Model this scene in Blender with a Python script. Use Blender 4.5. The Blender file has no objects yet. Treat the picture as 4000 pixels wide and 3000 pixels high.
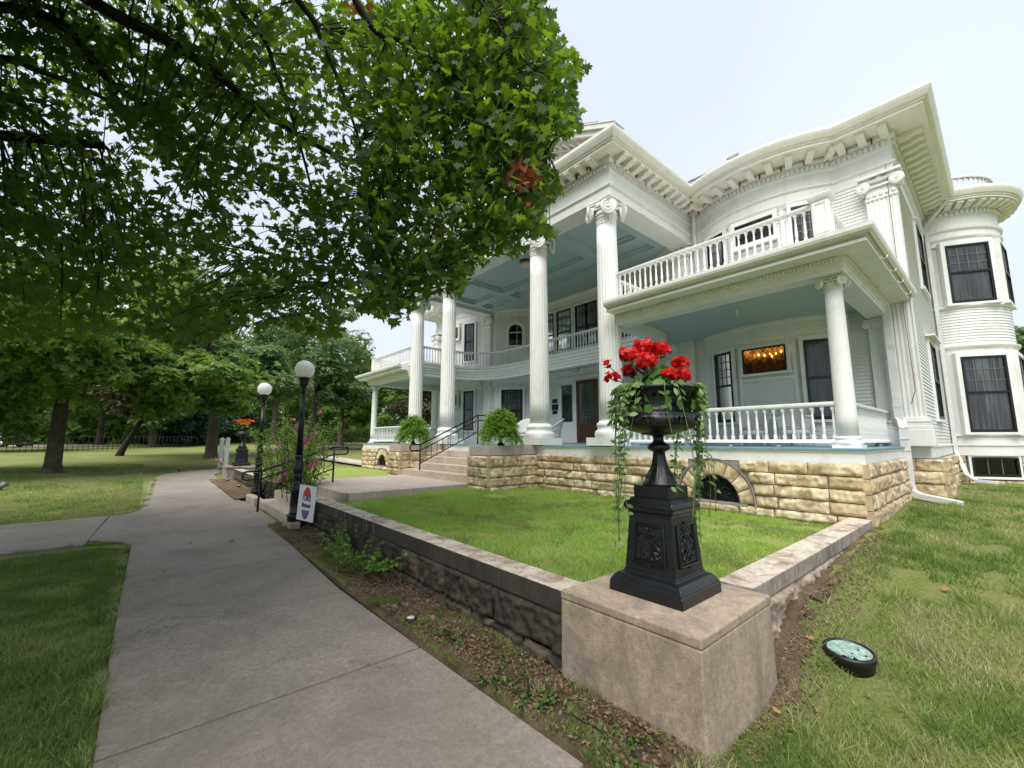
import bpy, math, random
import numpy as np
from mathutils import Vector, Matrix

# ------------------------------------------------------------------ camera, sky, sun, exposure
S = bpy.context.scene
COL = S.collection
cam_d = bpy.data.cameras.new("camera"); cam = bpy.data.objects.new("camera", cam_d); COL.objects.link(cam)
S.camera = cam
cam_d.sensor_width = 36.0
cam_d.lens = 1657.0 / 4000 * 36
cam_d.clip_start = 0.05; cam_d.clip_end = 2000
cam.location = (0, 0, 1.6)
cam.rotation_euler = (math.radians(90) + math.atan(221 / 1657.0), 0, math.radians(139.25 - 90))

SUN_DIR = Vector((0.24, -0.47, 0.85)).normalized()      # towards the sun
W = bpy.data.worlds.new("World"); S.world = W; W.use_nodes = True
nt = W.node_tree; nt.nodes.clear()
sky = nt.nodes.new("ShaderNodeTexSky"); sky.sky_type = 'NISHITA'; sky.sun_disc = False
sky.sun_elevation = math.asin(SUN_DIR.z); sky.sun_rotation = math.atan2(SUN_DIR.x, SUN_DIR.y)
sky.air_density = 1.0; sky.dust_density = 2.5; sky.ozone_density = 1.0
veil = nt.nodes.new("ShaderNodeMix"); veil.data_type = 'RGBA'; veil.inputs[0].default_value = 0.96
veil.inputs[7].default_value = (4.40, 4.82, 5.55, 1)        # even overcast layer in front of the clear sky
tc = nt.nodes.new("ShaderNodeTexCoord"); cn = nt.nodes.new("ShaderNodeTexNoise")
cn.inputs['Scale'].default_value = 1.3; cn.inputs['Detail'].default_value = 4; cn.inputs['Roughness'].default_value = .45
cr = nt.nodes.new("ShaderNodeMapRange"); cr.inputs[1].default_value = .3; cr.inputs[2].default_value = .7
cr.inputs[3].default_value = .90; cr.inputs[4].default_value = 1.05
cm = nt.nodes.new("ShaderNodeVectorMath"); cm.operation = 'SCALE'
bg = nt.nodes.new("ShaderNodeBackground"); bg.inputs[1].default_value = 0.056
wo = nt.nodes.new("ShaderNodeOutputWorld")
nt.links.new(tc.outputs['Generated'], cn.inputs['Vector']); nt.links.new(cn.outputs['Fac'], cr.inputs[0])
nt.links.new(sky.outputs[0], veil.inputs[6]); nt.links.new(veil.outputs[2], cm.inputs[0]); nt.links.new(cr.outputs[0], cm.inputs['Scale'])
nt.links.new(cm.outputs[0], bg.inputs[0]); nt.links.new(bg.outputs[0], wo.inputs[0])

sun_d = bpy.data.lights.new("sun", 'SUN'); sun = bpy.data.objects.new("sun", sun_d); COL.objects.link(sun)
sun_d.energy = 1.5; sun_d.angle = math.radians(50); sun_d.color = (1, .955, .89)
sun.rotation_euler = SUN_DIR.to_track_quat('Z', 'Y').to_euler(); sun.location = (0, 0, 30)
S.view_settings.view_transform = 'Standard'; S.view_settings.look = 'None'
S.view_settings.gamma = 1; S.view_settings.use_curve_mapping = False
S.view_settings.exposure = 1.84

rng = np.random.default_rng(7); random.seed(7)
PI = math.pi

# ------------------------------------------------------------------ materials
def mat(name):
    m = bpy.data.materials.new(name); m.use_nodes = True
    t = m.node_tree; b = t.nodes['Principled BSDF']; return m, t, b
def N(t, kind, **kw):
    n = t.nodes.new(kind)
    for k, v in kw.items():
        if k in n.inputs: n.inputs[k].default_value = v
        else: setattr(n, k, v)
    return n
def noise(t, scale, detail=4, rough=.55, dist=0, vec=None, stretch=None):
    c = N(t, "ShaderNodeTexCoord"); n = N(t, "ShaderNodeTexNoise", Scale=scale, Detail=detail, Roughness=rough, Distortion=dist)
    src = c.outputs['Object']
    if stretch:
        mp = N(t, "ShaderNodeMapping"); mp.inputs['Scale'].default_value = stretch
        t.links.new(src, mp.inputs[0]); src = mp.outputs[0]
    t.links.new(src, n.inputs['Vector']); return n.outputs['Fac']
def ramp(t, fac, stops):
    r = N(t, "ShaderNodeValToRGB"); e = r.color_ramp.elements
    while len(e) < len(stops): e.new(.5)
    for i, (p, c) in enumerate(stops): e[i].position = p; e[i].color = (*c, 1)
    t.links.new(fac, r.inputs[0]); return r.outputs[0]
def mix(t, a, b, fac, blend='MIX'):
    m = N(t, "ShaderNodeMix", data_type='RGBA', blend_type=blend)
    for s, i in ((fac, 0), (a, 6), (b, 7)):
        if hasattr(s, 'is_output'): t.links.new(s, m.inputs[i])
        elif i == 0: m.inputs[0].default_value = s
        else: m.inputs[i].default_value = (*s, 1)
    return m.outputs[2]
def mathn(t, op, a, b=0.0, clamp=False):
    m = N(t, "ShaderNodeMath", operation=op); m.use_clamp = clamp
    for i, s in enumerate((a, b)):
        if hasattr(s, 'is_output'): t.links.new(s, m.inputs[i])
        else: m.inputs[i].default_value = s
    return m.outputs[0]
def bump(t, b, h, strength=.3, dist=.01):
    n = N(t, "ShaderNodeBump", Strength=strength, Distance=dist); t.links.new(h, n.inputs['Height']); t.links.new(n.outputs[0], b.inputs['Normal'])
def setc(t, b, c):
    if hasattr(c, 'is_output'): t.links.new(c, b.inputs['Base Color'])
    else: b.inputs['Base Color'].default_value = (*c, 1)

def plain(name, c, rough=.5, metal=0, var=.12, scale=6, bmp=0, bscale=40, spec=.4):
    m, t, b = mat(name); b.inputs['Roughness'].default_value = rough; b.inputs['Metallic'].default_value = metal
    b.inputs['Specular IOR Level'].default_value = spec
    f = noise(t, scale, 5, .6)
    d = tuple(x * (1 - var) for x in c); l = tuple(min(1, x * (1 + var * .6)) for x in c)
    setc(t, b, ramp(t, f, [(.3, d), (.7, l)]))
    if bmp: bump(t, b, noise(t, bscale, 6, .65), bmp, .01)
    return m
M = {}
def paint(name, c, dirt=(.46, .41, .33), amt=.25, rough=.45):
    m, t, b = mat(name); b.inputs['Roughness'].default_value = rough
    f = noise(t, 3.5, 8, .7, .6, stretch=(1, 1, .35)); base = ramp(t, noise(t, .9, 3), [(.3, tuple(x * .965 for x in c)), (.7, c)])
    fac = mathn(t, 'MULTIPLY', ramp(t, f, [(.50, (0, 0, 0)), (.74, (1, 1, 1))]), amt)
    setc(t, b, mix(t, base, dirt, fac)); bump(t, b, noise(t, 60, 4, .6), .08, .004); return m
M['white'] = paint('white_paint', (.75, .755, .745), amt=.42)
M['trim'] = paint('trim_paint', (.73, .73, .71), amt=.42)
M['siding'] = paint('siding_paint', (.69, .70, .69), amt=.32)
M['cream'] = paint('soffit_paint', (.77, .75, .68), (.45, .38, .28), .4)
M['gutter'] = paint('gutter_paint', (.70, .69, .65), (.36, .36, .31), .45)
M['blue'] = paint('ceiling_blue_paint', (.40, .505, .52), (.42, .52, .55), .3)
M['floorblue'] = paint('porch_floor_paint', (.15, .27, .34), (.35, .4, .42), .6)
M['black'] = plain('black_sash_paint', (.008, .008, .010), .35)
M['muntin'] = plain('grey_muntin_paint', (.13, .135, .135), .5)
M['door'] = plain('red_brown_door_paint', (.085, .028, .016), .4, var=.3, scale=9)
M['iron'] = plain('black_iron_paint', (.010, .011, .013), .33, var=.5, scale=22, bmp=.25, bscale=55)
M['urniron'], t, b = mat('weathered_black_iron')
f = noise(t, 7, 8, .7, .5); setc(t, b, ramp(t, f, [(.42, (.006, .007, .009)), (.66, (.011, .012, .014)), (.86, (.075, .07, .06))]))
b.inputs['Roughness'].default_value = .27; b.inputs['Specular IOR Level'].default_value = .42; bump(t, b, noise(t, 70, 6, .7), .35, .006)
M['amber'], t, b = mat('lit_amber_glass')
f = noise(t, 9, 3, .5)
M['bronze'] = plain('bronze_fixture', (.16, .09, .045), .35, .6)
M['frost'] = plain('frosted_glass', (.62, .58, .52), .25)
M['globe'], t, b = mat('white_globe'); setc(t, b, (.93, .93, .92)); b.inputs['Roughness'].default_value = .3; tl = N(t, 'ShaderNodeBsdfTranslucent'); tl.inputs[0].default_value = (.95, .95, .94, 1); mx = N(t, 'ShaderNodeMixShader'); mx.inputs[0].default_value = .4
t.links.new(b.outputs[0], mx.inputs[1]); t.links.new(tl.outputs[0], mx.inputs[2]); t.links.new(mx.outputs[0], t.nodes['Material Output'].inputs[0])
M['bulbred'] = plain('red_bulb', (.35, .012, .02), .2)
M['wire'] = plain('dark_wire', (.02, .025, .02), .5)
M['curtain'], t, b = mat('lace_curtain'); b.inputs['Roughness'].default_value = .9
setc(t, b, mix(t, ramp(t, noise(t, 16, 3, .5, stretch=(1, 1, .06)), [(.35, (.18, .18, .17)), (.65, (.56, .57, .54))]), (.30, .30, .29), mathn(t, 'MULTIPLY', noise(t, 45, 3), .6)))
M['bark'] = plain('grey_bark', (.085, .07, .055), .9, var=.5, scale=5, bmp=.9, bscale=14)
M['twig'] = plain('dark_branch_bark', (.022, .018, .014), .9, var=.3)
M['stem'] = plain('green_stem', (.10, .17, .045), .6)
M['wicker'] = plain('white_wicker', (.68, .68, .66), .6, var=.25, scale=90, bmp=.6, bscale=120)
M['cushion'] = plain('grey_floral_cushion', (.42, .42, .40), .8, var=.5, scale=25)
M['plaque'] = plain('dark_bronze_plaque', (.02, .022, .03), .4, .3)
M['signwhite'] = plain('sign_board_white', (.82, .83, .86), .45, var=.02)
M['signred'] = plain('sign_red', (.52, .06, .03), .5, var=.05)
M['signblue'] = plain('sign_slate_blue', (.13, .13, .23), .5, var=.05)
M['signink'] = plain('sign_ink', (.02, .02, .06), .5, var=.02)
M['plastic'] = plain('black_plastic', (.012, .012, .013), .35)
M['frostlens'] = plain('pale_green_lens', (.27, .40, .35), .2, var=.6, scale=22)
M['hole'] = plain('dark_cavity', (.006, .006, .006), .9)
M['carw'] = plain('silver_car_paint', (.6, .62, .65), .25, .1)
M['carg'] = plain('dark_car_glass', (.02, .025, .03), .1)
M['rubber'] = plain('tyre_rubber', (.015, .015, .015), .8)
M['shingle'] = plain('brown_shingles', (.07, .05, .05), .9, var=.4, scale=20, bmp=.5, bscale=30)
M['fieldstone'] = plain('field_stone', (.21, .19, .17), .9, var=.5, scale=6, bmp=.7, bscale=16)
M['drain'] = plain('white_downspout_paint', (.68, .69, .69), .42, var=.14, scale=4)

def leafmat(name, c1, c2, tr, tmix=.45, rough=.45):
    m, t, b = mat(name); g = N(t, "ShaderNodeNewGeometry")
    col = ramp(t, g.outputs['Random Per Island'], [(0, c1), (.55, tuple((a + d) / 2 for a, d in zip(c1, c2))), (1, c2)])
    setc(t, b, col); b.inputs['Roughness'].default_value = rough; b.inputs['Specular IOR Level'].default_value = .3
    tl = N(t, "ShaderNodeBsdfTranslucent"); t.links.new(mix(t, col, tr, .75), tl.inputs['Color'])
    mx = N(t, "ShaderNodeMixShader"); mx.inputs[0].default_value = tmix
    t.links.new(b.outputs[0], mx.inputs[1]); t.links.new(tl.outputs[0], mx.inputs[2])
    t.links.new(mx.outputs[0], t.nodes['Material Output'].inputs[0]); return m
M['maple'] = leafmat('maple_leaf', (.018, .048, .010), (.062, .112, .018), (.27, .46, .02), .43)
M['deadleaf'] = leafmat('dead_maple_leaf', (.10, .032, .018), (.36, .085, .028), (.45, .10, .025), .3, .7)
M['treeleaf'] = leafmat('park_tree_leaf', (.075, .150, .036), (.20, .30, .075), (.34, .52, .06), .42)
M['treeleaf2'] = leafmat('oak_leaf', (.070, .135, .060), (.185, .26, .115), (.28, .44, .10), .38)
M['treeleaf3'] = leafmat('bright_leaf', (.055, .10, .018), (.13, .19, .04), (.20, .32, .04), .4)
M['olive'] = leafmat('olive_leaf', (.07, .075, .035), (.13, .12, .06), (.15, .15, .05), .3)
M['conifer'] = leafmat('conifer_leaf', (.020, .055, .030), (.055, .11, .055), (.06, .14, .05), .2)
M['shrub'] = leafmat('shrub_leaf', (.055, .12, .025), (.17, .27, .06), (.34, .50, .06), .42)
M['fern'] = leafmat('fern_leaf', (.045, .14, .018), (.22, .42, .06), (.38, .62, .05), .45)
M['gleaf'] = leafmat('geranium_leaf', (.05, .13, .025), (.16, .28, .06), (.20, .34, .05), .35)
M['vine'] = leafmat('vine_leaf', (.06, .13, .035), (.30, .40, .16), (.30, .45, .10), .38)
M['petal'] = leafmat('red_petal', (.50, .006, .006), (.78, .022, .014), (.85, .03, .02), .35)
M['petald'] = leafmat('dark_red_petal', (.09, .004, .012), (.20, .006, .02), (.3, .01, .02), .2)
M['pink'] = leafmat('pink_petal', (.55, .06, .28), (.75, .25, .48), (.7, .15, .4), .35)
M['orange'] = leafmat('orange_petal', (.45, .05, .012), (.65, .15, .015), (.8, .12, .01), .3)
M['purple'] = leafmat('violet_petal', (.10, .09, .25), (.25, .22, .45), (.2, .15, .4), .3)
M['dryleaf'] = leafmat('dry_leaf', (.20, .10, .045), (.42, .26, .14), (.35, .18, .06), .15, .8)
M['grass'] = leafmat('grass_blade', (.15, .22, .052), (.34, .39, .145), (.42, .52, .11), .4, .6)
M['grassb'] = leafmat('bright_grass_blade', (.22, .36, .055), (.43, .56, .155), (.50, .70, .10), .4, .6)
M['litter'] = leafmat('dry_litter', (.07, .045, .025), (.26, .19, .12), (.2, .14, .07), .1, .9)

# leaded clear glass, window glass
def glass(name, tint, gloss=.16):
    m, t, b = mat(name); t.nodes.remove(b)
    tr = N(t, "ShaderNodeBsdfTransparent"); tr.inputs[0].default_value = (*tint, 1)
    gl = N(t, "ShaderNodeBsdfGlossy"); gl.inputs['Roughness'].default_value = .04; gl.inputs[0].default_value = (.9, .92, .95, 1)
    fr = N(t, "ShaderNodeFresnel"); fr.inputs[0].default_value = 1.45
    mx = N(t, "ShaderNodeMixShader"); t.links.new(mathn(t, 'MULTIPLY', fr.outputs[0], gloss * 4.0, True), mx.inputs[0])
    t.links.new(tr.outputs[0], mx.inputs[1]); t.links.new(gl.outputs[0], mx.inputs[2]); t.links.new(mx.outputs[0], t.nodes['Material Output'].inputs[0]); return m
M['glass'] = glass('window_glass', (.70, .71, .72), .17)
M['leadglass'] = glass('leaded_glass', (.72, .74, .75), .24)
M['room'] = plain('dark_room', (.010, .010, .011), .9)
m, t, b = mat('lamplit_room'); M['litroom'] = m
c = N(t, "ShaderNodeTexCoord"); sep = N(t, "ShaderNodeSeparateXYZ"); t.links.new(c.outputs['Object'], sep.inputs[0])
f = noise(t, 6, 3, .5); hz = N(t, 'ShaderNodeMapRange'); hz.inputs[1].default_value = 3.28; hz.inputs[2].default_value = 3.56; t.links.new(sep.outputs['Z'], hz.inputs[0])
setc(t, b, ramp(t, f, [(.3, (.10, .045, .012)), (.7, (.32, .16, .05))])); b.inputs['Emission Color'].default_value = (1, .56, .16, 1)
t.links.new(mathn(t, 'MULTIPLY_ADD' if False else 'MULTIPLY', mathn(t, 'ADD', mathn(t, 'MULTIPLY', hz.outputs[0], 1.0), .035), ramp(t, f, [(.38, (.05, .05, .05)), (.66, (.9, .9, .9))])), b.inputs['Emission Strength'])
m, t, b = mat('glowing_bulb'); M['bulb'] = m
b.inputs['Emission Color'].default_value = (1, .62, .16, 1); b.inputs['Emission Strength'].default_value = 7; setc(t, b, (1, .8, .5))
m, t, b = mat('amber_bevel_glass'); M['amber'] = m
t.nodes.remove(b); tr = N(t, "ShaderNodeBsdfTransparent"); tr.inputs[0].default_value = (.62, .5, .34, 1)
gl = N(t, "ShaderNodeBsdfGlossy"); gl.inputs['Roughness'].default_value = .08; gl.inputs[0].default_value = (.9, .85, .8, 1)
mx = N(t, "ShaderNodeMixShader"); mx.inputs[0].default_value = .10
t.links.new(tr.outputs[0], mx.inputs[1]); t.links.new(gl.outputs[0], mx.inputs[2]); t.links.new(mx.outputs[0], t.nodes['Material Output'].inputs[0])

# rock-faced sandstone: colour per block from a mesh attribute, weathering by noise
def stone(name, a, bc, dark, dk=.45):
    m, t, b = mat(name); at = N(t, "ShaderNodeAttribute", attribute_name='tone'); b.inputs['Roughness'].default_value = .9
    col = ramp(t, at.outputs['Fac'], [(0, a), (1, bc)])
    f = noise(t, 5, 9, .68, .4); col = mix(t, col, tuple(x * .62 for x in a), ramp(t, f, [(.42, (1, 1, 1)), (.60, (0, 0, 0))]))
    f2 = noise(t, 2.1, 7, .7, .8); col = mix(t, col, dark, mathn(t, 'MULTIPLY', ramp(t, f2, [(.50, (0, 0, 0)), (.72, (1, 1, 1))]), dk))
    setc(t, b, col); bump(t, b, noise(t, 34, 8, .7), .55, .012); return m
M['sandstone'] = stone('buff_sandstone', (.58, .45, .26), (.84, .72, .50), (.25, .21, .165), .65)
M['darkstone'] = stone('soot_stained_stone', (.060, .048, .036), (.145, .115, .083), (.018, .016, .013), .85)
M['mortar'] = plain('grey_mortar', (.26, .24, .21), .95, var=.25, scale=14)

def concrete(name, c, stain, amt=.6, scale=1.2, bmp=.25, speck=.15, lo=.45, hi=.7, stretch=None):
    m, t, b = mat(name); b.inputs['Roughness'].default_value = .85
    base = ramp(t, noise(t, scale * 2.3, 9, .7), [(.3, tuple(x * .84 for x in c)), (.7, tuple(min(1, x * 1.12) for x in c))])
    base = mix(t, base, (.0, .0, .0), mathn(t, 'MULTIPLY', ramp(t, noise(t, 24, 8, .8), [(.40, (1, 1, 1)), (.60, (0, 0, 0))]), .30))
    st = ramp(t, noise(t, scale, 9, .72, .7, stretch=stretch), [(lo, (0, 0, 0)), (hi, (1, 1, 1))])
    col = mix(t, base, stain, mathn(t, 'MULTIPLY', st, amt))
    col = mix(t, col, tuple(x * .45 for x in c), mathn(t, 'MULTIPLY', ramp(t, noise(t, 70, 4, .7), [(.54, (0, 0, 0)), (.64, (1, 1, 1))]), speck * 1.8))
    col = mix(t, col, tuple(min(1, x * 1.5) for x in c), mathn(t, 'MULTIPLY', ramp(t, noise(t, 55, 5, .75), [(.58, (0, 0, 0)), (.68, (1, 1, 1))]), .35))
    if name == 'sidewalk_concrete':
        c_ = N(t, "ShaderNodeTexCoord"); dn_ = N(t, "ShaderNodeTexNoise", Scale=1.7, Detail=8, Roughness=.65); vm = N(t, "ShaderNodeVectorMath", operation='ADD'); sc_ = N(t, "ShaderNodeVectorMath", operation='SCALE'); sc_.inputs['Scale'].default_value = .9
        t.links.new(c_.outputs['Object'], dn_.inputs['Vector']); t.links.new(dn_.outputs['Color'], sc_.inputs[0]); t.links.new(c_.outputs['Object'], vm.inputs[0]); t.links.new(sc_.outputs[0], vm.inputs[1])
        vo = N(t, "ShaderNodeTexVoronoi", feature='DISTANCE_TO_EDGE', Scale=.42); t.links.new(vm.outputs[0], vo.inputs['Vector'])
        ck = mathn(t, 'MULTIPLY', ramp(t, vo.outputs['Distance'], [(.0, (1, 1, 1)), (.0045, (0, 0, 0))]), ramp(t, noise(t, .5, 3), [(.57, (0, 0, 0)), (.62, (1, 1, 1))]))
        col = mix(t, col, (.06, .05, .042), mathn(t, 'MULTIPLY', ck, .65))
    setc(t, b, col); bump(t, b, noise(t, 80, 7, .7), bmp, .006); return m
M['walk'] = concrete('sidewalk_concrete', (.315, .274, .234), (.150, .130, .111), .8, .8, .4, .3)
M['walk2'] = concrete('walkway_concrete', (.52, .455, .385), (.34, .29, .24), .5, 1.1, .2, .12)
M['coping'] = concrete('lichened_coping', (.62, .55, .45), (.20, .145, .092), .9, 4.2, .5, .4, .46, .60)
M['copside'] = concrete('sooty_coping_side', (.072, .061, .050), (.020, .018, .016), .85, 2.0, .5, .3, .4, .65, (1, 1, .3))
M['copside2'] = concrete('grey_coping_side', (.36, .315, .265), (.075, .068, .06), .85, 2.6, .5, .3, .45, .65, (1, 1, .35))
M['block'] = concrete('weathered_plinth_concrete', (.45, .36, .26), (.16, .135, .115), .85, 2.1, .6, .5, .46, .66, (1, 1, .38))
M['stepc'] = concrete('step_concrete', (.58, .49, .385), (.22, .19, .16), .6, 1.3, .25, .15, .5, .75)
M['pave_joint'] = plain('dark_joint', (.030, .026, .022), .95)
M['fadedwood'] = plain('faded_white_wood', (.72, .73, .74), .6, var=.1)

def soilgrass(name, gcols, soil, lo, hi, sc=1.6, fine=55):
    m, t, b = mat(name); b.inputs['Roughness'].default_value = .95; b.inputs['Specular IOR Level'].default_value = .1
    big = noise(t, .55, 5, .6); fn = noise(t, fine, 6, .75); md = noise(t, 4.2, 6, .65)
    g1 = ramp(t, fn, [(.28, tuple(x * .45 for x in gcols[0])), (.5, gcols[0]), (.72, gcols[1])])
    g2 = ramp(t, fn, [(.28, tuple(x * .5 for x in gcols[2])), (.55, gcols[2]), (.75, tuple(x * 1.25 for x in gcols[2]))])
    col = mix(t, g1, g2, ramp(t, mix(t, big, md, .4), [(.40, (0, 0, 0)), (.62, (1, 1, 1))]))
    col = mix(t, col, soil, ramp(t, mix(t, noise(t, sc, 7, .7, .5), md, .35), [(lo, (0, 0, 0)), (hi, (1, 1, 1))]))
    setc(t, b, col); bump(t, b, fn, .9, .03); return m
M['lawn'] = soilgrass('lawn_ground', [(.14, .19, .048), (.25, .285, .095), (.27, .265, .105)], (.17, .14, .085), .54, .70)
M['glawn'] = soilgrass('garden_ground', [(.22, .34, .055), (.33, .44, .11), (.35, .36, .13)], (.24, .175, .09), .58, .70)
M['soil'] = soilgrass('bed_soil', [(.17, .122, .082), (.30, .225, .155), (.20, .18, .075)], (.095, .063, .043), .42, .64, 3.2, 60)
# ------------------------------------------------------------------ mesh helpers
def newobj(name, data, parent=None, loc=(0, 0, 0)):
    o = bpy.data.objects.new(name, data); COL.objects.link(o)
    if parent: o.parent = parent
    o.location = loc; return o
def thing(name, label, cat, loc=(0, 0, 0), rz=0, group=None):
    o = newobj(name, None, None, loc); o.rotation_euler = (0, 0, rz); o.empty_display_size = .2
    o['label'] = label; o['category'] = cat
    if group: o['group'] = group
    return o
def tag(o, label, cat, group=None):
    o['label'] = label; o['category'] = cat
    if group: o['group'] = group
    return o
def kind(o, k): o['kind'] = k; return o
def children(o): return [c for c in bpy.data.objects if c.parent == o]
def dup(root, loc, rz, label=None, parent=None, scale=None):
    r = root.copy(); COL.objects.link(r); r.location = loc; r.rotation_euler = (0, 0, rz)
    if parent: r.parent = parent
    if scale: r.scale = (scale, scale, scale)
    if label: r['label'] = label
    for ch in list(root.children):
        c = ch.copy(); COL.objects.link(c); c.parent = r
        for g in ch.children:
            d = g.copy(); COL.objects.link(d); d.parent = c
    return r

def fast_mesh(name, V, F, smooth=False, tone=None):
    """V (n,3), F (m,k) all same k"""
    V = np.asarray(V, np.float32); F = np.asarray(F, np.int32); k = F.shape[1]
    me = bpy.data.meshes.new(name)
    me.vertices.add(len(V)); me.vertices.foreach_set('co', V.ravel())
    me.loops.add(F.size); me.loops.foreach_set('vertex_index', F.ravel())
    me.polygons.add(len(F)); me.polygons.foreach_set('loop_start', np.arange(0, F.size, k, dtype=np.int32))
    me.polygons.foreach_set('loop_total', np.full(len(F), k, np.int32))
    if smooth: me.polygons.foreach_set('use_smooth', np.ones(len(F), bool))
    if tone is not None:
        a = me.attributes.new('tone', 'FLOAT', 'POINT'); a.data.foreach_set('value', np.asarray(tone, np.float32))
    me.update(calc_edges=True); me.validate(); return me

class MB:
    def __init__(s): s.v = []; s.f = []; s.sm = []
    def add(s, V, F, smooth=False):
        o = len(s.v); s.v += [tuple(map(float, p)) for p in V]; s.f += [tuple(i + o for i in f) for f in F]; s.sm += [smooth] * len(F); return s
    def box(s, x0, x1, y0, y1, z0, z1):
        V = [(x0, y0, z0), (x1, y0, z0), (x1, y1, z0), (x0, y1, z0), (x0, y0, z1), (x1, y0, z1), (x1, y1, z1), (x0, y1, z1)]
        return s.add(V, [(0, 3, 2, 1), (4, 5, 6, 7), (0, 1, 5, 4), (1, 2, 6, 5), (2, 3, 7, 6), (3, 0, 4, 7)])
    def obox(s, c, ax, ay, az):
        """oriented box from centre and half vectors"""
        c, ax, ay, az = map(Vector, (c, ax, ay, az)); V = []
        for k in (-1, 1):
            for i, j in ((-1, -1), (1, -1), (1, 1), (-1, 1)): V.append(c + ax * i + ay * j + az * k)
        return s.add(V, [(0, 3, 2, 1), (4, 5, 6, 7), (0, 1, 5, 4), (1, 2, 6, 5), (2, 3, 7, 6), (3, 0, 4, 7)])
    def frustum(s, cx, cy, levels, rot=0.0, bev=0.0):
        """stack of squares: levels (half, z)"""
        V = []; n = 4; F = []
        for h, z in levels:
            for i in range(4):
                a = PI / 4 + i * PI / 2 + rot; V.append((cx + h * 1.41421 * math.cos(a), cy + h * 1.41421 * math.sin(a), z))
        for k in range(len(levels) - 1):
            for i in range(4):
                j = (i + 1) % 4; F.append((k * 4 + i, k * 4 + j, k * 4 + 4 + j, k * 4 + 4 + i))
        F.append((3, 2, 1, 0)); m = (len(levels) - 1) * 4; F.append((m, m + 1, m + 2, m + 3)); return s.add(V, F)
    def tube(s, pts, r, n=8, caps=True, smooth=True):
        P = [Vector(p) for p in pts]; R = r if hasattr(r, '__len__') else [r] * len(P)
        V = []; F = []; up = None
        for i, p in enumerate(P):
            d = (P[min(i + 1, len(P) - 1)] - P[max(i - 1, 0)]); d = d.normalized() if d.length > 1e-9 else Vector((0, 0, 1))
            if up is None: up = Vector((0, 0, 1)) if abs(d.z) < .9 else Vector((1, 0, 0))
            a = d.cross(up); a = a.normalized() if a.length > 1e-6 else Vector((1, 0, 0)); b = a.cross(d).normalized(); up = b
            for k in range(n):
                t = 2 * PI * k / n; V.append(p + (a * math.cos(t) + b * math.sin(t)) * R[i])
        for i in range(len(P) - 1):
            for k in range(n):
                j = (k + 1) % n; F.append((i * n + k, i * n + j, i * n + n + j, i * n + n + k))
        if caps: F.append(tuple(range(n - 1, -1, -1))); F.append(tuple(range((len(P) - 1) * n, len(P) * n)))
        return s.add(V, F, smooth)
    def lathe(s, prof, c=(0, 0, 0), n=24, mod=None, smooth=True, close=False):
        V = []; F = []
        for k, (r, z) in enumerate(prof):
            for i in range(n):
                a = 2 * PI * i / n; rr = r if mod is None else mod(r, z, a, k); V.append((c[0] + rr * math.cos(a), c[1] + rr * math.sin(a), c[2] + z))
        for k in range(len(prof) - 1):
            for i in range(n):
                j = (i + 1) % n; F.append((k * n + i, k * n + j, k * n + n + j, k * n + n + i))
        if not close:
            F.append(tuple(range(n - 1, -1, -1))); F.append(tuple(range((len(prof) - 1) * n, len(prof) * n)))
        return s.add(V, F, smooth)
    def sweep(s, path, prof, closed_prof=False, smooth=False, caps=True):
        """path: plan points; prof: (outward offset, z), outward = right of travel"""
        P = [Vector((p[0], p[1])) for p in path]; n = len(P); V = []; F = []; k = len(prof)
        for i in range(n):
            d0 = (P[i] - P[i - 1]).normalized() if i else None; d1 = (P[i + 1] - P[i]).normalized() if i < n - 1 else None
            if d0 is None: d0 = d1
            if d1 is None: d1 = d0
            n0 = Vector((d0.y, -d0.x)); n1 = Vector((d1.y, -d1.x)); m = (n0 + n1).normalized(); m = m / max(.25, m.dot(n0))
            for o, z in prof: V.append((P[i].x + m.x * o, P[i].y + m.y * o, z))
        kk = k if closed_prof else k - 1
        for i in range(n - 1):
            for j in range(kk):
                j2 = (j + 1) % k; F.append((i * k + j, i * k + k + j, i * k + k + j2, i * k + j2))
        if caps: F.append(tuple(range(k - 1, -1, -1))); F.append(tuple(range((n - 1) * k, n * k)))
        return s.add(V, F, smooth)
    def prism(s, poly, z0, z1):
        n = len(poly); V = [(x, y, z0) for x, y in poly] + [(x, y, z1) for x, y in poly]
        return s.add(V, [tuple(range(n - 1, -1, -1)), tuple(range(n, 2 * n))] + [(i, (i + 1) % n, n + (i + 1) % n, n + i) for i in range(n)])
    def xf(s, mtx):
        r = MB(); r.v = [tuple(mtx @ Vector(p)) for p in s.v]; r.f = list(s.f); r.sm = list(s.sm)
        if mtx.determinant() < 0: r.f = [tuple(reversed(f)) for f in r.f]
        return r
    def join(s, o): return s._j(o)
    def _j(s, o): b = len(s.v); s.v += o.v; s.f += [tuple(i + b for i in f) for f in o.f]; s.sm += o.sm; return s
    def mesh(s, name, bevel=0):
        me = bpy.data.meshes.new(name); me.from_pydata(s.v, [], s.f); me.polygons.foreach_set('use_smooth', s.sm); me.update(); return me
    def build(s, name, m, parent=None, bevel=0, loc=(0, 0, 0)):
        me = s.mesh(name); me.materials.append(M[m] if isinstance(m, str) else m); o = newobj(name, me, parent, loc)
        if bevel:
            b = o.modifiers.new('bevel', 'BEVEL'); b.width = bevel; b.segments = 2; b.limit_method = 'ANGLE'
        return o
XC = -9.5                                                # the house is symmetrical about this line
MIR = Matrix.Translation((2 * XC, 0, 0)) @ Matrix.Scale(-1, 4, (1, 0, 0))

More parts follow.
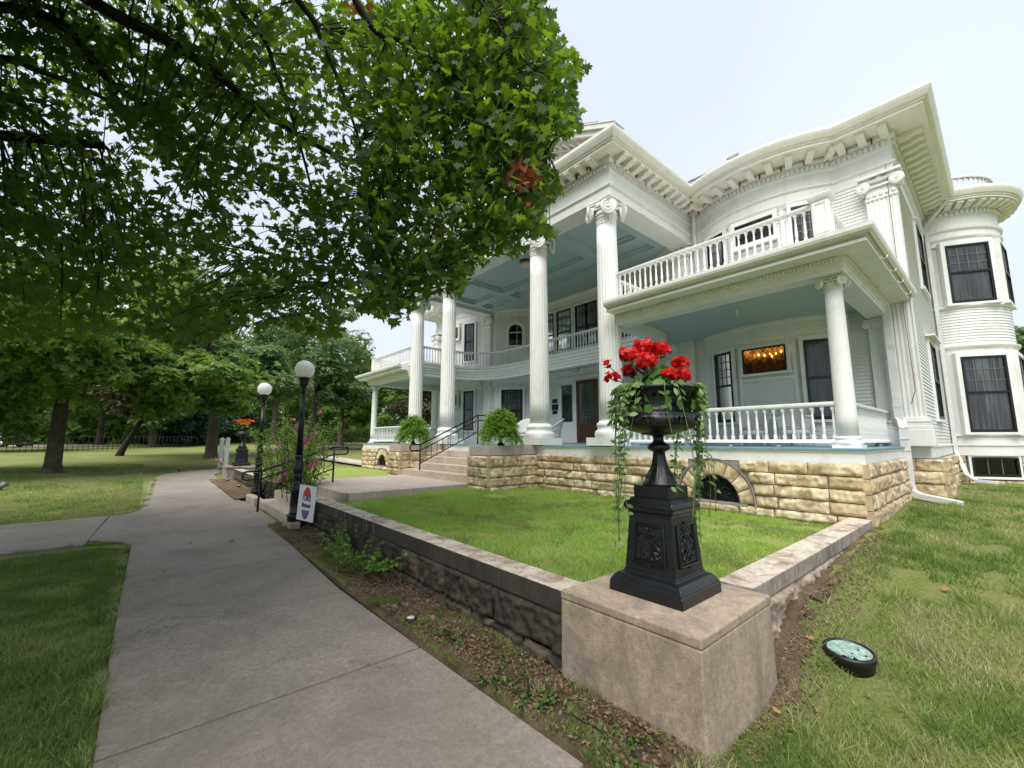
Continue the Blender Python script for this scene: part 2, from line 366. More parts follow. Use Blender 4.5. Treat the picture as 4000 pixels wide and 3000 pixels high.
def hashn(ix, iy, iz, seed):
    h = (ix * 374761393 + iy * 668265263 + iz * 2147483647 + seed * 1274126177) & 0xffffffff
    h = ((h ^ (h >> 13)) * 1274126177) & 0xffffffff
    return ((h ^ (h >> 16)) & 0xffff) / 65535.0
def vnoise(P, sc, seed=0):
    P = np.asarray(P, float) * sc; i = np.floor(P).astype(np.int64); f = P - i; f = f * f * (3 - 2 * f); r = 0
    for dx in (0, 1):
        for dy in (0, 1):
            for dz in (0, 1):
                w = (f[:, 0] if dx else 1 - f[:, 0]) * (f[:, 1] if dy else 1 - f[:, 1]) * (f[:, 2] if dz else 1 - f[:, 2])
                r = r + w * hashn(i[:, 0] + dx, i[:, 1] + dy, i[:, 2] + dz, seed)
    return r

def rock_wall(name, parent, m, a, b, courses, lens=(.42, .75), amp=.062, seed=1, skip=None, mort=True, res=.022, thick=.28):
    """rock-faced ashlar on the line a->b (outward = right of travel); courses: list of (z0,z1)"""
    r = random.Random(seed); A = Vector(a); B = Vector(b); L = (B - A).length; d = (B - A) / L; n = Vector((d.y, -d.x))
    VV = []; FF = []; TT = []; off = 0
    for z0, z1 in courses:
        x = 0; first = True
        while x < L - .02:
            w = r.uniform(*lens) * (r.uniform(.42, 1) if first else 1); first = False
            if L - x - w < lens[0] * .55: w = L - x
            x1 = min(x + w, L); tone = min(1, max(0, r.gauss(.5, .40)))
            if skip is None or not skip((x + x1) / 2, (z0 + z1) / 2):
                gx = max(4, int((x1 - x) / res)); gz = max(4, int((z1 - z0) / res))
                u = np.linspace(x + .005, x1 - .005, gx); w_ = np.linspace(z0 + .005, z1 - .005, gz)
                U, Z = np.meshgrid(u, w_); U = U.ravel(); Z = Z.ravel()
                e = np.minimum(np.minimum(U - x, x1 - U) / .024, np.minimum(Z - z0, z1 - Z) / .024).clip(0, 1); e = e ** .6
                P3 = np.stack([U, Z * 1.25, np.full_like(U, off * .01 + seed)], 1)
                h = (.30 + .75 * vnoise(P3, 5, seed) + .55 * (np.abs(vnoise(P3, 13, seed + 3) - .5)) + .45 * vnoise(P3, 27, seed + 5) - .3)
                # conchoidal flakes
                fl = np.mod(vnoise(P3, 7, seed + 9) * 4, 1.0) * .28
                o = e * amp * (h + fl) + .004
                keep = np.ones(len(U), bool)
                X = A.x + d.x * U + n.x * o; Y = A.y + d.y * U + n.y * o
                V = np.stack([X, Y, Z], 1)
                # skirt row into the wall
                idx = np.arange(gx * gz).reshape(gz, gx)
                q = np.stack([idx[:-1, :-1], idx[:-1, 1:], idx[1:, 1:], idx[1:, :-1]], -1).reshape(-1, 4)
                VV.append(V); FF.append(q + off); TT.append(np.full(len(V), tone)); off += len(V)
            x = x1
    V = np.concatenate(VV); F = np.concatenate(FF); T = np.concatenate(TT)
    me = fast_mesh(name, V, F, True, T); me.materials.append(M[m]); o = newobj(name, me, parent)
    return o

# ------------------------------------------------------------------ foliage helpers
MAPLE = np.array([(0, -.46), (.05, -.12), (.30, -.24), (.26, -.10), (.50, .02), (.34, .09), (.40, .24), (.20, .17), (.15, .33), (.0, .58),
                  (-.15, .33), (-.20, .17), (-.40, .24), (-.34, .09), (-.50, .02), (-.26, -.10), (-.30, -.24), (-.05, -.12)])
def leaf_tmpl(kind):
    if kind == 'maple':
        v = [(0, 0, .0)] + [(x, y, -.18 * (x * x + y * y)) for x, y in MAPLE]
        f = [(0, 1 + i, 1 + (i + 1) % 18) for i in range(18)]
    elif kind == 'clump':   # irregular spray of five leaflets
        v = []; f = []
        for a, l in ((0, .55), (1.1, .48), (-1.2, .5), (2.3, .42), (-2.4, .45)):
            c, s = math.cos(a), math.sin(a); o = len(v); z = .12 * math.sin(a * 3)
            v += [(0, 0, 0), (-s * l * .3 + c * l * .5, c * l * .3 + s * l * .5, z), (c * l, s * l, -.1), (s * l * .3 + c * l * .5, -c * l * .3 + s * l * .5, -z)]
            f += [(o, o + 1, o + 2), (o, o + 2, o + 3)]
    elif kind == 'oval':
        v = [(0, -.5, 0), (.22, -.2, .04), (.24, .15, .03), (0, .5, -.08), (-.24, .15, .03), (-.22, -.2, .04)]
        f = [(0, 1, 5), (1, 2, 5), (2, 4, 5), (2, 3, 4)]
    elif kind == 'blade':
        v = [(-.05, -.5, 0), (.05, -.5, 0), (0, .5, .05)]; f = [(0, 1, 2)]
    elif kind == 'round':
        v = [(0, 0, -.06)] + [(.5 * math.cos(t) * (1 + .08 * math.cos(5 * t)), .5 * math.sin(t) * (1 + .08 * math.cos(5 * t)), .05 * math.cos(3 * t)) for t in np.linspace(0, 2 * PI, 11)[:-1]]
        f = [(0, 1 + i, 1 + (i + 1) % 10) for i in range(10)]
    return np.array(v, float), np.array(f)
def rot_from(nrm, spin):
    n = nrm / np.linalg.norm(nrm, axis=1, keepdims=True)
    ref = np.where(np.abs(n[:, 2:3]) < .95, np.array([[0, 0, 1.]]), np.array([[1., 0, 0]]))
    a = np.cross(ref, n); a /= np.linalg.norm(a, axis=1, keepdims=True); b = np.cross(n, a)
    c, s = np.cos(spin)[:, None], np.sin(spin)[:, None]
    return a * c + b * s, b * c - a * s, n
def leaves(name, m, parent, P, size, kind='clump', nrm=None, spin=None, jit=.7, droop=None):
    P = np.asarray(P, float); n = len(P); tv, tf = leaf_tmpl(kind)
    if nrm is None: nrm = np.tile([0, 0, 1.], (n, 1))
    nrm = nrm + rng.normal(0, jit, (n, 3)); nrm[np.linalg.norm(nrm, axis=1) < .05] = (0, 0, 1)
    if spin is None: spin = rng.uniform(0, 2 * PI, n)
    A, B, C = rot_from(nrm, spin)
    if droop is not None:  # leaf tip (+y of the template) points along droop
        y = np.asarray(droop, float) + rng.normal(0, .35, (n, 3)); y /= np.linalg.norm(y, axis=1, keepdims=True)
        A = np.cross(y, nrm); A /= np.linalg.norm(A, axis=1, keepdims=True) + 1e-9; C = np.cross(A, y); B = y
    s = np.asarray(size) * np.ones(n) * rng.uniform(.65, 1.25, n)
    V = P[:, None, :] + (tv[None, :, 0:1] * A[:, None] + tv[None, :, 1:2] * B[:, None] + tv[None, :, 2:3] * C[:, None]) * s[:, None, None]
    F = tf[None] + (np.arange(n) * len(tv))[:, None, None]
    me = fast_mesh(name, V.reshape(-1, 3), F.reshape(-1, tf.shape[1])); me.materials.append(M[m])
    return newobj(name, me, parent)
def ball(n, shell=.5):
    d = rng.normal(size=(n, 3)); d /= np.linalg.norm(d, axis=1, keepdims=True); return d * (shell + (1 - shell) * rng.random((n, 1))) 

# ------------------------------------------------------------------ terrain
def ss(a, b, t): t = np.clip((t - a) / (b - a), 0, 1); return t * t * (3 - 2 * t)
def ground(x, y):
    x = np.asarray(x, float); y = np.asarray(y, float)
    z = .018 * np.clip(-x - 5, 0, 62)
    k = ss(-1.2, -.75, x); z = z + ((ss(2.85, 4.1, y) * .40 + ss(4.1, 7, y) * .12) * (1 - k) + ss(2.3, 7, y) * .52 * k + ss(7, 10, y) * .06) * (x > -1.24)
    z = z + np.where(x < -16.5, ss(2.5, 9, y) * .2 * ss(17, 19, -x), 0)
    inside = (x <= -1.24) & (x >= -18.6) & (y > 2.45)
    z = np.where(inside, np.minimum(z, .2), z)
    return z + .012 * np.sin(x * 1.3 + y * .7) * np.sin(y * 1.1 - x * .4)
def terrain():
    xs = np.concatenate([np.linspace(-420, -70, 18)[:-1], np.linspace(-70, -20, 60)[:-1], np.linspace(-20, 6, 131)[:-1], np.linspace(6, 420, 25)])
    xs = np.unique(np.concatenate([xs, [-1.245, -1.235, -18.61, -18.59]]))
    ys = np.concatenate([np.linspace(-420, -20, 20)[:-1], np.linspace(-20, -4, 30)[:-1], np.linspace(-4, 18, 111)[:-1], np.linspace(18, 80, 32)[:-1], np.linspace(80, 420, 16)])
    X, Y = np.meshgrid(xs, ys); Z = ground(X.ravel(), Y.ravel())
    idx = np.arange(X.size).reshape(X.shape); q = np.stack([idx[:-1, :-1], idx[:-1, 1:], idx[1:, 1:], idx[1:, :-1]], -1).reshape(-1, 4)
    me = fast_mesh('lawn', np.stack([X.ravel(), Y.ravel(), Z], 1), q, True); me.materials.append(M['lawn'])
    kind(newobj('lawn', me), 'structure')
terrain()

def slab(name, m, poly, lift, th=.10, step=.5, fn=None):
    """pavement following the ground: polygon triangulated on a grid of strips via bmesh"""
    import bmesh
    bm = bmesh.new(); vs = [bm.verts.new((x, y, 0)) for x, y in poly]; f = bm.faces.new(vs)
    xs = [p[0] for p in poly]; x = min(xs) + step
    while x < max(xs):
        bmesh.ops.bisect_plane(bm, geom=bm.verts[:] + bm.edges[:] + bm.faces[:], plane_co=(x, 0, 0), plane_no=(1, 0, 0)); x += step
    r = bmesh.ops.extrude_face_region(bm, geom=bm.faces[:]); top = [v for v in r['geom'] if isinstance(v, bmesh.types.BMVert)]
    for v in bm.verts: v.co.z = float((.018 * np.clip(-v.co.x - 5, 0, 62)) if fn is None else fn(v.co.x, v.co.y)) + lift - th
    for v in top: v.co.z += th
    bmesh.ops.recalc_face_normals(bm, faces=bm.faces[:])
    me = bpy.data.meshes.new(name); bm.to_mesh(me); bm.free(); me.materials.append(M[m]); return newobj(name, me)
# ------------------------------------------------------------------ pavements and beds
def slabs(name, m, polys, lift, th=.1, fn=None):
    obs = [slab(name, m, p, lift, th, .5, fn) for p in polys]
    import bmesh
    bm = bmesh.new()
    for o in obs: bm.from_mesh(o.data)
    me = obs[0].data; bm.to_mesh(me); bm.free()
    for o in obs[1:]: bpy.data.objects.remove(o)
    b = obs[0].modifiers.new('bevel', 'BEVEL'); b.width = .008; b.segments = 2; b.limit_method = 'ANGLE'
    obs[0].name = name; return kind(obs[0], 'structure')
G_ = .028
jx = [2.4, .1, -1.5, -3.1, -4.75, -6.4, -8.55]
P_ = [[(b + G_ / 2, -.05), (a - G_ / 2, -.05), (a - G_ / 2, 1.77), (b + G_ / 2, 1.74)] for a, b in zip(jx[:-1], jx[1:])]
P_[3:4] = [[(-4.743, -.05), (-3.107, -.05), (-3.107, 1.74), (-4.743, 1.72)]]
P_[4:5] = [[(-6.393, -.03), (-4.757, -.05), (-4.757, 1.72), (-6.393, 1.77)]]
P_[5:6] = [[(-8.5, 0), (-6.407, -.03), (-6.407, 1.77), (-7.4, 1.80), (-8.3, 1.86), (-8.62, 1.90), (-9.0, .95)]]
P_ += [[(-9.01, .94), (-8.64, 1.90), (-9.2, 2.02), (-11.6, 2.02), (-12.3, 1.90), (-14.2, 1.92), (-14.2, .17), (-12.75, .13), (-12.1, .09), (-11.72, -.06), (-11.5, -.36), (-9.24, -.50), (-8.98, -.30), (-8.8, -.10), (-8.52, 0)]]
P_ += [[(-14.22, .17), (-14.22, 1.92), (-16.1, 1.98), (-18, 2.08), (-18, .27)], [(-18.02, .27), (-18.02, 2.08), (-20, 2.18), (-21.0, 2.45), (-21.9, 6.5), (-23.9, 6.5), (-22.9, 2.5), (-22.0, 1.3), (-21.0, .65), (-20, .42)]]
P_ += [[(-8.92, -.52), (-11.55, -.38), (-11.45, -2.6), (-8.9, -2.6)], [(-8.9, -2.615), (-11.45, -2.615), (-11.4, -6), (-8.85, -6)]]
slabs('sidewalk', 'walk', P_, .035, .05)
kind(slab('sidewalk_joint', 'pave_joint', [(2.4, .0), (-21, .5), (-21, 1.95), (-9, 1.85), (2.4, 1.68)], .012, .02), 'structure')
kind(slab('path_joint', 'pave_joint', [(-9.0, -6), (-9.0, .4), (-11.3, .4), (-11.3, -6)], .011, .02), 'structure')
# raised walkway from the low steps to the porch steps
WZ = .64
wp = [[(-11.40, 2.95), (-8.0, 2.95), (-8.0, 4.24), (-11.40, 4.24)], [(-11.40, 4.255), (-8.0, 4.255), (-8.02, 5.9), (-11.40, 5.9)]]
slabs('walkway', 'walk2', wp, 0, .16, lambda x, y: WZ)
# garden lawns behind the retaining wall
def garden(name, x0, x1, y0, y1, zf):
    xs = np.arange(x0, x1 + .01, .12); ys = np.arange(y0, y1 + .01, .12); X, Y = np.meshgrid(xs, ys)
    Z = np.array(zf(X.ravel(), Y.ravel())) + .018 * vnoise(np.stack([X.ravel(), Y.ravel(), 0 * X.ravel()], 1), 2.3, 4)
    idx = np.arange(X.size).reshape(X.shape); q = np.stack([idx[:-1, :-1], idx[:-1, 1:], idx[1:, 1:], idx[1:, :-1]], -1).reshape(-1, 4)
    me = fast_mesh(name, np.stack([X.ravel(), Y.ravel(), Z], 1), q, True); me.materials.append(M['glawn']); return kind(newobj(name, me), 'structure')
gz = lambda x, y: .475 + .02 * ss(2.5, 5.5, y) * (1 - ss(6.2, 7, y)) + .045 * ss(-4, -8, x) * ss(3, 5.5, y)
def ss1(a, b, t): return float(ss(a, b, t))
garden('garden_lawn', -7.98, -1.46, 2.5, 7.1, gz)
garden('far_garden_lawn', -18.0, -11.42, 2.5, 7.1, lambda x, y: .47 + 0 * x)
# planting bed between sidewalk and wall
bx = np.linspace(-8.7, -1.16, 160); by = np.linspace(1.6, 2.62, 30); X, Y = np.meshgrid(bx, by)
Zb = ground(X, Y).ravel() * .3 + .02 + .045 * vnoise(np.stack([X.ravel(), Y.ravel(), 0 * X.ravel()], 1), 3.2, 11) + .025 * vnoise(np.stack([X.ravel(), Y.ravel(), 0 * X.ravel()], 1), 14, 12) + .018 * np.clip(-X.ravel() - 5, 0, 60)
Zb -= .05 * ss(.45, 1.0, X.ravel()) * 2
Zb = np.where(Y.ravel() < 1.80, Zb * 0 + .018 * np.clip(-X.ravel() - 5, 0, 60) - .01 + .02, Zb)
idx = np.arange(X.size).reshape(X.shape); q = np.stack([idx[:-1, :-1], idx[:-1, 1:], idx[1:, 1:], idx[1:, :-1]], -1).reshape(-1, 4)
me = fast_mesh('planting_bed', np.stack([X.ravel(), Y.ravel(), Zb], 1), q, True); me.materials.append(M['soil']); kind(newobj('planting_bed', me), 'structure')
me2 = fast_mesh('far_planting_bed', np.stack([X.ravel() * .72 - 11.6, Y.ravel() * .9 + .36, ground(X * .72 - 11.6, Y * .3 + 1.2).ravel() + .03 + .05 * vnoise(np.stack([X.ravel(), Y.ravel(), 0 * X.ravel()], 1), 3.2, 11)], 1), q, True)
me2.materials.append(M['soil']); kind(newobj('far_planting_bed', me2), 'structure')

# ------------------------------------------------------------------ the mansion
FZ = 1.50                     # porch floor
WY = 10.6                     # front wall plane
RX = -0.95                    # right wall plane
H0 = thing('mansion', 'large white columned mansion with two storey portico, curved balcony and rough sandstone base', 'house', (0, 0, 0))
def arc(cx, cy, r, a0, a1, n): return [(cx + r * math.cos(a0 + (a1 - a0) * i / n), cy + r * math.sin(a0 + (a1 - a0) * i / n)) for i in range(n + 1)]
BXC, BR = -3.3, 2.40; BCY = 10.15 + BR
def bow(n=18):
    h = math.asin(1.4 / BR); return arc(BXC, BCY, BR, -PI / 2 - h, -PI / 2 + h, n)
BAYC = (-.85, 16.5); BAYR = 1.22
bay_a0 = PI + math.acos((RX - BAYC[0]) / -BAYR)   # where the bay leaves the wall
def bay(n=26, r=BAYR):
    a0 = -PI / 2 - math.asin(min(1, abs((RX - BAYC[0]) / BAYR))); return arc(BAYC[0], BAYC[1], r, a0, PI / 2 - .3, n)
front_r = [(-5.6, WY)] + bow() + [(RX, WY)]
right_path = [(RX, WY), (RX, 15.5)]
# recessed centre with angled sides
center = [(-13.5, WY), (-13.34, WY), (-12.25, 11.5), (-11.85, 11.7), (-7.15, 11.7), (-6.75, 11.5), (-5.66, WY), (-5.5, WY)]
def clap(z0, z1, b=.072, lip=.017):
    p = []; z = z0
    while z < z1 - 1e-6:
        zt = min(z + b, z1); p += [(lip, z), (.002, zt)]; z = zt
    return p
def mirror_pair(name, mb, m, bevel=0):
    a = mb.build(name, m, H0, bevel); b = mb.xf(MIR).build(name, m, H0, bevel); return a, b
TOP = 7.0
wall = MB().sweep(front_r, clap(FZ, TOP), caps=False); mirror_pair('front_wall', wall, 'siding')
MB().sweep(center, clap(FZ, TOP), caps=False).build('recessed_wall', 'siding', H0)
mirror_pair('side_wall', MB().sweep(right_path, clap(FZ, TOP), caps=False), 'siding')
# house skirt and stone basement, right flank + bay
sk = MB().sweep([(-1.3, WY)] + [(RX, WY)] + [(RX, 15.5)], [(0, 1.27), (.03, 1.27), (.03, FZ - .03), (.055, FZ - .02), (.055, FZ + .01), (.0, FZ + .02)], caps=True)
mirror_pair('skirt_board', sk, 'white')
crs = [(.35, .60), (.60, .84), (.84, 1.06), (1.06, 1.28)]
rock_wall('basement_wall', H0, 'sandstone', (-1.45, 10.55), (-.76, 10.55), crs, seed=3)
rock_wall('basement_wall', H0, 'sandstone', (-.76, 10.55), (-.76, 11.2), crs, seed=4)
rock_wall('basement_wall', H0, 'sandstone', (-.90, 11.15), (-.90, 15.6), crs, seed=5)
MB().box(-1.5, -.757, 10.547, 11.2, .2, 1.29).build('mortar_joints', 'mortar', H0); MB().box(-1.4, -.897, 11.201, 15.6, .2, 1.29).build('mortar_joints', 'mortar', H0)
# porch base, front and return
PX, PY = -1.24, 7.05
pc = [(.30, .485), (.485, .71), (.71, .91), (.91, 1.11), (1.11, 1.30)]
VX, VR0, VR1, VZ = -3.17, .37, .60, .64
def vskip(x, z, x0):
    X = x0 + x; return ((X - VX) / .70) ** 2 + ((z - VZ) / .68) ** 2 < 1 and z > VZ - .1
def base_front(x0, x1, y, vx, seed):
    o = rock_wall('porch_foundation', H0, 'sandstone', (x0, y), (x1, y), pc, seed=seed, skip=lambda x, z: abs(x0 + x - vx) < .42 and z > .68 and z < 1.12)
    return o
def split_front(x0, x1, y, vx, seed):
    # leave the arch open: courses above the sill stop at the voussoirs
    rock_wall('porch_foundation', H0, 'sandstone', (x0, y), (x1, y), [pc[0], (.485, .62)], seed=seed)
    for k, (z0, z1) in enumerate([(.62, .79), (.79, .96), (.96, 1.13), (1.13, 1.30)]):
        zm = z0; w = math.sqrt(max(0, VR1 ** 2 * 1.02 - ((zm - VZ) * .92) ** 2)) if zm - VZ < VR1 else 0
        rock_wall('porch_foundation', H0, 'sandstone', (x0, y), (vx - w, y), [(z0, z1)], seed=seed + 10 + k)
        rock_wall('porch_foundation', H0, 'sandstone', (vx + w, y), (x1, y), [(z0, z1)], seed=seed + 20 + k)
    # rusticated voussoirs
    VV = []; FF = []; TT = []; off = 0; nseg = 8; r = random.Random(seed)
    for s in range(nseg):
        a0 = PI - PI * s / nseg - .012; a1 = PI - PI * (s + 1) / nseg + .012; g = 9
        A, R = np.meshgrid(np.linspace(a0, a1, g), np.linspace(VR0 + .02, VR1 - .015, g)); A = A.ravel(); R = R.ravel()
        e = np.minimum(np.minimum((A - a1) * R, (a0 - A) * R) / .05, np.minimum(R - VR0, VR1 - R) / .05).clip(0, 1) ** .6
        Xv = vx + R * np.cos(A); Z = VZ + R * np.sin(A) * 1.10; h = .4 + .8 * vnoise(np.stack([Xv, Z, 0 * Z + s], 1), 8, seed)
        V = np.stack([Xv, y - .02 - e * .04 * h, Z], 1); idx = np.arange(g * g).reshape(g, g)
        VV.append(V); FF.append(np.stack([idx[:-1, :-1], idx[:-1, 1:], idx[1:, 1:], idx[1:, :-1]], -1).reshape(-1, 4) + off); off += g * g; TT.append(np.full(g * g, r.random()))
    me = fast_mesh('arch_stones', np.concatenate(VV), np.concatenate(FF), True, np.concatenate(TT)); me.materials.append(M['sandstone'])
    newobj('arch_stones', me, H0)
    # thin moulded hood and dark vent with scroll grille
    mo = MB(); pts = [(vx + (VR1 + .012) * math.cos(a), y - .055, VZ + (VR1 + .012) * math.sin(a) * 1.10) for a in np.linspace(PI, 0, 25)]
    mo.tube([(pts[0][0], y - .055, VZ - .22)] + pts + [(pts[-1][0], y - .055, VZ - .22)], .012, 6); mo.build('arch_moulding', 'copside2', H0)
    v = newobj('basement_vent', None, H0)
    V = [(vx, y + .10, VZ)] + [(vx + VR0 * 1.02 * math.cos(a), y + .10, VZ + VR0 * 1.12 * math.sin(a)) for a in np.linspace(PI, 0, 24)]
    MB().add(V, [(0, i, i + 1) for i in range(1, 24)]).build('cavity', 'hole', v)
    rv = MB(); n = 24; an = np.linspace(PI, 0, n)
    VV = [(vx + VR0 * math.cos(a), y - .02, VZ + VR0 * 1.10 * math.sin(a)) for a in an] + [(vx + VR0 * math.cos(a), y + .10, VZ + VR0 * 1.10 * math.sin(a)) for a in an]
    rv.add(VV, [(i, i + 1, n + i + 1, n + i) for i in range(n - 1)]); rv.box(vx - VR0 - .12, vx + VR0 + .12, y - .045, y + .1, VZ - .045, VZ - .002); rv.build('reveal', 'mortar', v)
    gr = MB(); yy = y + .035
    gr.tube([(vx + (VR0 - .012) * math.cos(a), yy, VZ + (VR0 - .012) * 1.1 * math.sin(a)) for a in an], .009, 5)
    for k in range(9):
        a = PI * (k + .5) / 9; cxr = vx + (VR0 - .065) * math.cos(a); cz = VZ + (VR0 - .065) * 1.1 * math.sin(a)
        gr.tube([(cxr + .048 * math.cos(t), yy, cz + .048 * math.sin(t)) for t in np.linspace(0, 2 * PI, 13)], .006, 4)
    for k in range(5):
        a = PI * (k + 1) / 6; gr.tube([(vx, yy, VZ + .02), (vx + (VR0 - .12) * math.cos(a), yy, VZ + (VR0 - .12) * 1.1 * math.sin(a))], .006, 4)
        cxr = vx + .16 * math.cos(a - .25); cz = VZ + .16 * math.sin(a - .25); gr.tube([(cxr + .035 * math.cos(t), yy, cz + .035 * math.sin(t)) for t in np.linspace(0, 5, 10)], .006, 4)
    gr.build('grille', 'iron', v)
split_front(-7.25, PX, PY, VX, 21)
split_front(-17.76, -12.15, PY, 2 * XC - VX, 121)
rock_wall('porch_foundation', H0, 'sandstone', (PX, PY), (PX, 10.6), pc, seed=60, lens=(.3, .6))
def arch_plate(mb, vx, y):
    an = np.linspace(PI, 0, 25); V = [(vx + .375 * math.cos(a), y, VZ + .412 * math.sin(a)) for a in an] + [(vx + .80 * math.cos(a), y, min(1.305, VZ + .80 * math.sin(a))) for a in an]
    mb.add(V, [(i, i + 1, 26 + i, 25 + i) for i in range(24)]); mb.box(vx - .85, vx + .85, y, y + .3, .2, VZ - .01); return mb
for vx in (VX, 2 * XC - VX): arch_plate(MB(), vx, PY - .002).build('arch_backing', 'mortar', H0)
MB().box(-7.25, VX - .75, PY - .003, PY + .3, .2, 1.31).box(VX + .75, PX + .003, PY - .003, PY + .3, .2, 1.31).box(PX - .3, PX + .003, PY + .301, 10.56, .2, 1.308).box(-17.76, -15.84 - .74, PY - .003, PY + .3, .2, 1.31).box(-15.84 + .74, -12.1, PY - .003, PY + .3, .2, 1.31).build('mortar_joints', 'mortar', H0)
kx = [(-17.76, 10.55), (-17.76, PY), (PX, PY), (PX, 10.55)]
MB().sweep(kx, [(-.02, 1.295), (.012, 1.295), (.012, 1.43), (.03, 1.445), (.03, 1.462), (0, 1.462)]).build('porch_skirt', 'white', H0)
def quoin(x, y, z0, z1, sx, sy, par=None, off=(0, 0, 0)):
    MB().box(min(x - sx * .035, x + sx * .042), max(x - sx * .035, x + sx * .042), min(y - sy * .035, y + sy * .042), max(y - sy * .035, y + sy * .042), z0, z1).build('corner_stone', 'sandstone', par or H0, .006, off)
for z0, z1 in pc:
    quoin(PX, PY, z0 + .004, z1 - .004, 1, -1); quoin(-17.76, PY, z0 + .004, z1 - .004, -1, -1)
for z0, z1 in crs: quoin(-.76, 10.55, z0 + .004, z1 - .004, 1, -1)
# painted porch floor: boards run front to back; slightly ragged drip edge
fl = MB().box(-17.80, PX + .045, PY - .05, WY, 1.466, FZ); fl.box(-12.3, -6.7, WY, 11.75, 1.466, FZ); fl.build('porch_floor', 'floorblue', H0, .006)

# ---- classical parts
def flute(nf, depth):
    def f(r, z, a, k):
        return r * (1 - depth * max(0, math.cos(a * nf)) ** .6)
    return f
def column_mb(r0, r1, z0, z1, fl=True, n=160):
    """shaft with entasis"""
    mb = MB(); prof = []
    for i in range(9):
        t = i / 8; prof.append((r0 + (r1 - r0) * (t ** 1.6), z0 + (z1 - z0) * t))
    full = flute(20, .075)
    return mb.lathe(prof, n=n if fl else 40, mod=(lambda r, z, a, k: full(r, z, a, k) if 0 < k < 8 else r * .995) if fl else None)
def base_mb(r, z0, zp, z1, pl):
    b = MB(); b.box(-pl, pl, -pl, pl, z0, zp)
    h = z1 - zp; pr = [(r * 1.36, zp)]
    pr += [(r * (1.27 + .11 * math.sin(t)), zp + h * (.20 - .20 * math.cos(t))) for t in np.linspace(.3, PI - .2, 7)]
    pr += [(r * 1.20, zp + h * .45), (r * 1.14, zp + h * .56), (r * 1.17, zp + h * .62)]
    pr += [(r * (1.14 + .08 * math.sin(t)), zp + h * (.75 - .13 * math.cos(t))) for t in np.linspace(.2, PI - .2, 6)] + [(r * 1.06, zp + h * .92), (r * 1.0, z1)]
    return b.lathe(pr, n=48)
def volute(mb, c, ux, n, r, w):
    """scroll disc with spiral ridge; ux = in-plane right, n = face normal"""
    c = Vector(c); ux = Vector(ux).normalized(); n = Vector(n).normalized(); uz = Vector((0, 0, 1)); N_ = 22
    V = []; F = []
    for k, (rr, d) in enumerate(((r * .97, -w), (r, -w * .8), (r, w * .55), (r * .9, w * .8))):
        for i in range(N_):
            a = 2 * PI * i / N_; V.append(c + ux * rr * math.cos(a) + uz * rr * math.sin(a) + n * d)
    for k in range(3):
        for i in range(N_):
            j = (i + 1) % N_; F.append((k * N_ + i, k * N_ + j, k * N_ + N_ + j, k * N_ + N_ + i))
    F.append(tuple(range(N_ - 1, -1, -1))); F.append(tuple(range(3 * N_, 4 * N_))); mb.add(V, F, False)
    sg = 1 if mb is None else 1
    pts = []; rr = []
    for t in np.linspace(0, 2.4 * 2 * PI, 40):
        q = r * .90 * math.exp(-.135 * t) ; a = PI / 2 + t * (1 if ux.dot(Vector((1, 0, 0))) + ux.dot(Vector((0, 1, 0))) >= 0 else -1)
        pts.append(c + ux * q * math.cos(a) + uz * q * math.sin(a) + n * (w * .8)); rr.append(max(.12 * q, .004))
    mb.tube(pts, rr, 5); mb.tube([c + n * w * .6, c + n * w * 1.15], r * .16, 8)
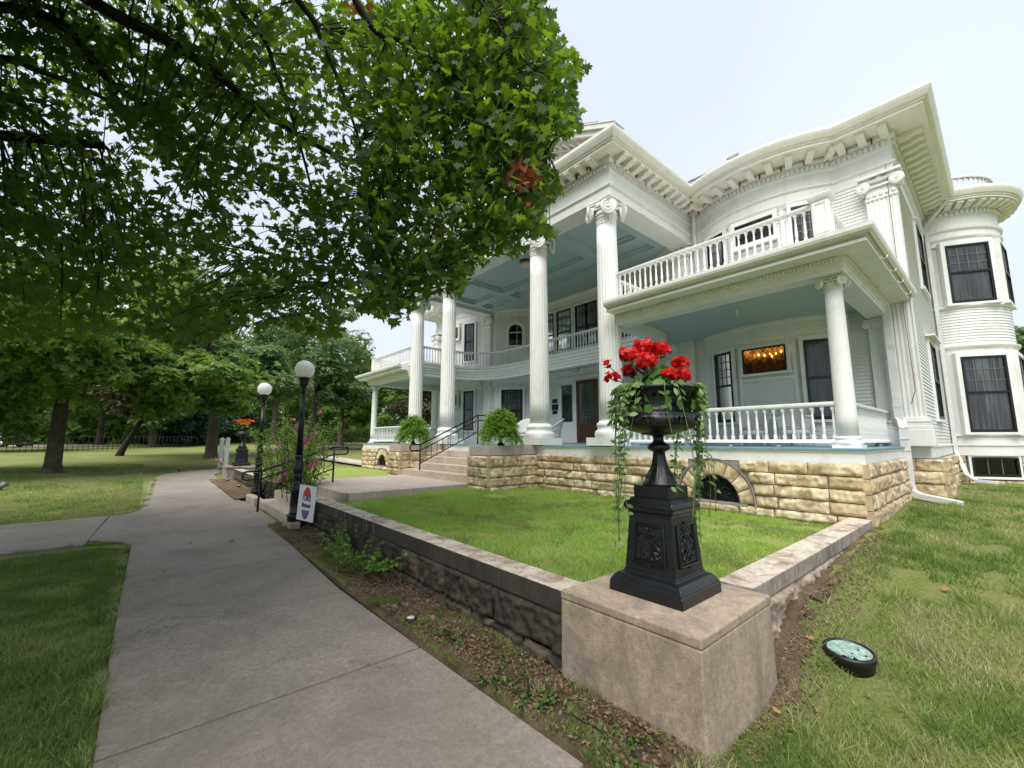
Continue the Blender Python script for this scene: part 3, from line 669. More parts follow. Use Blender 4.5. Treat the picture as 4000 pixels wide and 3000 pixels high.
def capital_mb(r, z0, z1, scale=1.0):
    """angular ionic: four corner scroll pairs, egg ring, neck band, concave abacus"""
    mb = MB(); h = z1 - z0; zv = z0 + h * .55; vr = h * .30; e = r * 1.28
    mb.lathe([(r * 1.0, z0), (r * 1.05, z0 + .012), (r * 1.0, z0 + .03), (r * 1.0, z0 + h * .28), (r * 1.07, z0 + h * .30), (r * 1.07, z0 + h * .34), (r * 1.0, z0 + h * .36)], n=40)
    for i in range(18):   # carved neck leaves and eggs
        a = 2 * PI * i / 18; mb.lathe([(.0, -.030), (r * .085, -.015), (r * .10, 0), (r * .07, .022), (0, .034)], (r * 1.02 * math.cos(a), r * 1.02 * math.sin(a), z0 + h * .47), 7)
        mb.tube([(r * 1.01 * math.cos(a), r * 1.01 * math.sin(a), z0 + h * .09), (r * 1.03 * math.cos(a + .09), r * 1.03 * math.sin(a + .09), z0 + h * .24)], [.012, .006], 4)
    mb.lathe([(r * 1.02, z0 + h * .37), (r * 1.13, z0 + h * .50), (r * 1.1, z0 + h * .56), (r * .95, z0 + h * .62), (r * .95, z0 + h * .8)], n=36)
    for sx, sy in ((0, -1), (1, 0), (0, 1), (-1, 0)):
        n = Vector((sx, sy, 0)); u = Vector((-sy, sx, 0))
        for sd in (-1, 1):
            nn = (n + u * sd * .42).normalized(); uu = Vector((-nn.y, nn.x, 0)) * sd
            volute(mb, u * sd * e * .98 + n * e * .86 + Vector((0, 0, zv)), uu, nn, vr, r * .10)
        # channel between the scrolls dipping to the middle, palmette
        pts = [u * s * e * .95 + n * (r * (1.02 + .12 * abs(s))) + Vector((0, 0, z0 + h * (.66 + .13 * s * s))) for s in np.linspace(-1, 1, 9)]
        mb.tube(pts, h * .06, 6); mb.tube([p + Vector((0, 0, h * .085)) for p in pts], h * .035, 6)
        for k in range(-3, 4):
            c0 = n * r * 1.2 + Vector((0, 0, z0 + h * .70)); mb.tube([c0, c0 + u * k * h * .055 + Vector((0, 0, h * (.20 - .012 * k * k)))], [h * .012, h * .028], 5)
    # concave abacus
    poly = []
    for q in range(4):
        a = q * PI / 2; c, s = math.cos(a), math.sin(a)
        for t in np.linspace(-1, 1, 9)[:-1]:
            x = t * e * 1.05; y = -e * (.92 + .20 * t * t) ; poly.append((c * x - s * y, s * x + c * y))
    mb.prism(poly, z0 + h * .86, z0 + h * .94); mb.prism([(x * 1.05, y * 1.05) for x, y in poly], z0 + h * .94, z1 - .002); return mb

def add_column(name, x, y, r0, r1, z0, zp, zb, zt, zc, pl, fl=True, proto={}):
    key = (r0, fl)
    if key not in proto:
        proto[key] = (base_mb(r0 * (1.09 if fl else 1.0), z0, zp, zb, pl).mesh('column_base'), column_mb(r0, r1, zb, zt, fl).mesh('shaft'), capital_mb(r1, zt, zc).mesh('capital'))
        for me in proto[key]: me.materials.append(M['white'])
        proto[key][2].materials[0] = M['trim']
    c = newobj(name, None, H0, (x, y, 0))
    for nme, me in zip(('base', 'shaft', 'capital'), proto[key]): newobj(nme, me, c)
    return c
AZ = 6.76                                 # underside of the great entablature
for x in (-13.72, -11.60, -7.40, -5.28): add_column('giant_column', x, 7.27, .240, .213, FZ, 1.66, 2.0, 6.22, AZ, .38)
for x in (-1.44, 2 * XC + 1.44): add_column('porch_column', x, 7.37, .123, .106, FZ, 1.545, 1.66, 3.735, 3.93, .160, False)

def pilaster(x, y, w, d, z0, z1, cap=True, fl=True, ang=0.0, base=True):
    """flat fluted pilaster with scroll capital; outward = -Y before rotation"""
    p = newobj('pilaster', None, H0, (x, y, 0)); p.rotation_euler = (0, 0, ang); s = MB(); nf = 7
    zb = z0 + (.52 if base else .0); zt = z1 - (.50 if cap else 0)
    prof = [(-w / 2, .06), (-w / 2, -d)]
    if fl:
        for i in range(nf):
            c = -w / 2 + w * (i + .5) / nf; g = w / nf * .34
            prof += [(c - g, -d), (c - g * .6, -d + .016), (c + g * .6, -d + .016), (c + g, -d)]
    prof += [(w / 2, -d), (w / 2, .06)]
    s.prism([(a, b) for a, b in prof], zb, zt); s.build('shaft', 'white', p)
    b = MB()
    if base:
        b.box(-w / 2 - .09, w / 2 + .09, -d - .09, .06, z0, z0 + .30)
        for dz, e, hh in ((.30, .075, .07), (.37, .05, .05), (.42, .06, .05), (.47, .02, .05)): b.box(-w / 2 - e, w / 2 + e, -d - e, .058, z0 + dz, z0 + dz + hh - .001)
        b.build('base', 'white', p, .012)
    if cap:
        c = MB(); c.box(-w / 2 - .012, w / 2 + .012, -d - .012, .059, zt, zt + .05); c.box(-w / 2, w / 2, -d, .058, zt + .05, z1 - .08)
        for i in range(5): c.lathe([(0, -.05), (.03, -.03), (.035, 0), (.02, .04), (0, .05)], (-w / 2 + w * (i + .5) / 5, -d - .004, zt + .10), 8)
        vr = .115
        for sd in (-1, 1):
            volute(c, (sd * (w / 2 + .02), -d - .03, z1 - .21), (sd, 0, 0), (0, -1, 0), vr, .05)
            volute(c, (sd * (w / 2 + .06), -d / 2 + .02, z1 - .22), (0, -1, 0), (sd, 0, 0), vr * .9, .04)
        pts = [(q * w * .52, -d - .03, z1 - .14 + .05 * q * q) for q in np.linspace(-1, 1, 9)]
        c.tube(pts, .028, 6); c.tube([(a, b2, z + .045) for a, b2, z in pts], .018, 6)
        c.tube([(q * w * .4, -d - .025, z1 - .245) for q in (-1, 1)], .024, 8)
        for k in range(-3, 4): c.tube([(0, -d - .04, z1 - .16), (k * .024, -d - .055, z1 - .06 - .006 * k * k)], [.006, .014], 5)
        c.box(-w / 2 - .10, w / 2 + .10, -d - .10, .06, z1 - .05, z1 - .003); c.build('capital', 'trim', p, .004)
    return p
for sgn in (0, 1):
    X = lambda x: x if not sgn else 2 * XC - x
    pilaster(X(-1.14), WY, .46, .17, FZ, AZ); pilaster(X(-5.25), WY, .44, .13, FZ, AZ)
    q = pilaster(X(-1.44), WY - .001, .26, .10, FZ, 3.93, False, False, 0, False)
    c = MB()
    for sd in (-1, 1): volute(c, (sd * .15, -.13, 3.82), (sd, 0, 0), (0, -1, 0), .07, .03)
    c.tube([(a * .15, -.12, 3.87 + .02 * a * a) for a in np.linspace(-1, 1, 7)], .02, 6); c.box(-.2, .2, -.17, .0, 3.89, 3.925); c.box(-.14, .14, -.115, 0, 3.70, 3.73); c.build('capital', 'trim', q, .003)

# ---- entablatures
def dentils(path, off, z0, z1, w, gap, depth, mb):
    P = [Vector(p) for p in path]; L = [0]
    for a, b in zip(P[:-1], P[1:]): L.append(L[-1] + (b - a).length)
    s = gap
    while s < L[-1] - w:
        i = max(k for k in range(len(L) - 1) if L[k] <= s + w / 2); d = (P[i + 1] - P[i]).normalized(); n = Vector((d.y, -d.x)); c = P[i] + d * (s + w / 2 - L[i]) + n * off
        mb.obox((c.x + n.x * depth / 2, c.y + n.y * depth / 2, (z0 + z1) / 2), (d.x * w / 2, d.y * w / 2, 0), (n.x * depth / 2, n.y * depth / 2, 0), (0, 0, (z1 - z0) / 2)); s += w + gap
def along(path, sp, start=.0):
    P = [Vector(p) for p in path]; out = []; s = start; L = 0
    for a, b in zip(P[:-1], P[1:]):
        l = (b - a).length; d = (b - a) / l; n = Vector((d.y, -d.x))
        while s < L + l - 1e-6: out.append((a + d * (s - L), d, n)); s += sp
        L += l
    return out
EN = [(0, AZ), (.018, AZ), (.018, AZ + .20), (.06, AZ + .225), (.06, AZ + .25), (.012, AZ + .26), (.012, 7.30), (.035, 7.32), (.035, 7.345), (.035, 7.47), (.09, 7.49), (.10, 7.52), (.10, 7.60), (.0, 7.60)]
def eave(oh): return [(.0, 7.602), (oh - .13, 7.602), (oh - .13, 7.655), (oh - .10, 7.655), (oh - .10, 7.69), (oh - .06, 7.70), (oh - .02, 7.77), (oh, 7.82), (oh, 7.88), (oh - .03, 7.88), (oh - .05, 7.80), (0.02, 7.80)]
def modillion_mesh(l):
    mb = MB(); w = .065
    pr = [(0, -.12), (l * .45, -.105), (l * .8, -.06), (l, -.055), (l, 0), (0, 0)]
    V = [(-w, p, z) for p, z in pr] + [(w, p, z) for p, z in pr]; k = len(pr)
    mb.add(V, [tuple(range(k)), tuple(range(2 * k - 1, k - 1, -1))] + [(i, k + i, k + (i + 1) % k, (i + 1) % k) for i in range(k)])
    mb.box(-w - .012, w + .012, 0, l + .012, -.018, -.001); me = mb.mesh('modillion'); me.materials.append(M['cream']); return me
def modillions(path, oh, sp, cornice, me, start=.2, z=7.60, rest=None):
    for p, d, n in along(path, sp, start):
        if rest is not None: rest.join(MB().add([v.co[:] for v in me.vertices], [tuple(f.vertices) for f in me.polygons]).xf(Matrix.Translation((p.x + n.x * .10, p.y + n.y * .10, z)) @ Matrix.Rotation(math.atan2(n.y, n.x) - PI / 2, 4, 'Z')))
        else:
            o = newobj('modillion', me, cornice, (p.x + n.x * .10, p.y + n.y * .10, z)); o.rotation_euler = (0, 0, math.atan2(n.y, n.x) - PI / 2)
rest_mod = MB()
me_big = modillion_mesh(.36); me_small = modillion_mesh(.27)
dent = MB()
# main block, right half
mpath = [(-5.2, WY)] + bow() + [(RX, WY), (RX, 15.55)]
MB().sweep(mpath, EN).build('entablature', 'trim', H0)
co = MB().sweep(mpath, eave(.69)).build('cornice', 'cream', H0)
dentils([(-5.0, WY)] + bow() + [(RX + .0, WY)], .036, 7.37, 7.45, .045, .042, .05, dent); dentils([(RX, WY), (RX, 15.4)], .036, 7.37, 7.45, .045, .042, .05, dent)
modillions([(-4.6, WY)] + bow() + [(RX, WY)], .64, .335, co, me_big, .32); modillions([(RX, WY - .0), (RX, 15.3)], .64, .30, co, me_big, .28)
# left half (further away): one mirrored piece
l1 = MB().sweep(mpath[:-1] + [(RX, 14.5)], EN).xf(MIR); l1.build('entablature', 'trim', H0)
cl = MB().sweep(mpath[:-1] + [(RX, 14.5)], eave(.69)).xf(MIR).build('cornice', 'cream', H0)
tmp = MB(); modillions([(-4.6, WY)] + bow() + [(RX, WY)], .64, .335, None, me_big, .3, rest=tmp); rest_mod.join(tmp.xf(MIR))
# portico
ppath = [(-14.0, WY), (-14.0, 7.04), (-5.0, 7.04), (-5.0, WY)]
MB().sweep(ppath, EN + [(-.50, 7.60), (-.50, AZ)], True).build('portico_entablature', 'trim', H0)
cp = MB().sweep(ppath, eave(.50)).build('portico_cornice', 'cream', H0)
dentils([(-5.0, 7.0), (-5.0, WY)], .036, 7.37, 7.45, .045, .042, .05, dent); dentils([(-14.0, 7.04), (-4.96, 7.04)], .036, 7.37, 7.45, .045, .042, .05, dent)
kind(dent.build('dentil_course', 'trim', H0), 'stuff')
modillions([(-5.0, 7.04), (-5.0, WY)], .5, .30, cp, me_small, .12); modillions([(-9.4, 7.04), (-5.0, 7.04)], .5, .31, cp, me_small, .1)
tmp = MB(); modillions([(-14.0, 7.04), (-9.6, 7.04)], .5, .31, None, me_small, .1, rest=tmp); rest_mod.join(tmp)
# portico ceiling: blue panels with a grid of beams
ce = MB().box(-13.5, -5.5, 7.54, WY, 7.03, 7.06); ce.build('portico_ceiling', 'blue', H0)
MB().box(-13.6, -5.4, WY, 11.75, 6.97, 7.0).build('recess_ceiling', 'blue', H0)
cb = MB()
for x in (-13.32, -11.6, -7.4, -5.68): cb.box(x - .17, x + .17, 7.56, 10.58, 6.88, 7.031); cb.box(x - .22, x + .22, 7.555, 10.585, 6.97, 7.0305)
for y in (7.72, 9.55, 10.42): cb.box(-13.14, -5.86, y - .16, y + .16, 6.881, 7.0312); cb.box(-13.14, -5.86, y - .21, y + .21, 6.971, 7.0307)
cb.build('ceiling_beams', 'blue', H0, .012)
# pediment
sl = .49; ax, az = XC, 7.85 + 4.95 * sl
pd = MB(); 
V = [(-14.35, 7.02, 7.72), (-4.65, 7.02, 7.72), (ax, 7.02, az - .12)]; pd.add(V, [(0, 1, 2)]); pd.build('pediment_wall', 'siding', H0)
for sg in (1, -1):
    d = Vector((-sg, 0, sl)).normalized(); up = Vector((sg * d.z * 1.0, 0, abs(d.x))); L = 4.95 / abs(d.x)
    a = Vector((XC + sg * 4.98, 0, 7.86)); rk = MB()
    for (y0, y1, h0, h1) in ((6.64, 7.0, -.13, -.09), (6.60, 6.66, -.16, -.02), (6.545, 6.62, -.05, .05), (6.53, 6.9, .05, .075)):
        c = a + d * L / 2 + up * (h0 + h1) / 2; rk.obox((c.x, (y0 + y1) / 2, c.z), d * L / 2, (0, (y1 - y0) / 2, 0), up * (h1 - h0) / 2)
    for k in range(22):
        c = a + d * (.35 + k * .245) + up * -.175; rk.obox((c.x, 6.86, c.z), d * .05, (0, .13, 0), up * .045)
    for k in range(58):
        c = a + d * (.75 + k * .083) + up * -.33; rk.obox((c.x, 6.99, c.z), d * .022, (0, .03, 0), up * .04)
    c = a + d * (L / 2 + .25) + up * -.245; rk.obox((c.x, 6.985, c.z), d * (L / 2 - .3), (0, .045, 0), up * .03)
    rk.build('raking_cornice', 'cream', H0)
    rf = MB(); c = a + d * (L / 2 + .22) + up * .09; rf.obox((c.x, 9.62, c.z), d * (L / 2 - .22), (0, 3.04, 0), up * .012)
    for k in range(24): c = a + d * (.55 + k * .21) + up * .104; rf.obox((c.x, 9.62, c.z), d * .10, (0, 3.05, 0), up * .005)
    rf.build('portico_roof', 'shingle', H0)
# main roof and roof-deck balustrade
rp = [(-18.5, 10.3), (-.5, 10.3), (-.5, 18.0), (-18.5, 18.0)]; ri = [(-16, 12.3), (-3.2, 12.3), (-3.2, 16), (-16, 16)]
V = [(x, y, 7.84) for x, y in rp] + [(x, y, 8.95) for x, y in ri]
MB().add(V, [(0, 1, 5, 4), (1, 2, 6, 5), (2, 3, 7, 6), (3, 0, 4, 7), (4, 5, 6, 7)]).build('main_roof', 'shingle', H0)
# ---- one storey porch entablature and curved balcony
CZ = 4.15
pp = [(-5.0, 7.12), (-1.26, 7.12), (-1.26, WY)]
PE = [(-.30, 3.935), (.0, 3.935), (.0, 3.99), (.012, 3.995), (.012, 4.055), (.04, 4.06), (.04, 4.135), (.33, 4.15), (.33, 4.19), (.30, 4.19), (.30, 4.215), (.335, 4.225), (.36, 4.26), (.405, 4.30), (.41, 4.345), (.38, 4.345), (-.30, 4.345)]
e0 = MB().sweep(pp, PE, True); mirror_pair('porch_entablature', e0, 'trim')
dn = MB(); dentils([(-5.0, 7.12), (-1.26, 7.12)], .04, 4.075, 4.125, .026, .024, .03, dn); dentils([(-1.26, 7.12), (-1.26, WY - .1)], .04, 4.075, 4.125, .026, .024, .03, dn)
[kind(o, 'stuff') for o in mirror_pair('porch_dentils', dn, 'cream')]
gt = MB().sweep(pp, [(.372, 4.228), (.41, 4.262), (.425, 4.30), (.425, 4.352), (.405, 4.352), (.375, 4.30)], True); mirror_pair('gutter', gt, 'gutter')
# light hooks under the return gutter
for y in (7.6, 8.3, 9.0, 9.8): MB().tube([(-1.26 + .34, y, 4.17), (-1.26 + .36, y + .02, 4.13), (-1.26 + .40, y + .02, 4.12), (-1.26 + .42, y + .02, 4.16)], .008, 5).build('hook', 'white', H0)
# the U shaped opening
def upath(e, n=12):
    x0, x1, yb, r = -13.70 + e, -5.30 - e, 10.25 - e, 1.55 - e
    p = [(x0, 7.30)] + [(x0 + r - r * math.cos(t), yb - r + r * math.sin(t)) for t in np.linspace(0, PI / 2, n)] + [(x1 - r + r * math.sin(t), yb - r + r * math.cos(t)) for t in np.linspace(0, PI / 2, n)] + [(x1, 7.30)]
    return p
U = upath(0)
FP = [(.0, 3.96), (.0, 4.06), (.035, 4.07), (.035, 4.15), (.075, 4.16), (.075, 4.23), (.12, 4.25), (.12, 4.32), (.17, 4.37), (.18, 4.42), (-.28, 4.42), (-.28, 3.96)]
MB().sweep(U, FP, True).build('balcony_fascia', 'white', H0)
# porch ceiling + balcony floor as one ring between the opening and the walls
def ring(name, z0, z1, m):
    mb = MB(); Uo = upath(-.1, 12); 
    out = [(-17.9, 7.2), (-17.9, WY + .1)] ; n = len(Uo)
    mb2 = [(-17.70, 7.15), (-13.8, 7.16)] + Uo + [(-5.2, 7.16), (-1.30, 7.15), (-1.30, WY + .02), (-5.5, WY + .02), (-6.7, 11.6), (-7.1, 11.75), (-11.9, 11.75), (-12.3, 11.6), (-13.5, WY + .02), (-17.70, WY + .02)]
    import bmesh
    from mathutils.geometry import tessellate_polygon
    bm = bmesh.new(); vs = [bm.verts.new((x, y, z0)) for x, y in mb2]
    for tri in tessellate_polygon([[Vector((x, y, 0)) for x, y in mb2]]): bm.faces.new([vs[i] for i in tri])
    r = bmesh.ops.extrude_face_region(bm, geom=bm.faces[:]); [setattr(v.co, 'z', z1) for v in r['geom'] if isinstance(v, bmesh.types.BMVert)]
    bmesh.ops.recalc_face_normals(bm, faces=bm.faces[:]); me = bpy.data.meshes.new(name); bm.to_mesh(me); bm.free(); me.materials.append(M[m]); return newobj(name, me, H0)
ring('porch_ceiling', CZ, CZ + .03, 'blue'); ring('balcony_floor', 4.35, 4.40, 'gutter')
# ceiling board joints, faint
cj = MB()
for x in np.arange(-4.8, -1.6, .8): cj.box(x, x + .012, 7.45, 10.1, CZ - .003, CZ + .001)
for y in np.arange(7.9, 10, .75): cj.box(-5, -1.55, y, y + .012, CZ - .0025, CZ + .001)
cj.build('ceiling_joint', 'blue', H0)
# bow cornice under porch ceiling
cv = MB().sweep([(-4.75, WY)] + bow() + [(-1.85, WY)], [(0, 3.72), (.03, 3.72), (.03, 3.80), (.055, 3.81), (.055, 3.89), (.085, 3.90), (.085, 3.98), (.115, 3.99), (.115, 4.06), (.16, 4.10), (.16, 4.149), (0, 4.149)])
mirror_pair('bow_moulding', cv, 'trim')
cv = MB().sweep([(-4.75, WY)] + bow() + [(-1.85, WY)], [(0, AZ - .10), (.03, AZ - .10), (.06, AZ - .03), (.06, AZ - .001), (0, AZ - .001)]); mirror_pair('bow_moulding', cv, 'trim')
MB().sweep(center, [(0, 3.78), (.04, 3.78), (.05, 3.95), (.09, 4.02), (.13, 4.148), (0, 4.148)]).build('recess_moulding', 'trim', H0)
MB().sweep(center, [(0, 6.66), (.04, 6.66), (.05, 6.82), (.09, 6.9), (.10, 6.968), (0, 6.968)]).build('recess_moulding', 'trim', H0)

# ---- balustrades
def baluster_mesh(h):
    mb = MB(); q = .021
    mb.box(-q, q, -q, q, 0, h * .16); mb.box(-q, q, -q, q, h * .90, h)
    mb.lathe([(q * .9, h * .155), (q * .75, h * .19), (q * 1.0, h * .22), (q * .7, h * .25), (q * 1.15, h * .30), (q * .95, h * .45), (q * .62, h * .78), (q * .55, h * .82), (q * 1.0, h * .85), (q * .7, h * .88), (q * .9, h * .905)], n=10)
    me = mb.mesh('baluster'); me.materials.append(M['white']); return me
bal_up = baluster_mesh(.50); bal_low = baluster_mesh(.47)
stuff_bal = MB()
def stuff_add(me, mtx):
    stuff_bal.join(MB().add([v.co[:] for v in me.vertices], [tuple(f.vertices) for f in me.polygons]).xf(mtx))
def balustrade(path, zb, h, me, sp, name='balustrade', many=False, w=.05, inset=.06):
    b = newobj(name, None, H0, (0, 0, 0)); P = path
    MB().sweep(P, [(-w, zb), (w, zb), (w * .9, zb + .03), (w * .55, zb + .05), (-w * .55, zb + .05), (-w * .9, zb + .03)], True).build('bottom_rail', 'white', b)
    zt = zb + .05 + h
    MB().sweep(P, [(-w * .7, zt), (w * .7, zt), (w, zt + .02), (w * 1.05, zt + .05), (w * .5, zt + .065), (-w * .5, zt + .065), (-w * 1.05, zt + .05), (-w, zt + .02)], True).build('hand_rail', 'white', b)
    pos = along(P, sp, inset)
    for p, d, n in pos:
        a = math.atan2(d.y, d.x)
        if many: stuff_add(me, Matrix.Translation((p.x, p.y, zb + .05)) @ Matrix.Rotation(a, 4, 'Z'))
        else:
            o = newobj('baluster', me, b, (p.x, p.y, zb + .05)); o.rotation_euler = (0, 0, a)
    return b
YB = 7.30
balustrade([(-5.05, YB), (-1.58, YB)], 4.50, .50, bal_up, .118)
balustrade([(-1.46, YB + .12), (-1.46, 8.8)], 4.50, .50, bal_up, .118); balustrade([(-1.46, 8.8), (-1.46, 10.4)], 4.50, .50, bal_up, .118, many=True)
balustrade([(2 * XC + 1.58, YB), (2 * XC + 5.05, YB)], 4.50, .50, bal_up, .118, many=True)
balustrade([(2 * XC + 1.46, 10.4), (2 * XC + 1.46, YB + .12)], 4.50, .50, bal_up, .118, many=True)
balustrade(upath(-.10), 4.46, .50, bal_up, .118, many=True)
balustrade([(-5.02, 7.37), (-1.545, 7.37)], 1.565, .47, bal_low, .125); balustrade([(-1.44, 7.475), (-1.44, 10.44)], 1.565, .47, bal_low, .125)
balustrade([(2 * XC + 1.545, 7.37), (-14.0, 7.37)], 1.565, .47, bal_low, .125, many=True)
balustrade([(2 * XC + 1.44, 10.44), (2 * XC + 1.44, 7.475)], 1.565, .47, bal_low, .125, many=True)
balustrade([(-14.6, 12.35), (-4.4, 12.35), (-4.4, 16)], 9.0, .62, baluster_mesh(.62), .17, 'roof_balustrade', many=True, w=.06)
# feet under the lower rails: small blue boots
ft = MB()
for x in (-4.4, -3.75, -3.0, -2.3): ft.lathe([(.05, 0), (.05, .02), (.025, .05), (.02, .066)], (x, 7.37, FZ), 8)
for y in (8.3, 9.4): ft.lathe([(.05, 0), (.05, .02), (.025, .05), (.02, .066)], (-1.44, y, FZ), 8)
ft.build('rail_foot', 'floorblue', H0)
for x in (-1.46, 2 * XC + 1.46):
    q = newobj('corner_post', None, H0, (x, YB, 0)); b = MB(); b.box(-.125, .125, -.125, .125, 4.37, 4.55); b.box(-.105, .105, -.105, .105, 4.55, 5.10)
    for a in range(4):
        c, s = round(math.cos(a * PI / 2)), round(math.sin(a * PI / 2)); n = Vector((c, s, 0)); u = Vector((-s, c, 0))
        for (uu, zz, hw, hz) in ((-.075, 4.82, .015, .22), (.075, 4.82, .015, .22), (0, 5.05, .09, .014), (0, 4.60, .09, .014)): b.obox(n * .109 + u * uu + Vector((0, 0, zz)), u * hw, n * .006, (0, 0, hz))
    b.build('post', 'white', q, .004); b = MB(); b.frustum(0, 0, [(.125, 5.10), (.145, 5.13), (.155, 5.17), (.10, 5.20)]); b.build('cap', 'white', q, .004)
for x in (-4.4, -14.6): MB().box(x - .13, x + .13, 12.22, 12.48, 8.8, 9.74).frustum(x, 12.35, [(.16, 9.74), (.17, 9.78), (.10, 9.80)]).build('roof_post', 'white', H0)

# ---- windows
def frame_axes(c, ang):
    """ang = direction of outward normal from -Y, towards +X"""
    n = Vector((math.sin(ang), -math.cos(ang), 0)); t = Vector((math.cos(ang), math.sin(ang), 0)); return Vector(c), t, n
def window(x, y, ang, w, z0, z1, cols=3, rows=4, split=.5, casing=.09, lower=True, style='sash', lab=None, curtain=True, hood=True, two=False, par=None, back=0):
    c, t, n = frame_axes((x, y, 0), ang); up = Vector((0, 0, 1)); W_ = newobj('window', None, par or H0)
    def bx(mb, u, z, d, hu, hz, hd): mb.obox(c + t * u + n * d + up * z, t * hu, n * hd, up * hz)
    zc = (z0 + z1) / 2; hh = (z1 - z0) / 2
    cs = MB()
    if casing:
        bx(cs, -w / 2 - casing / 2, zc, .03 - back / 2, casing / 2, hh, .026 + back / 2); bx(cs, w / 2 + casing / 2, zc, .03 - back / 2, casing / 2, hh, .026 + back / 2)
        bx(cs, 0, z1 + casing * .6, .031 - back / 2, w / 2 + casing, casing * .6, .027 + back / 2); bx(cs, 0, z0 - .03, .04 - back / 2, w / 2 + casing + .02, .028, .04 + back / 2)
        if hood: bx(cs, 0, z1 + casing * 1.2 + .018, .045, w / 2 + casing + .03, .016, .045)
        cs.build('casing', 'white', W_)
    f = MB(); fw = .045 if style == 'sash' else .03
    bx(f, -w / 2 + fw / 2, zc, .045, fw / 2, hh - .001, .024); bx(f, w / 2 - fw / 2, zc, .045, fw / 2, hh - .001, .024)
    bx(f, 0, z1 - fw / 2, .0452, w / 2 - fw, fw / 2, .0235); bx(f, 0, z0 + fw * .7, .0452, w / 2 - fw, fw * .7, .0235)
    zs = z0 + (z1 - z0) * split
    if style == 'sash': bx(f, 0, zs, .046, w / 2 - fw, .022, .022)
    if two: bx(f, 0, zc, .0475, .035, hh - fw, .022)
    f.build('frame', 'black' if style != 'lead' else 'white', W_)
    g = MB(); bx(g, 0, zc, .030, w / 2 - fw + .004, hh - fw + .004, .002); g.build('pane', 'glass' if style == 'sash' else 'leadglass', W_)
    r = MB(); bx(r, 0, zc, .012, w / 2 - .002, hh - .002, .001); r.build('dark_interior', 'room', W_)
    if style == 'sash':
        m = MB(); a, b = zs + .022, z1 - fw
        iw = w / 2 - fw
        spans = [(-iw, iw)] if not two else [(-iw, -.035), (.035, iw)]
        for s0, s1 in spans:
            for i in range(1, cols): bx(m, s0 + (s1 - s0) * i / cols, (a + b) / 2, .0375, .008, (b - a) / 2, .005)
            for j in range(1, rows): bx(m, (s0 + s1) / 2, a + (b - a) * j / rows, .0375, (s1 - s0) / 2, .008, .0052)
        m.build('muntin', 'muntin', W_)
        if curtain:
            k = MB(); nn = 26; VV = []; zt = z1 - fw
            for i in range(nn + 1):
                u = -iw + 2 * iw * i / nn; d = .019 + .004 * math.sin(i * 1.9)
                if abs(u) < .018: d = .016
                for z in (z0 + fw * 1.4 + .0, zt): p = c + t * u + n * d + up * z; VV.append(p)
            k.add(VV, [(2 * i, 2 * i + 2, 2 * i + 3, 2 * i + 1) for i in range(nn)]); k.build('curtain', 'curtain', W_)
    else:
        m = MB(); iw = w / 2 - fw; zb, zt = z0 + fw, z1 - fw; cell = iw * 2 / cols
        def ln(u0, za, u1, zb_): 
            p0 = c + t * u0 + n * .036 + up * za; p1 = c + t * u1 + n * .036 + up * zb_; m.tube([p0, p1], .0055, 4)
        q = min(cell * .8, (zt - zb) * .2)
        for i in range(cols + 1):
            u = -iw + cell * i
            if 0 < i < cols: ln(u, zb + q * 1.5, u, zt - q * 1.5)
            for sgn, ze in ((1, zb), (-1, zt)):
                for du in (-.5, .5):
                    if -iw - 1e-6 <= u + du * cell <= iw + 1e-6:
                        ln(u, ze + sgn * q * 1.5, u + du * cell, ze + sgn * q * .75); ln(u + du * cell, ze + sgn * q * .75, u, ze)
        m.build('came', 'black' if style != 'lit' else 'bronze', W_)
    if lab: W_['label'] = lab
    return W_
def bowpt(x, e=.0):
    a = math.asin((x - BXC) / BR); return (x, BCY - (BR + e) * math.cos(a), a)
def trim_band(x0, x1, z0, z1, e=.02):
    h0 = math.asin((x0 - BXC) / BR); h1 = math.asin((x1 - BXC) / BR)
    return MB().sweep(arc(BXC, BCY, BR, -PI / 2 + h0, -PI / 2 + h1, 14), [(.0, z0), (e, z0), (e, z1), (0, z1)])
for mirror in (0, 1):
    mx = (lambda x: 2 * XC - x) if mirror else (lambda x: x); sg = -1 if mirror else 1
    for z0, z1, tz0, tz1 in ((2.02, 3.66, 3.06, 3.62), (4.98, 6.60, 6.02, 6.58)):
        if mirror: z1 += .02
        for bxx in (-4.23, -2.37):
            x, y, a = bowpt(bxx, .012); window(mx(x), y, a * sg, .50, z0, z1, 3, 4, .52, .075, hood=False)
        x, y, a = bowpt(-3.30, .006)
        lit = (not mirror) and z0 < 3
        Wn = window(mx(x), y - .03, 0, .86, tz0, tz1, 9, 1, .5, .055, style='lit' if lit else 'lead', hood=False, lab='lit amber leaded glass window' if lit else None)
        if lit:
            for ch in list(Wn.children):
                if ch.name.startswith('pane'): ch.data.materials[0] = M['amber']
                if ch.name.startswith('dark_interior'): ch.data.materials[0] = M['litroom']; ch.location = (0, .016, 0)
            for k, (u, dz) in enumerate(((-.09, .17), (.03, .14), (.14, .16), (.25, .15), (.35, .18), (.17, .10))):
                o = MB().lathe([(0, -.024), (.014, -.012), (.017, .004), (.007, .022), (0, .036)], (x + u - .02, y - .035, 3.30 + dz), 8).build('bulb', 'bulb', Wn)
        # wide flat casing joining the three windows, apron panel below the transom
        tb = trim_band(-4.60, -2.0, z1 + .04, z1 + (.10 if z0 > 3 else .08), .028); tb.join(trim_band(-3.80, -2.80, tz0 - .16, tz0 - .10, .035)); tb.join(trim_band(-3.87, -3.80, z0 - .02, z1 + .03, .026)); tb.join(trim_band(-2.80, -2.73, z0 - .02, z1 + .03, .026))
        (tb.xf(MIR) if mirror else tb).build('window_trim', 'white', H0)
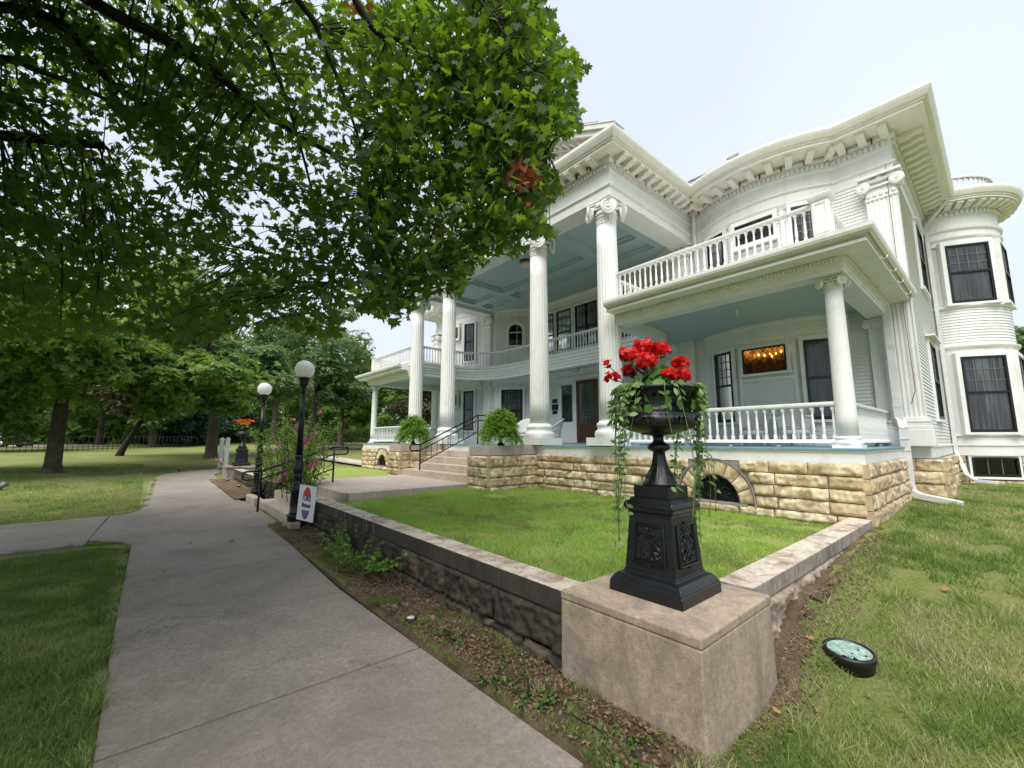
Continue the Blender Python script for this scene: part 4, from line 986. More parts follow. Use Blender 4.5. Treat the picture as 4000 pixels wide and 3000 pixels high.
# recessed centre
window(-12.80, 11.035, math.radians(39.5), .86, 2.02, 3.62, 6, 4, .48, .10)
window(-6.20, 11.035, -math.radians(39.5), .86, 2.02, 3.62, 6, 4, .48, .10)
for sg in (1, -1):
    c, t, n = frame_axes((XC - sg * 3.18, 11.12, 0), sg * math.radians(39.5)); up = Vector((0, 0, 1)); W_ = newobj('arched_window', None, H0)
    def pl(u, z, d): return c + t * u + n * d + up * z
    r, zs, zb = .27, 6.02, 5.42; an = np.linspace(0, PI, 21)
    out = [(r * math.cos(a), zs + r * math.sin(a)) for a in an]
    def arch_ring(r0, r1, d0, d1, name, m, zbot):
        mb = MB(); ring_ = [(q * r_, zz) for q, r_, zz in []]
        A = [(r0, zbot)] + [(r0 * math.cos(a), zs + r0 * math.sin(a)) for a in an] + [(-r0, zbot)]; B = [(r1, zbot)] + [(r1 * math.cos(a), zs + r1 * math.sin(a)) for a in an] + [(-r1, zbot)]; k = len(A)
        V = [pl(u, z, d1) for u, z in A] + [pl(u, z, d1) for u, z in B] + [pl(u, z, d0) for u, z in A] + [pl(u, z, d0) for u, z in B]
        F = []
        for i in range(k - 1): F += [(i, i + 1, k + i + 1, k + i), (k + i, k + i + 1, 3 * k + i + 1, 3 * k + i), (i, 2 * k + i, 2 * k + i + 1, i + 1)]
        mb.add(V, F); return mb
    cs = arch_ring(r + .004, r + .15, 0, .05, 'casing', 'white', zb); cs.obox(pl(0, zb - .03, .03), t * (r + .18), n * .05, up * .03); cs.obox(pl(0, zs + r + .13, .035), t * .05, n * .035, up * .07); cs.build('casing', 'white', W_)
    arch_ring(r - .04, r, .01, .04, 'frame', 'black', zb).build('frame', 'black', W_)
    MB().add([pl(0, zb, .012)] + [pl(u, z, .012) for u, z in [(r, zb)] + out + [(-r, zb)]], [(0, i, i + 1) for i in range(1, 23)]).build('dark_interior', 'room', W_)
    MB().add([pl(0, zb, .024)] + [pl(u, z, .024) for u, z in [(r, zb)] + out + [(-r, zb)]], [(0, i, i + 1) for i in range(1, 23)]).build('pane', 'glass', W_)
    k = MB(); k.obox(pl(0, zs - .06, .03), t * (r - .03), n * .012, up * .02); k.build('sash_bar', 'white', W_)
for x, w, two in ((-11.25, .42, False), (-10.52, .72, False), (-9.45, 1.0, True), (-8.45, .72, False), (-7.75, .42, False)): window(x, 11.69, 0, w, 4.95, 6.50, 3 if w > .5 else 2, 4, .45, .09, two=two, hood=False)
# front door with sidelights
D = newobj('front_door', None, H0); y0 = 11.69
d = MB(); d.box(-9.98, -9.86, y0 - .06, y0, 1.52, 3.72); d.box(-9.14, -9.02, y0 - .06, y0, 1.52, 3.72); d.box(-9.86, -9.14, y0 - .058, y0, 3.60, 3.72); d.box(-9.86, -9.14, y0 - .055, y0, 1.52, 2.20)
for z in (1.62, 1.80, 1.98): d.box(-9.80, -9.20, y0 - .068, y0 - .05, z, z + .14)
d.build('door_leaf', 'door', D, .006)
d = MB(); d.box(-9.86, -9.14, y0 - .04, y0 - .036, 2.2, 3.6); d.build('pane', 'leadglass', D)
k = MB(); V = []
for i in range(41): u = -9.86 + .72 * i / 40; V += [(u, y0 - .028 + .006 * math.sin(i * 1.7), 2.2), (u, y0 - .028 + .006 * math.sin(i * 1.7), 3.58)]
k.add(V, [(2 * i, 2 * i + 2, 2 * i + 3, 2 * i + 1) for i in range(40)]).build('curtain', 'curtain', D)
s_ = MB()
for z in (2.34, 2.42, 2.50, 2.66): s_.box(-9.86, -9.14, y0 - .052, y0 - .046, z, z + .014)
s_.box(-9.80, -9.775, y0 - .05, y0 - .045, 2.3, 3.55); s_.box(-9.80, -9.2, y0 - .05, y0 - .045, 3.53, 3.55); s_.build('screen_bars', 'muntin', D)
for sg in (1, -1):
    x = XC - sg * .93; sl_ = newobj('sidelight', None, H0); b = MB()
    b.box(x - .44, x + .44, y0 - .035, y0 + .001, 1.52, 3.78)
    b.box(x - .32, x + .32, y0 - .045, y0 - .03, 1.62, 1.98); b.box(x - .34, x + .34, y0 - .043, y0 - .03, 2.05, 2.18)
    b.build('panel', 'white', sl_, .006); MB().box(x - .25, x + .25, y0 - .040, y0 - .0365, 2.28, 3.62).build('dark_interior', 'curtain', sl_); MB().box(x - .25, x + .25, y0 - .050, y0 - .047, 2.28, 3.62).build('pane', 'leadglass', sl_)
    ca = MB(); yy = y0 - .054
    for u in (-.25, .25, -.17, .17): ca.tube([(x + u, yy, 2.28), (x + u, yy, 3.62)], .006, 4)
    for z in (2.28, 2.36, 3.54, 3.62): ca.tube([(x - .25, yy, z), (x + .25, yy, z)], .006, 4)
    for cz in (2.62, 2.95, 3.28):
        for ph in (0, PI): ca.tube([(x + .15 * math.sin(t_), yy, cz + (t_ - PI / 2 if ph == 0 else PI / 2 - t_) * .17) for t_ in np.linspace(0, PI, 9)], .006, 4); ca.tube([(x - .15 * math.sin(t_), yy, cz + (t_ - PI / 2) * .17) for t_ in np.linspace(0, PI, 9)], .006, 4)
    for k_ in range(5): z = 2.36 + k_ * .236; ca.tube([(x - .17, yy, z), (x, yy, z + .236), (x + .17, yy, z)], .005, 4)
    ca.build('came', 'black', sl_)
MB().box(-10.9, -8.1, y0 - .07, y0, 3.785, 3.86).box(-10.95, -8.05, y0 - .10, y0, 3.862, 3.90).build('door_hood', 'white', H0)
MB().box(-10.1, -8.9, y0 - .25, y0 - .06, FZ, FZ + .03).build('threshold', 'floorblue', H0)
for xx, z, w, h in ((-11.07, 3.08, .12, .075), (-11.05, 2.85, .17, .11), (-11.07, 2.65, .12, .06)): MB().box(xx - w, xx + w, y0 - .03, y0 - .002, z - h, z + h).build('wall_plaque', 'plaque', H0, .006)
MB().box(-10.48 - .0, -10.44, y0 - .06, y0 - .035, 2.62, 2.78).build('door_bell', 'black', H0)

# ---- right flank windows and round bay
window(RX, 13.45, PI / 2, .95, 5.02, 6.52, 4, 3, .5, .08); window(RX, 13.05, PI / 2, .95, 2.05, 3.70, 4, 3, .5, .08, hood=False)
MB().box(RX, RX + .16, 12.4, 13.75, 3.80, 3.84).build('window_hood', 'white', H0)
bp = bay()
B = newobj('round_bay', None, H0)
MB().sweep(bp, clap(1.55, 1.72) + clap(3.98, 4.92)[0:], caps=False).build('bay_siding', 'siding', B)
MB().sweep(bp, [(-.02, 1.5), (-.02, 7.3)], caps=False).build('bay_wall', 'siding', B)
bbs = lambda pr: MB().sweep(bp, pr).build('bay_band', 'trim', B)
bbs([(0, 1.24), (.03, 1.24), (.03, 1.47), (.06, 1.48), (.06, 1.53), (0, 1.55)])
bbs([(0, 1.70), (.05, 1.70), (.06, 1.74), (.0, 1.76)]); bbs([(0, 3.72), (.02, 3.72), (.02, 3.86), (.06, 3.89), (.08, 3.93), (.08, 3.96), (0, 3.99)])
bbs([(0, 4.90), (.04, 4.91), (.07, 4.95), (.07, 4.99), (0, 5.0)]); bbs([(0, 6.60), (.02, 6.60), (.02, 6.74), (.06, 6.76), (.07, 6.80), (.03, 6.82), (.03, 6.95), (.075, 6.98), (.085, 7.02), (.02, 7.04), (.02, 7.34), (.05, 7.35), (.05, 7.46), (.09, 7.48), (.09, 7.60), (0, 7.60)])
for a0 in (30.5, 84):
    a = math.radians(a0); a_ = -PI / 2 + a; R_ = BAYR - .012
    x, y = BAYC[0] + R_ * math.cos(a_), BAYC[1] + R_ * math.sin(a_)
    for z0, z1 in ((1.80, 3.66), (5.03, 6.56)): window(x, y, a, .86, z0, z1, 4, 3, .52, .09, hood=False, back=.16)
sw = MB()
for a0 in (-1.5, 57.5):
    for z0, z1 in ((1.78, 3.70), (5.01, 6.58)):
        h0 = math.radians(a0 - 3) - PI / 2; h1 = math.radians(a0 + 3) - PI / 2; sw.sweep(arc(BAYC[0], BAYC[1], BAYR + .004, h0, h1, 4), clap(z0, z1), caps=False)
sw.build('bay_siding', 'siding', B)
ec = MB().sweep(bp, [(o * .80, z) for o, z in eave(.64)]); bco = ec.build('bay_cornice', 'cream', B)
bd = MB(); dentils(bp, .05, 7.37, 7.45, .05, .045, .05, bd); kind(bd.build('bay_dentils', 'trim', B), 'stuff')
for p, d_, n_ in along(bp, .17, .12):
    o = newobj('modillion', me_small, B, (p.x + n_.x * .10, p.y + n_.y * .10, 7.60)); o.rotation_euler = (0, 0, math.atan2(n_.y, n_.x) - PI / 2)
MB().prism([(x, y) for x, y in arc(BAYC[0], BAYC[1], 1.55, 0, 2 * PI, 30)[:-1]], 7.80, 7.9).build('bay_roof', 'shingle', B)
brp = arc(BAYC[0], BAYC[1], 1.22, -PI * .85, PI * .55, 36)
rb = MB().sweep(brp, [(-.04, 8.36), (.04, 8.36), (.05, 8.40), (.03, 8.43), (-.03, 8.43), (-.05, 8.40)], True); rb.sweep(brp, [(-.04, 7.92), (.04, 7.92), (.04, 7.98), (-.04, 7.98)], True); rb.build('bay_rail', 'white', B)
bm_ = baluster_mesh(.38)
for p, d_, n_ in along(brp, .125, .05):
    stuff_add(bm_, Matrix.Translation((p.x, p.y, 7.98)) @ Matrix.Rotation(math.atan2(d_.y, d_.x), 4, 'Z'))
# bay basement: stone piers with a low dark window between
rp_ = [(BAYC[0] + (BAYR - .02) * math.cos(math.radians(a) - PI / 2), BAYC[1] + (BAYR - .02) * math.sin(math.radians(a) - PI / 2)) for a in (-4, 6, 56, 70, 100)]
for i in (0, 2, 3): rock_wall('bay_foundation', B, 'sandstone', rp_[i], rp_[i + 1], crs, seed=200 + i, lens=(.25, .4))
rock_wall('bay_foundation', B, 'sandstone', rp_[1], rp_[2], [(.35, .66)], seed=207, lens=(.3, .5))
mid = ((Vector(rp_[1]) + Vector(rp_[2])) / 2); dd = Vector(rp_[2]) - Vector(rp_[1])
window(mid.x, mid.y, math.atan2(dd.y, dd.x), dd.length * .86, .74, 1.20, 3, 1, .02, .05, hood=False, curtain=False)
MB().prism([(p[0] * .97 + BAYC[0] * .03, p[1] * .97 + BAYC[1] * .03) for p in rp_] + [(-1.2, 17)], .2, 1.25).build('mortar_backing', 'mortar', B)
kind(stuff_bal.build('balusters', 'white', H0), 'stuff'); kind(rest_mod.build('modillions', 'cream', H0), 'stuff')

# ---- downspouts
def spout(pts, w=.042, name='downspout'):
    mb = MB(); P = [Vector(p) for p in pts]
    for a, b in zip(P[:-1], P[1:]):
        d = (b - a).normalized(); u = Vector((1, 0, 0)) if abs(d.z) > .8 else d.cross(Vector((0, 0, 1))).normalized(); v = d.cross(u).normalized()
        V = []; F = []; q = [(-w, -w * .75), (-w * .35, -w * .75), (-w * .3, -w * .6), (w * .3, -w * .6), (w * .35, -w * .75), (w, -w * .75), (w, w * .75), (-w, w * .75)]
        for e in (a - d * .004, b + d * .004): V += [e + u * i + v * j for i, j in q]
        mb.add(V, [(i, (i + 1) % 8, 8 + (i + 1) % 8, 8 + i) for i in range(8)] + [tuple(range(7, -1, -1)), tuple(range(8, 16))])
    return mb.build(name, 'drain', H0, .004)
dx, dy = -1.25, 10.30
sp = spout([(dx, dy, 4.20), (dx, dy, 1.98), (dx + .03, dy - .06, 1.90), (dx + .06, dy - .16, 1.80), (dx + .06, dy - .17, .84), (dx + .09, dy - .19, .72), (dx + .18, dy - .22, .665), (dx + .66, dy - .42, .60)], .062)
bd = MB()
for z, x_, y_ in ((3.3, dx, dy), (2.2, dx, dy), (1.62, dx + .06, dy - .17), (1.42, dx + .06, dy - .17)): bd.box(x_ - .068, x_ + .068, y_ - .052, y_ + .04, z, z + .02)
bd.build('strap', 'drain', H0)
spout([(-.36, 14.72, 7.76), (-.40, 14.8, 7.62), (-.84, 15.16, 7.25), (-.87, 15.20, 7.1), (-.87, 15.20, 1.35), (-.84, 15.12, 1.2), (-.72, 14.9, .78), (-.60, 14.7, .68), (-.25, 14.6, .655)], .04)
spout([(-4.80, 10.38, 7.65), (-4.80, 10.40, 7.4), (-4.83, 10.48, 7.2), (-4.83, 10.50, 4.45)], .035)
# light fixtures
def dome(x, y, z, r):
    L_ = newobj('ceiling_lamp', None, H0, (x, y, z)); MB().lathe([(r * .5, 0), (r * 1.05, -.02), (r * 1.08, -.06), (r * .98, -.09)], n=24).build('rim', 'bronze', L_); MB().lathe([(r * .97, -.085), (r * .9, -.15), (r * .6, -.21), (r * .15, -.245), (0.005, -.25)], n=24).build('bowl', 'frost', L_)
dome(-9.05, 8.35, 7.03, .17); dome(-9.5, 11.05, CZ, .17)
p = newobj('bulb_socket', None, H0, (-3.25, 8.65, CZ)); MB().lathe([(.05, 0), (.05, -.02), (.025, -.03), (.022, -.06)], n=12).build('socket', 'white', p); MB().lathe([(.018, -.06), (.035, -.10), (.03, -.13), (0.002, -.145)], n=12).build('glass_bulb', 'frost', p)
MB().tube([(-11.2, 9.9, 7.0), (-11.22, 9.9, 4.5)], .006, 5).build('lamp_cord', 'white', H0)
# ------------------------------------------------------------------ entrance stairs and piers
st = thing('entrance_steps', 'broad flight of worn buff concrete steps between two stone piers, up to the porch', 'steps', (-9.7, 6.3, .64))
rh = (FZ - .012 - WZ) / 5
for k in range(4): MB().box(-11.38, -8.01, 5.66 + k * .34, 7.02, WZ + k * rh + (.001 if k else -.1), WZ + (k + 1) * rh).build('step', 'stepc', st, .012).location = (9.7, -6.3, -.64)
pr = [(.42, .62), (.62, .81), (.81, 1.03), (1.03, 1.27)]
def pier(x0, x1, label, seed):
    t = thing('stone_pier', label, 'pier', ((x0 + x1) / 2, 6.3, .4)); off = Vector((-(x0 + x1) / 2, -6.3, -.4))
    for o in (rock_wall('ashlar', t, 'sandstone', (x0, 5.62), (x1, 5.62), pr, seed=seed, lens=(.3, .5)), rock_wall('ashlar', t, 'sandstone', (x1, 5.62), (x1, 7.04), pr, seed=seed + 1, lens=(.32, .52)), rock_wall('ashlar', t, 'sandstone', (x0, 7.04), (x0, 5.62), pr, seed=seed + 2, lens=(.32, .52))): o.location = off
    [quoin(xx, 5.62, z0 + .004, z1 - .004, sx, -1, t, off) for xx, sx in ((x0, -1), (x1, 1)) for z0, z1 in pr]
    MB().box(x0 - .003, x1 + .003, 5.617, 7.04, .2, 1.275).build('mortar_joints', 'mortar', t, 0, off); MB().box(x0 - .01, x1 + .01, 5.60, 7.03, 1.275, 1.485).build('cap_stone', 'walk2', t, .012, off); return t
M['block_cap'] = M['block']
pier(-7.99, -7.27, 'sandstone pier right of the steps carrying the larger fern urn', 71); pier(-12.13, -11.41, 'sandstone pier left of the steps carrying the far fern urn', 75)

# low steps up from the sidewalk
ls = thing('garden_steps', 'short flight of pale concrete steps from sidewalk up to the raised walk', 'steps', (-9.7, 2.5, .1))
off = (9.7, -2.5, -.1)
for k, (y0, y1, z1) in enumerate(((2.10, 2.42, .27), (2.42, 2.94, .455))): MB().box(-11.3, -8.55, y0, y1 + .02 * (k == 0), .0, z1).build('step', 'stepc', ls, .015, off)
MB().box(-11.3, -8.1, 2.90, 2.98, .1, WZ - .004).build('riser', 'stepc', ls, 0, off)
MB().box(-8.52, -8.02, 1.98, 2.16, .0, .22).build('curb', 'block', ls, .02, off); MB().box(-12.3, -11.32, 2.02, 2.18, .0, .30).build('curb', 'stepc', ls, .02, off)
# ------------------------------------------------------------------ retaining walls
def ret_wall(name, label, a, b, cw, ztop, seed, base_z, mside):
    A = Vector(a); B = Vector(b); d = (B - A).normalized(); n = Vector((d.y, -d.x)); L = (B - A).length
    t = thing(name, label, 'wall', (a[0], a[1], 0)); off = Vector((-a[0], -a[1], 0))
    nseg = max(1, int(L / 1.85)); ct = .155 if mside == 'copside' else .125; x = 0; r = random.Random(seed)
    for k in range(nseg):
        x1 = L * (k + 1) / nseg; p0 = A + d * (x + .0012); p1 = A + d * (x1 - .0012); q = MB()
        V = [(p0 + n * .02), (p1 + n * .02), (p1 - n * (cw - .02)), (p0 - n * (cw - .02))]; zt = ztop + r.uniform(-.002, .002)
        q.prism([(v.x, v.y) for v in V], ztop - ct, zt)
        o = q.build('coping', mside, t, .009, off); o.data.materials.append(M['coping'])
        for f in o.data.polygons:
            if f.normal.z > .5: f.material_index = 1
        x = x1
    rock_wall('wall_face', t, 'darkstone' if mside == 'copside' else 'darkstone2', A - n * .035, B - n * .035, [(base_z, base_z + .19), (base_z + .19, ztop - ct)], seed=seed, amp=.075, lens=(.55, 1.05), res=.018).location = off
    c0 = A - n * .05; c1 = B - n * .05; i0 = A - n * (cw - .04); i1 = B - n * (cw - .04)
    MB().prism([(c0.x, c0.y), (c1.x, c1.y), (i1.x, i1.y), (i0.x, i0.y)], -.1, ztop - ct - .002).build('wall_core', 'darkstone' if mside == 'copside' else 'mortar', t, 0, off); return t
M['darkstone2'] = stone('weathered_wall_stone', (.36, .29, .215), (.48, .40, .31), (.07, .06, .05), .5)
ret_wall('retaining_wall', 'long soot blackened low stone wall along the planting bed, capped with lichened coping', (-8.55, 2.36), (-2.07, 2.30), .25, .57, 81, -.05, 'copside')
ret_wall('retaining_wall', 'short low stone wall with grey coping running from the urn plinth to the house corner', (-1.245, 3.20), (-1.235, 6.99), .245, .612, 85, .0, 'copside2')
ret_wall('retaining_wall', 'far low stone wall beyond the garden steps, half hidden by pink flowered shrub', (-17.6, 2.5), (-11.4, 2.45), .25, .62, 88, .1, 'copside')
# return ends of the walls beside the low steps
MB().box(-8.56, -8.0, 2.36, 2.95, .0, .56)

# ------------------------------------------------------------------ urn plinth, pedestal, urn
pb = thing('urn_plinth', 'big square weathered concrete plinth at the garden wall corner', 'plinth', (-1.6, 2.72, 0))
bk = MB(); bk.frustum(-1.6, 2.712, [(.488, -.2), (.485, .2), (.482, .5445)]); ob = bk.build('body', 'block', pb, .012, (1.6, -2.72, 0))
bk = MB(); bk.frustum(-1.6, 2.712, [(.484, .545), (.484, .60)]); bk.build('cap', 'block', pb, .010, (1.6, -2.72, 0))
UC = (-1.612, 2.752)
def urn(loc, s, label, pedestal=True, rz=0.0, grp=None):
    u = thing('garden_urn', label, 'urn', loc, rz, grp); z = 0
    if pedestal:
        p = MB(); p.frustum(0, 0, [(.262, 0), (.260, .062), (.255, .068), (.255, .078), (.247, .084), (.240, .100), (.222, .116), (.196, .124), (.19, .128), (.19, .14), (.185, .145)]); p.build('pedestal_base', 'urniron', u, .004)
        p = MB(); p.frustum(0, 0, [(.182, .145), (.155, .50)])
        for q in range(4):
            a = q * PI / 2; n = Vector((math.sin(a), -math.cos(a), 0)); t_ = Vector((math.cos(a), math.sin(a), 0))
            def P(uu, v, e=0.0): w = .182 + (.155 - .182) * v; return n * (w + e) + t_ * uu + Vector((0, 0, .145 + .355 * v))
            fr = [P(-.118, .16, .006), P(.118, .16, .006), P(.100, .86, .006), P(-.100, .86, .006), P(-.118, .16, .006)]
            p.tube(fr, .009, 6); p.tube([P(-.105, .21, .002), P(.105, .21, .002), P(.088, .81, .002), P(-.088, .81, .002), P(-.105, .21, .002)], .005, 5)
            for uu, v, r in ((0, .89, .014), (0, .13, .014)): p.lathe([(0, -.012), (r, -.006), (r, .006), (0, .012)], P(uu, v, .004), 8)
            # cast scrollwork in the panel
            for sx in (-1, 1):
                for (cu, cv_, r0, tw, ph) in ((.045, .62, .036, 1.6, 0), (.05, .38, .034, -1.6, 2), (.028, .74, .02, 1.5, 1), (.07, .30, .018, 1.4, 3), (.03, .28, .024, -1.5, 1), (.068, .52, .016, 1.2, 0)):
                    pts = []; rr = []
                    for k in range(14): q_ = k / 13; rad = r0 * (1 - .8 * q_); an = ph + tw * PI * q_ * 1.2; pts.append(P(sx * (cu + rad * math.cos(an)), cv_ + rad * math.sin(an) / .355, .004)); rr.append(.006 * (1 - .4 * q_))
                    p.tube(pts, rr, 5)
            for k in range(-3, 4): p.tube([P(0, .30, .004), P(k * .014, .48 - .012 * k * k, .007), P(k * .022, .54 - .02 * k * k, .004)], [.004, .007, .003], 5)
            for k in range(-2, 3): p.tube([P(0, .60, .004), P(k * .012, .70, .008), P(k * .02, .76 - .015 * k * k, .004)], [.004, .007, .003], 5)
        p.build('pedestal_body', 'urniron', u, .003)
        p = MB(); p.frustum(0, 0, [(.162, .50), (.164, .512), (.158, .518), (.172, .530), (.180, .545), (.186, .552), (.188, .570), (.182, .575), (.170, .592), (.150, .612), (.140, .616)]); p.frustum(0, 0, [(.130, .615), (.130, .695)]); p.build('pedestal_cap', 'urniron', u, .004); z = .695
    def gad(nf, d, ks):
        return lambda r, zz, a, k: r * (1 + d * abs(math.sin(a * nf / 2)) - d) if k in ks else r
    f = MB().lathe([(.118, 0), (.118, .010), (.112, .022), (.100, .035), (.098, .06), (.082, .085), (.066, .11), (.052, .15), (.043, .20), (.040, .225), (.052, .232), (.074, .245), (.078, .262), (.070, .278), (.048, .288), (.038, .30), (.034, .32), (.040, .336), (.085, .345), (.118, .349), (.120, .356)], (0, 0, z), 40, gad(16, .16, (4, 5, 6, 7, 8, 9)))
    f.build('foot', 'urniron', u)
    b = MB().lathe([(.10, .352), (.13, .358), (.19, .372), (.240, .395), (.262, .420), (.266, .445), (.262, .465), (.248, .480), (.250, .488), (.235, .496), (.215, .515), (.210, .530), (.214, .56), (.222, .595), (.232, .625), (.252, .650), (.268, .660), (.270, .668), (.262, .672), (.235, .655), (.22, .60), (.15, .595), (.005, .592)], (0, 0, z), 64, gad(28, .07, (2, 3, 12, 13, 14)))
    for q in range(8):
        a = q * PI / 4 + .3; c = Vector((.266 * math.cos(a), .266 * math.sin(a), z + .44)); t_ = Vector((-math.sin(a), math.cos(a), 0)); o_ = Vector((math.cos(a), math.sin(a), 0))
        for sx in (-1, 1): b.tube([c + t_ * sx * (.018 + .022 * math.cos(v)) + Vector((0, 0, .022 * math.sin(v))) + o_ * .008 for v in np.linspace(0, 4.6, 10)], [.010] * 5 + [.008, .007, .006, .005, .004], 5)
    b.build('bowl', 'urniron', u)
    if s != 1: u.scale = (s, s, s)
    return u, z
u1, uz = urn((UC[0], UC[1], .60), 1, 'tall black cast iron urn on square pedestal, nearest the camera')
UR = .60 + uz + .665          # rim height
def cap_tubes(mb, pts, r): mb.tube(pts, r, 5)
# geraniums
gm = thing('geranium', 'red geraniums blooming in the tall black urn', 'flower', (UC[0], UC[1], UR - .05)); L0 = Vector((UC[0], UC[1], UR - .05))
heads = [(-.20, -.04, .26), (-.065, .02, .33), (.055, .03, .315), (-.09, -.08, .20), (.20, .04, .21), (.17, -.04, .11), (.055, -.12, .10), (-.33, -.06, .09), (-.35, .0, .21), (-.17, .06, .16)]
cr_ = Vector((math.sin(math.radians(139.25)), -math.cos(math.radians(139.25)), 0)); cf_ = Vector((math.cos(math.radians(139.25)), math.sin(math.radians(139.25)), 0))
stm = MB()
for i, (r_, f_, z_) in enumerate(heads):
    c = cr_ * r_ + cf_ * f_ + Vector((0, 0, z_ + .045)); n_ = 54 if i not in (7, 8) else (24 if i == 7 else 5); rad = (.080, .086, .080, .088, .068, .074, .064, .055, .035, .06)[i]; n_ = int(n_ * 1.3)
    pts = ball(n_, .55) * np.array([rad, rad, rad * .72]) + np.array(c)
    out = pts - np.array(c); o = leaves('bloom', 'petal', gm, pts, .040, 'round', out + np.array([0, 0, .01]), jit=.02 * 1)
    nd = 20 if i in (3, 4, 9) else 6
    pts2 = ball(nd, .6) * rad * .9 + np.array(c) + np.array([0, 0, -.02]); leaves('faded_petals', 'petald', gm, pts2, .036, 'round', pts2 - np.array(c), jit=.02)
    b0 = cr_ * r_ * .5 + cf_ * f_ * .5; stm.tube([b0, (b0 + c) / 2 + Vector((0, 0, .03)), c - Vector((0, 0, .02))], .0045, 5)
stm.build('stems', 'stem', gm)
P = ball(190, .35) * np.array([.27, .27, .20]); P[:, 2] = np.abs(P[:, 2]) * 1.0 + .03; P[:, 2] -= .14 * (np.hypot(P[:, 0], P[:, 1]) / .23) ** 3
leaves('foliage', 'gleaf', gm, P, .088, 'round', P * np.array([1, 1, .6]) + np.array([0, 0, .10]), jit=.08)
# trailing vinca
vn_ = thing('trailing_vine', 'variegated trailing vine spilling from the tall black urn to its base', 'vine', (UC[0], UC[1], UR)); st_ = MB(); LP = []; LN = []
def strand(ang, r0, length, sway, dense, r_end=None):
    pts = []; a = ang; r_end = r_end or r0 + .05
    n_ = max(8, int(length / .045))
    for k in range(n_ + 1):
        q = k / n_; s_ = q * length
        rr = r0 * (.75 + .25 * min(1, s_ / .06)) + (r_end - r0) * min(1, q * 1.2); z_ = .06 * math.sin(min(1, s_ / .1) * PI * .5) - max(0, s_ - .05)
        aa = a + sway * math.sin(q * 5 + ang * 3) * .18; pts.append(Vector((rr * math.cos(aa), rr * math.sin(aa), z_ - .02)))
    st_.tube(pts, .003, 4)
    for k in range(1, n_):
        if random.random() < dense * (1.25 - .8 * k / n_):
            for sd in (-1, 1):
                tg = Vector((-math.sin(a), math.cos(a), 0)); out = Vector((math.cos(a), math.sin(a), 0))
                LP.append(pts[k] + tg * sd * random.uniform(.012, .03) + out * random.uniform(0, .02)); LN.append(out * .8 + tg * sd * .4 + Vector((0, 0, .7)))
camr = math.atan2(cr_.y, cr_.x)
for i in range(15): strand(camr + random.gauss(0, .38), .25, random.uniform(.30, 1.28), 1, .75, .27 + random.uniform(-.02, .08))
for i in range(13): strand(camr + random.gauss(0, .42), .27, random.uniform(.12, .38), 1, 1.0, .31)
for i in range(12): strand(camr + PI + random.gauss(0, .33), .26, random.uniform(.35, 1.22), 1, .70, .30)
for i in range(9): strand(camr + PI + random.gauss(0, .4), .26, random.uniform(.12, .4), 1, .9, .32)
fa = math.atan2(-cf_.y, -cf_.x)
strand(fa - .05, .275, .80, .5, .45, .29); strand(fa + .25, .275, .95, .6, .3, .34); strand(fa + .8, .27, .5, 1, .6)
st_.build('stems', 'stem', vn_)
leaves('foliage', 'vine', vn_, np.array(LP), .056, 'oval', np.array(LN), jit=.35)

# ferns in smaller urns on the piers
def fern(x, y, z, R, label, seed):
    t = thing('fern', label, 'plant', (x, y, z)); P = []; D = []; N_ = []; r = np.random.default_rng(seed); sm = MB()
    for k in range(300):
        a = r.uniform(0, 2 * PI); el = r.uniform(-.45, 1.4); L = R * r.uniform(.8, 1.2) * (1.0 if el < 1 else .85); pts = []
        for q in np.linspace(.12, 1, 14):
            rr = L * q * math.cos(el) * 1.0; zz = L * (q * math.sin(el) * 1.0 - .62 * q ** 2.4 * math.cos(el)); p = Vector((rr * math.cos(a), rr * math.sin(a), zz + .02)); pts.append(p)
        if k % 3 == 0: sm.tube(pts, .003, 4, False)
        for i in range(1, 14):
            tg = (pts[i] - pts[i - 1]).normalized(); sd = Vector((-math.sin(a), math.cos(a), 0))
            for s_ in (-1, 1):
                for j in (0, .5): P.append(pts[i] - (pts[i] - pts[i - 1]) * j + sd * s_ * .025 + Vector(r.normal(0, .008, 3))); D.append(sd * s_ + tg * .6 - Vector((0, 0, .2))); N_.append((0, 0, 1.))
    B_ = ball(2600, .40) * (.72 + .5 * vnoise(rng.normal(size=(1, 3)) + np.zeros((2600, 1)) + np.arange(2600)[:, None] * .37, 1, seed))[:, None] * np.array([R * .92, R * .92, R * .78]) + np.array([0, 0, .10]); B_[:, 2] -= .22 * (np.hypot(B_[:, 0], B_[:, 1]) / R) ** 2 * R
    sm.build('stems', 'stem', t); leaves('frond_mass', 'fern', t, B_, .055, 'oval', B_ * .8 + np.array([0, 0, .25]), jit=.35); leaves('fronds', 'fern', t, np.array([tuple(p) for p in P]), .052, 'oval', np.array(N_), jit=.35, droop=np.array([tuple(d) for d in D])); return t
ua, zz = urn((-7.53, 6.15, 1.485), .72, 'squat black urn overflowing with fern on the right stone pier', False)
fern(-7.55, 6.15, 1.485 + .44, .46, 'big bright green fern filling the urn on the right pier', 5)
ub, zz = urn((-11.78, 6.2, 1.485), .72, 'squat black urn overflowing with fern on the left stone pier', False)
fern(-11.78, 6.2, 1.485 + .44, .50, 'bushy green fern filling the urn on the left pier', 6)

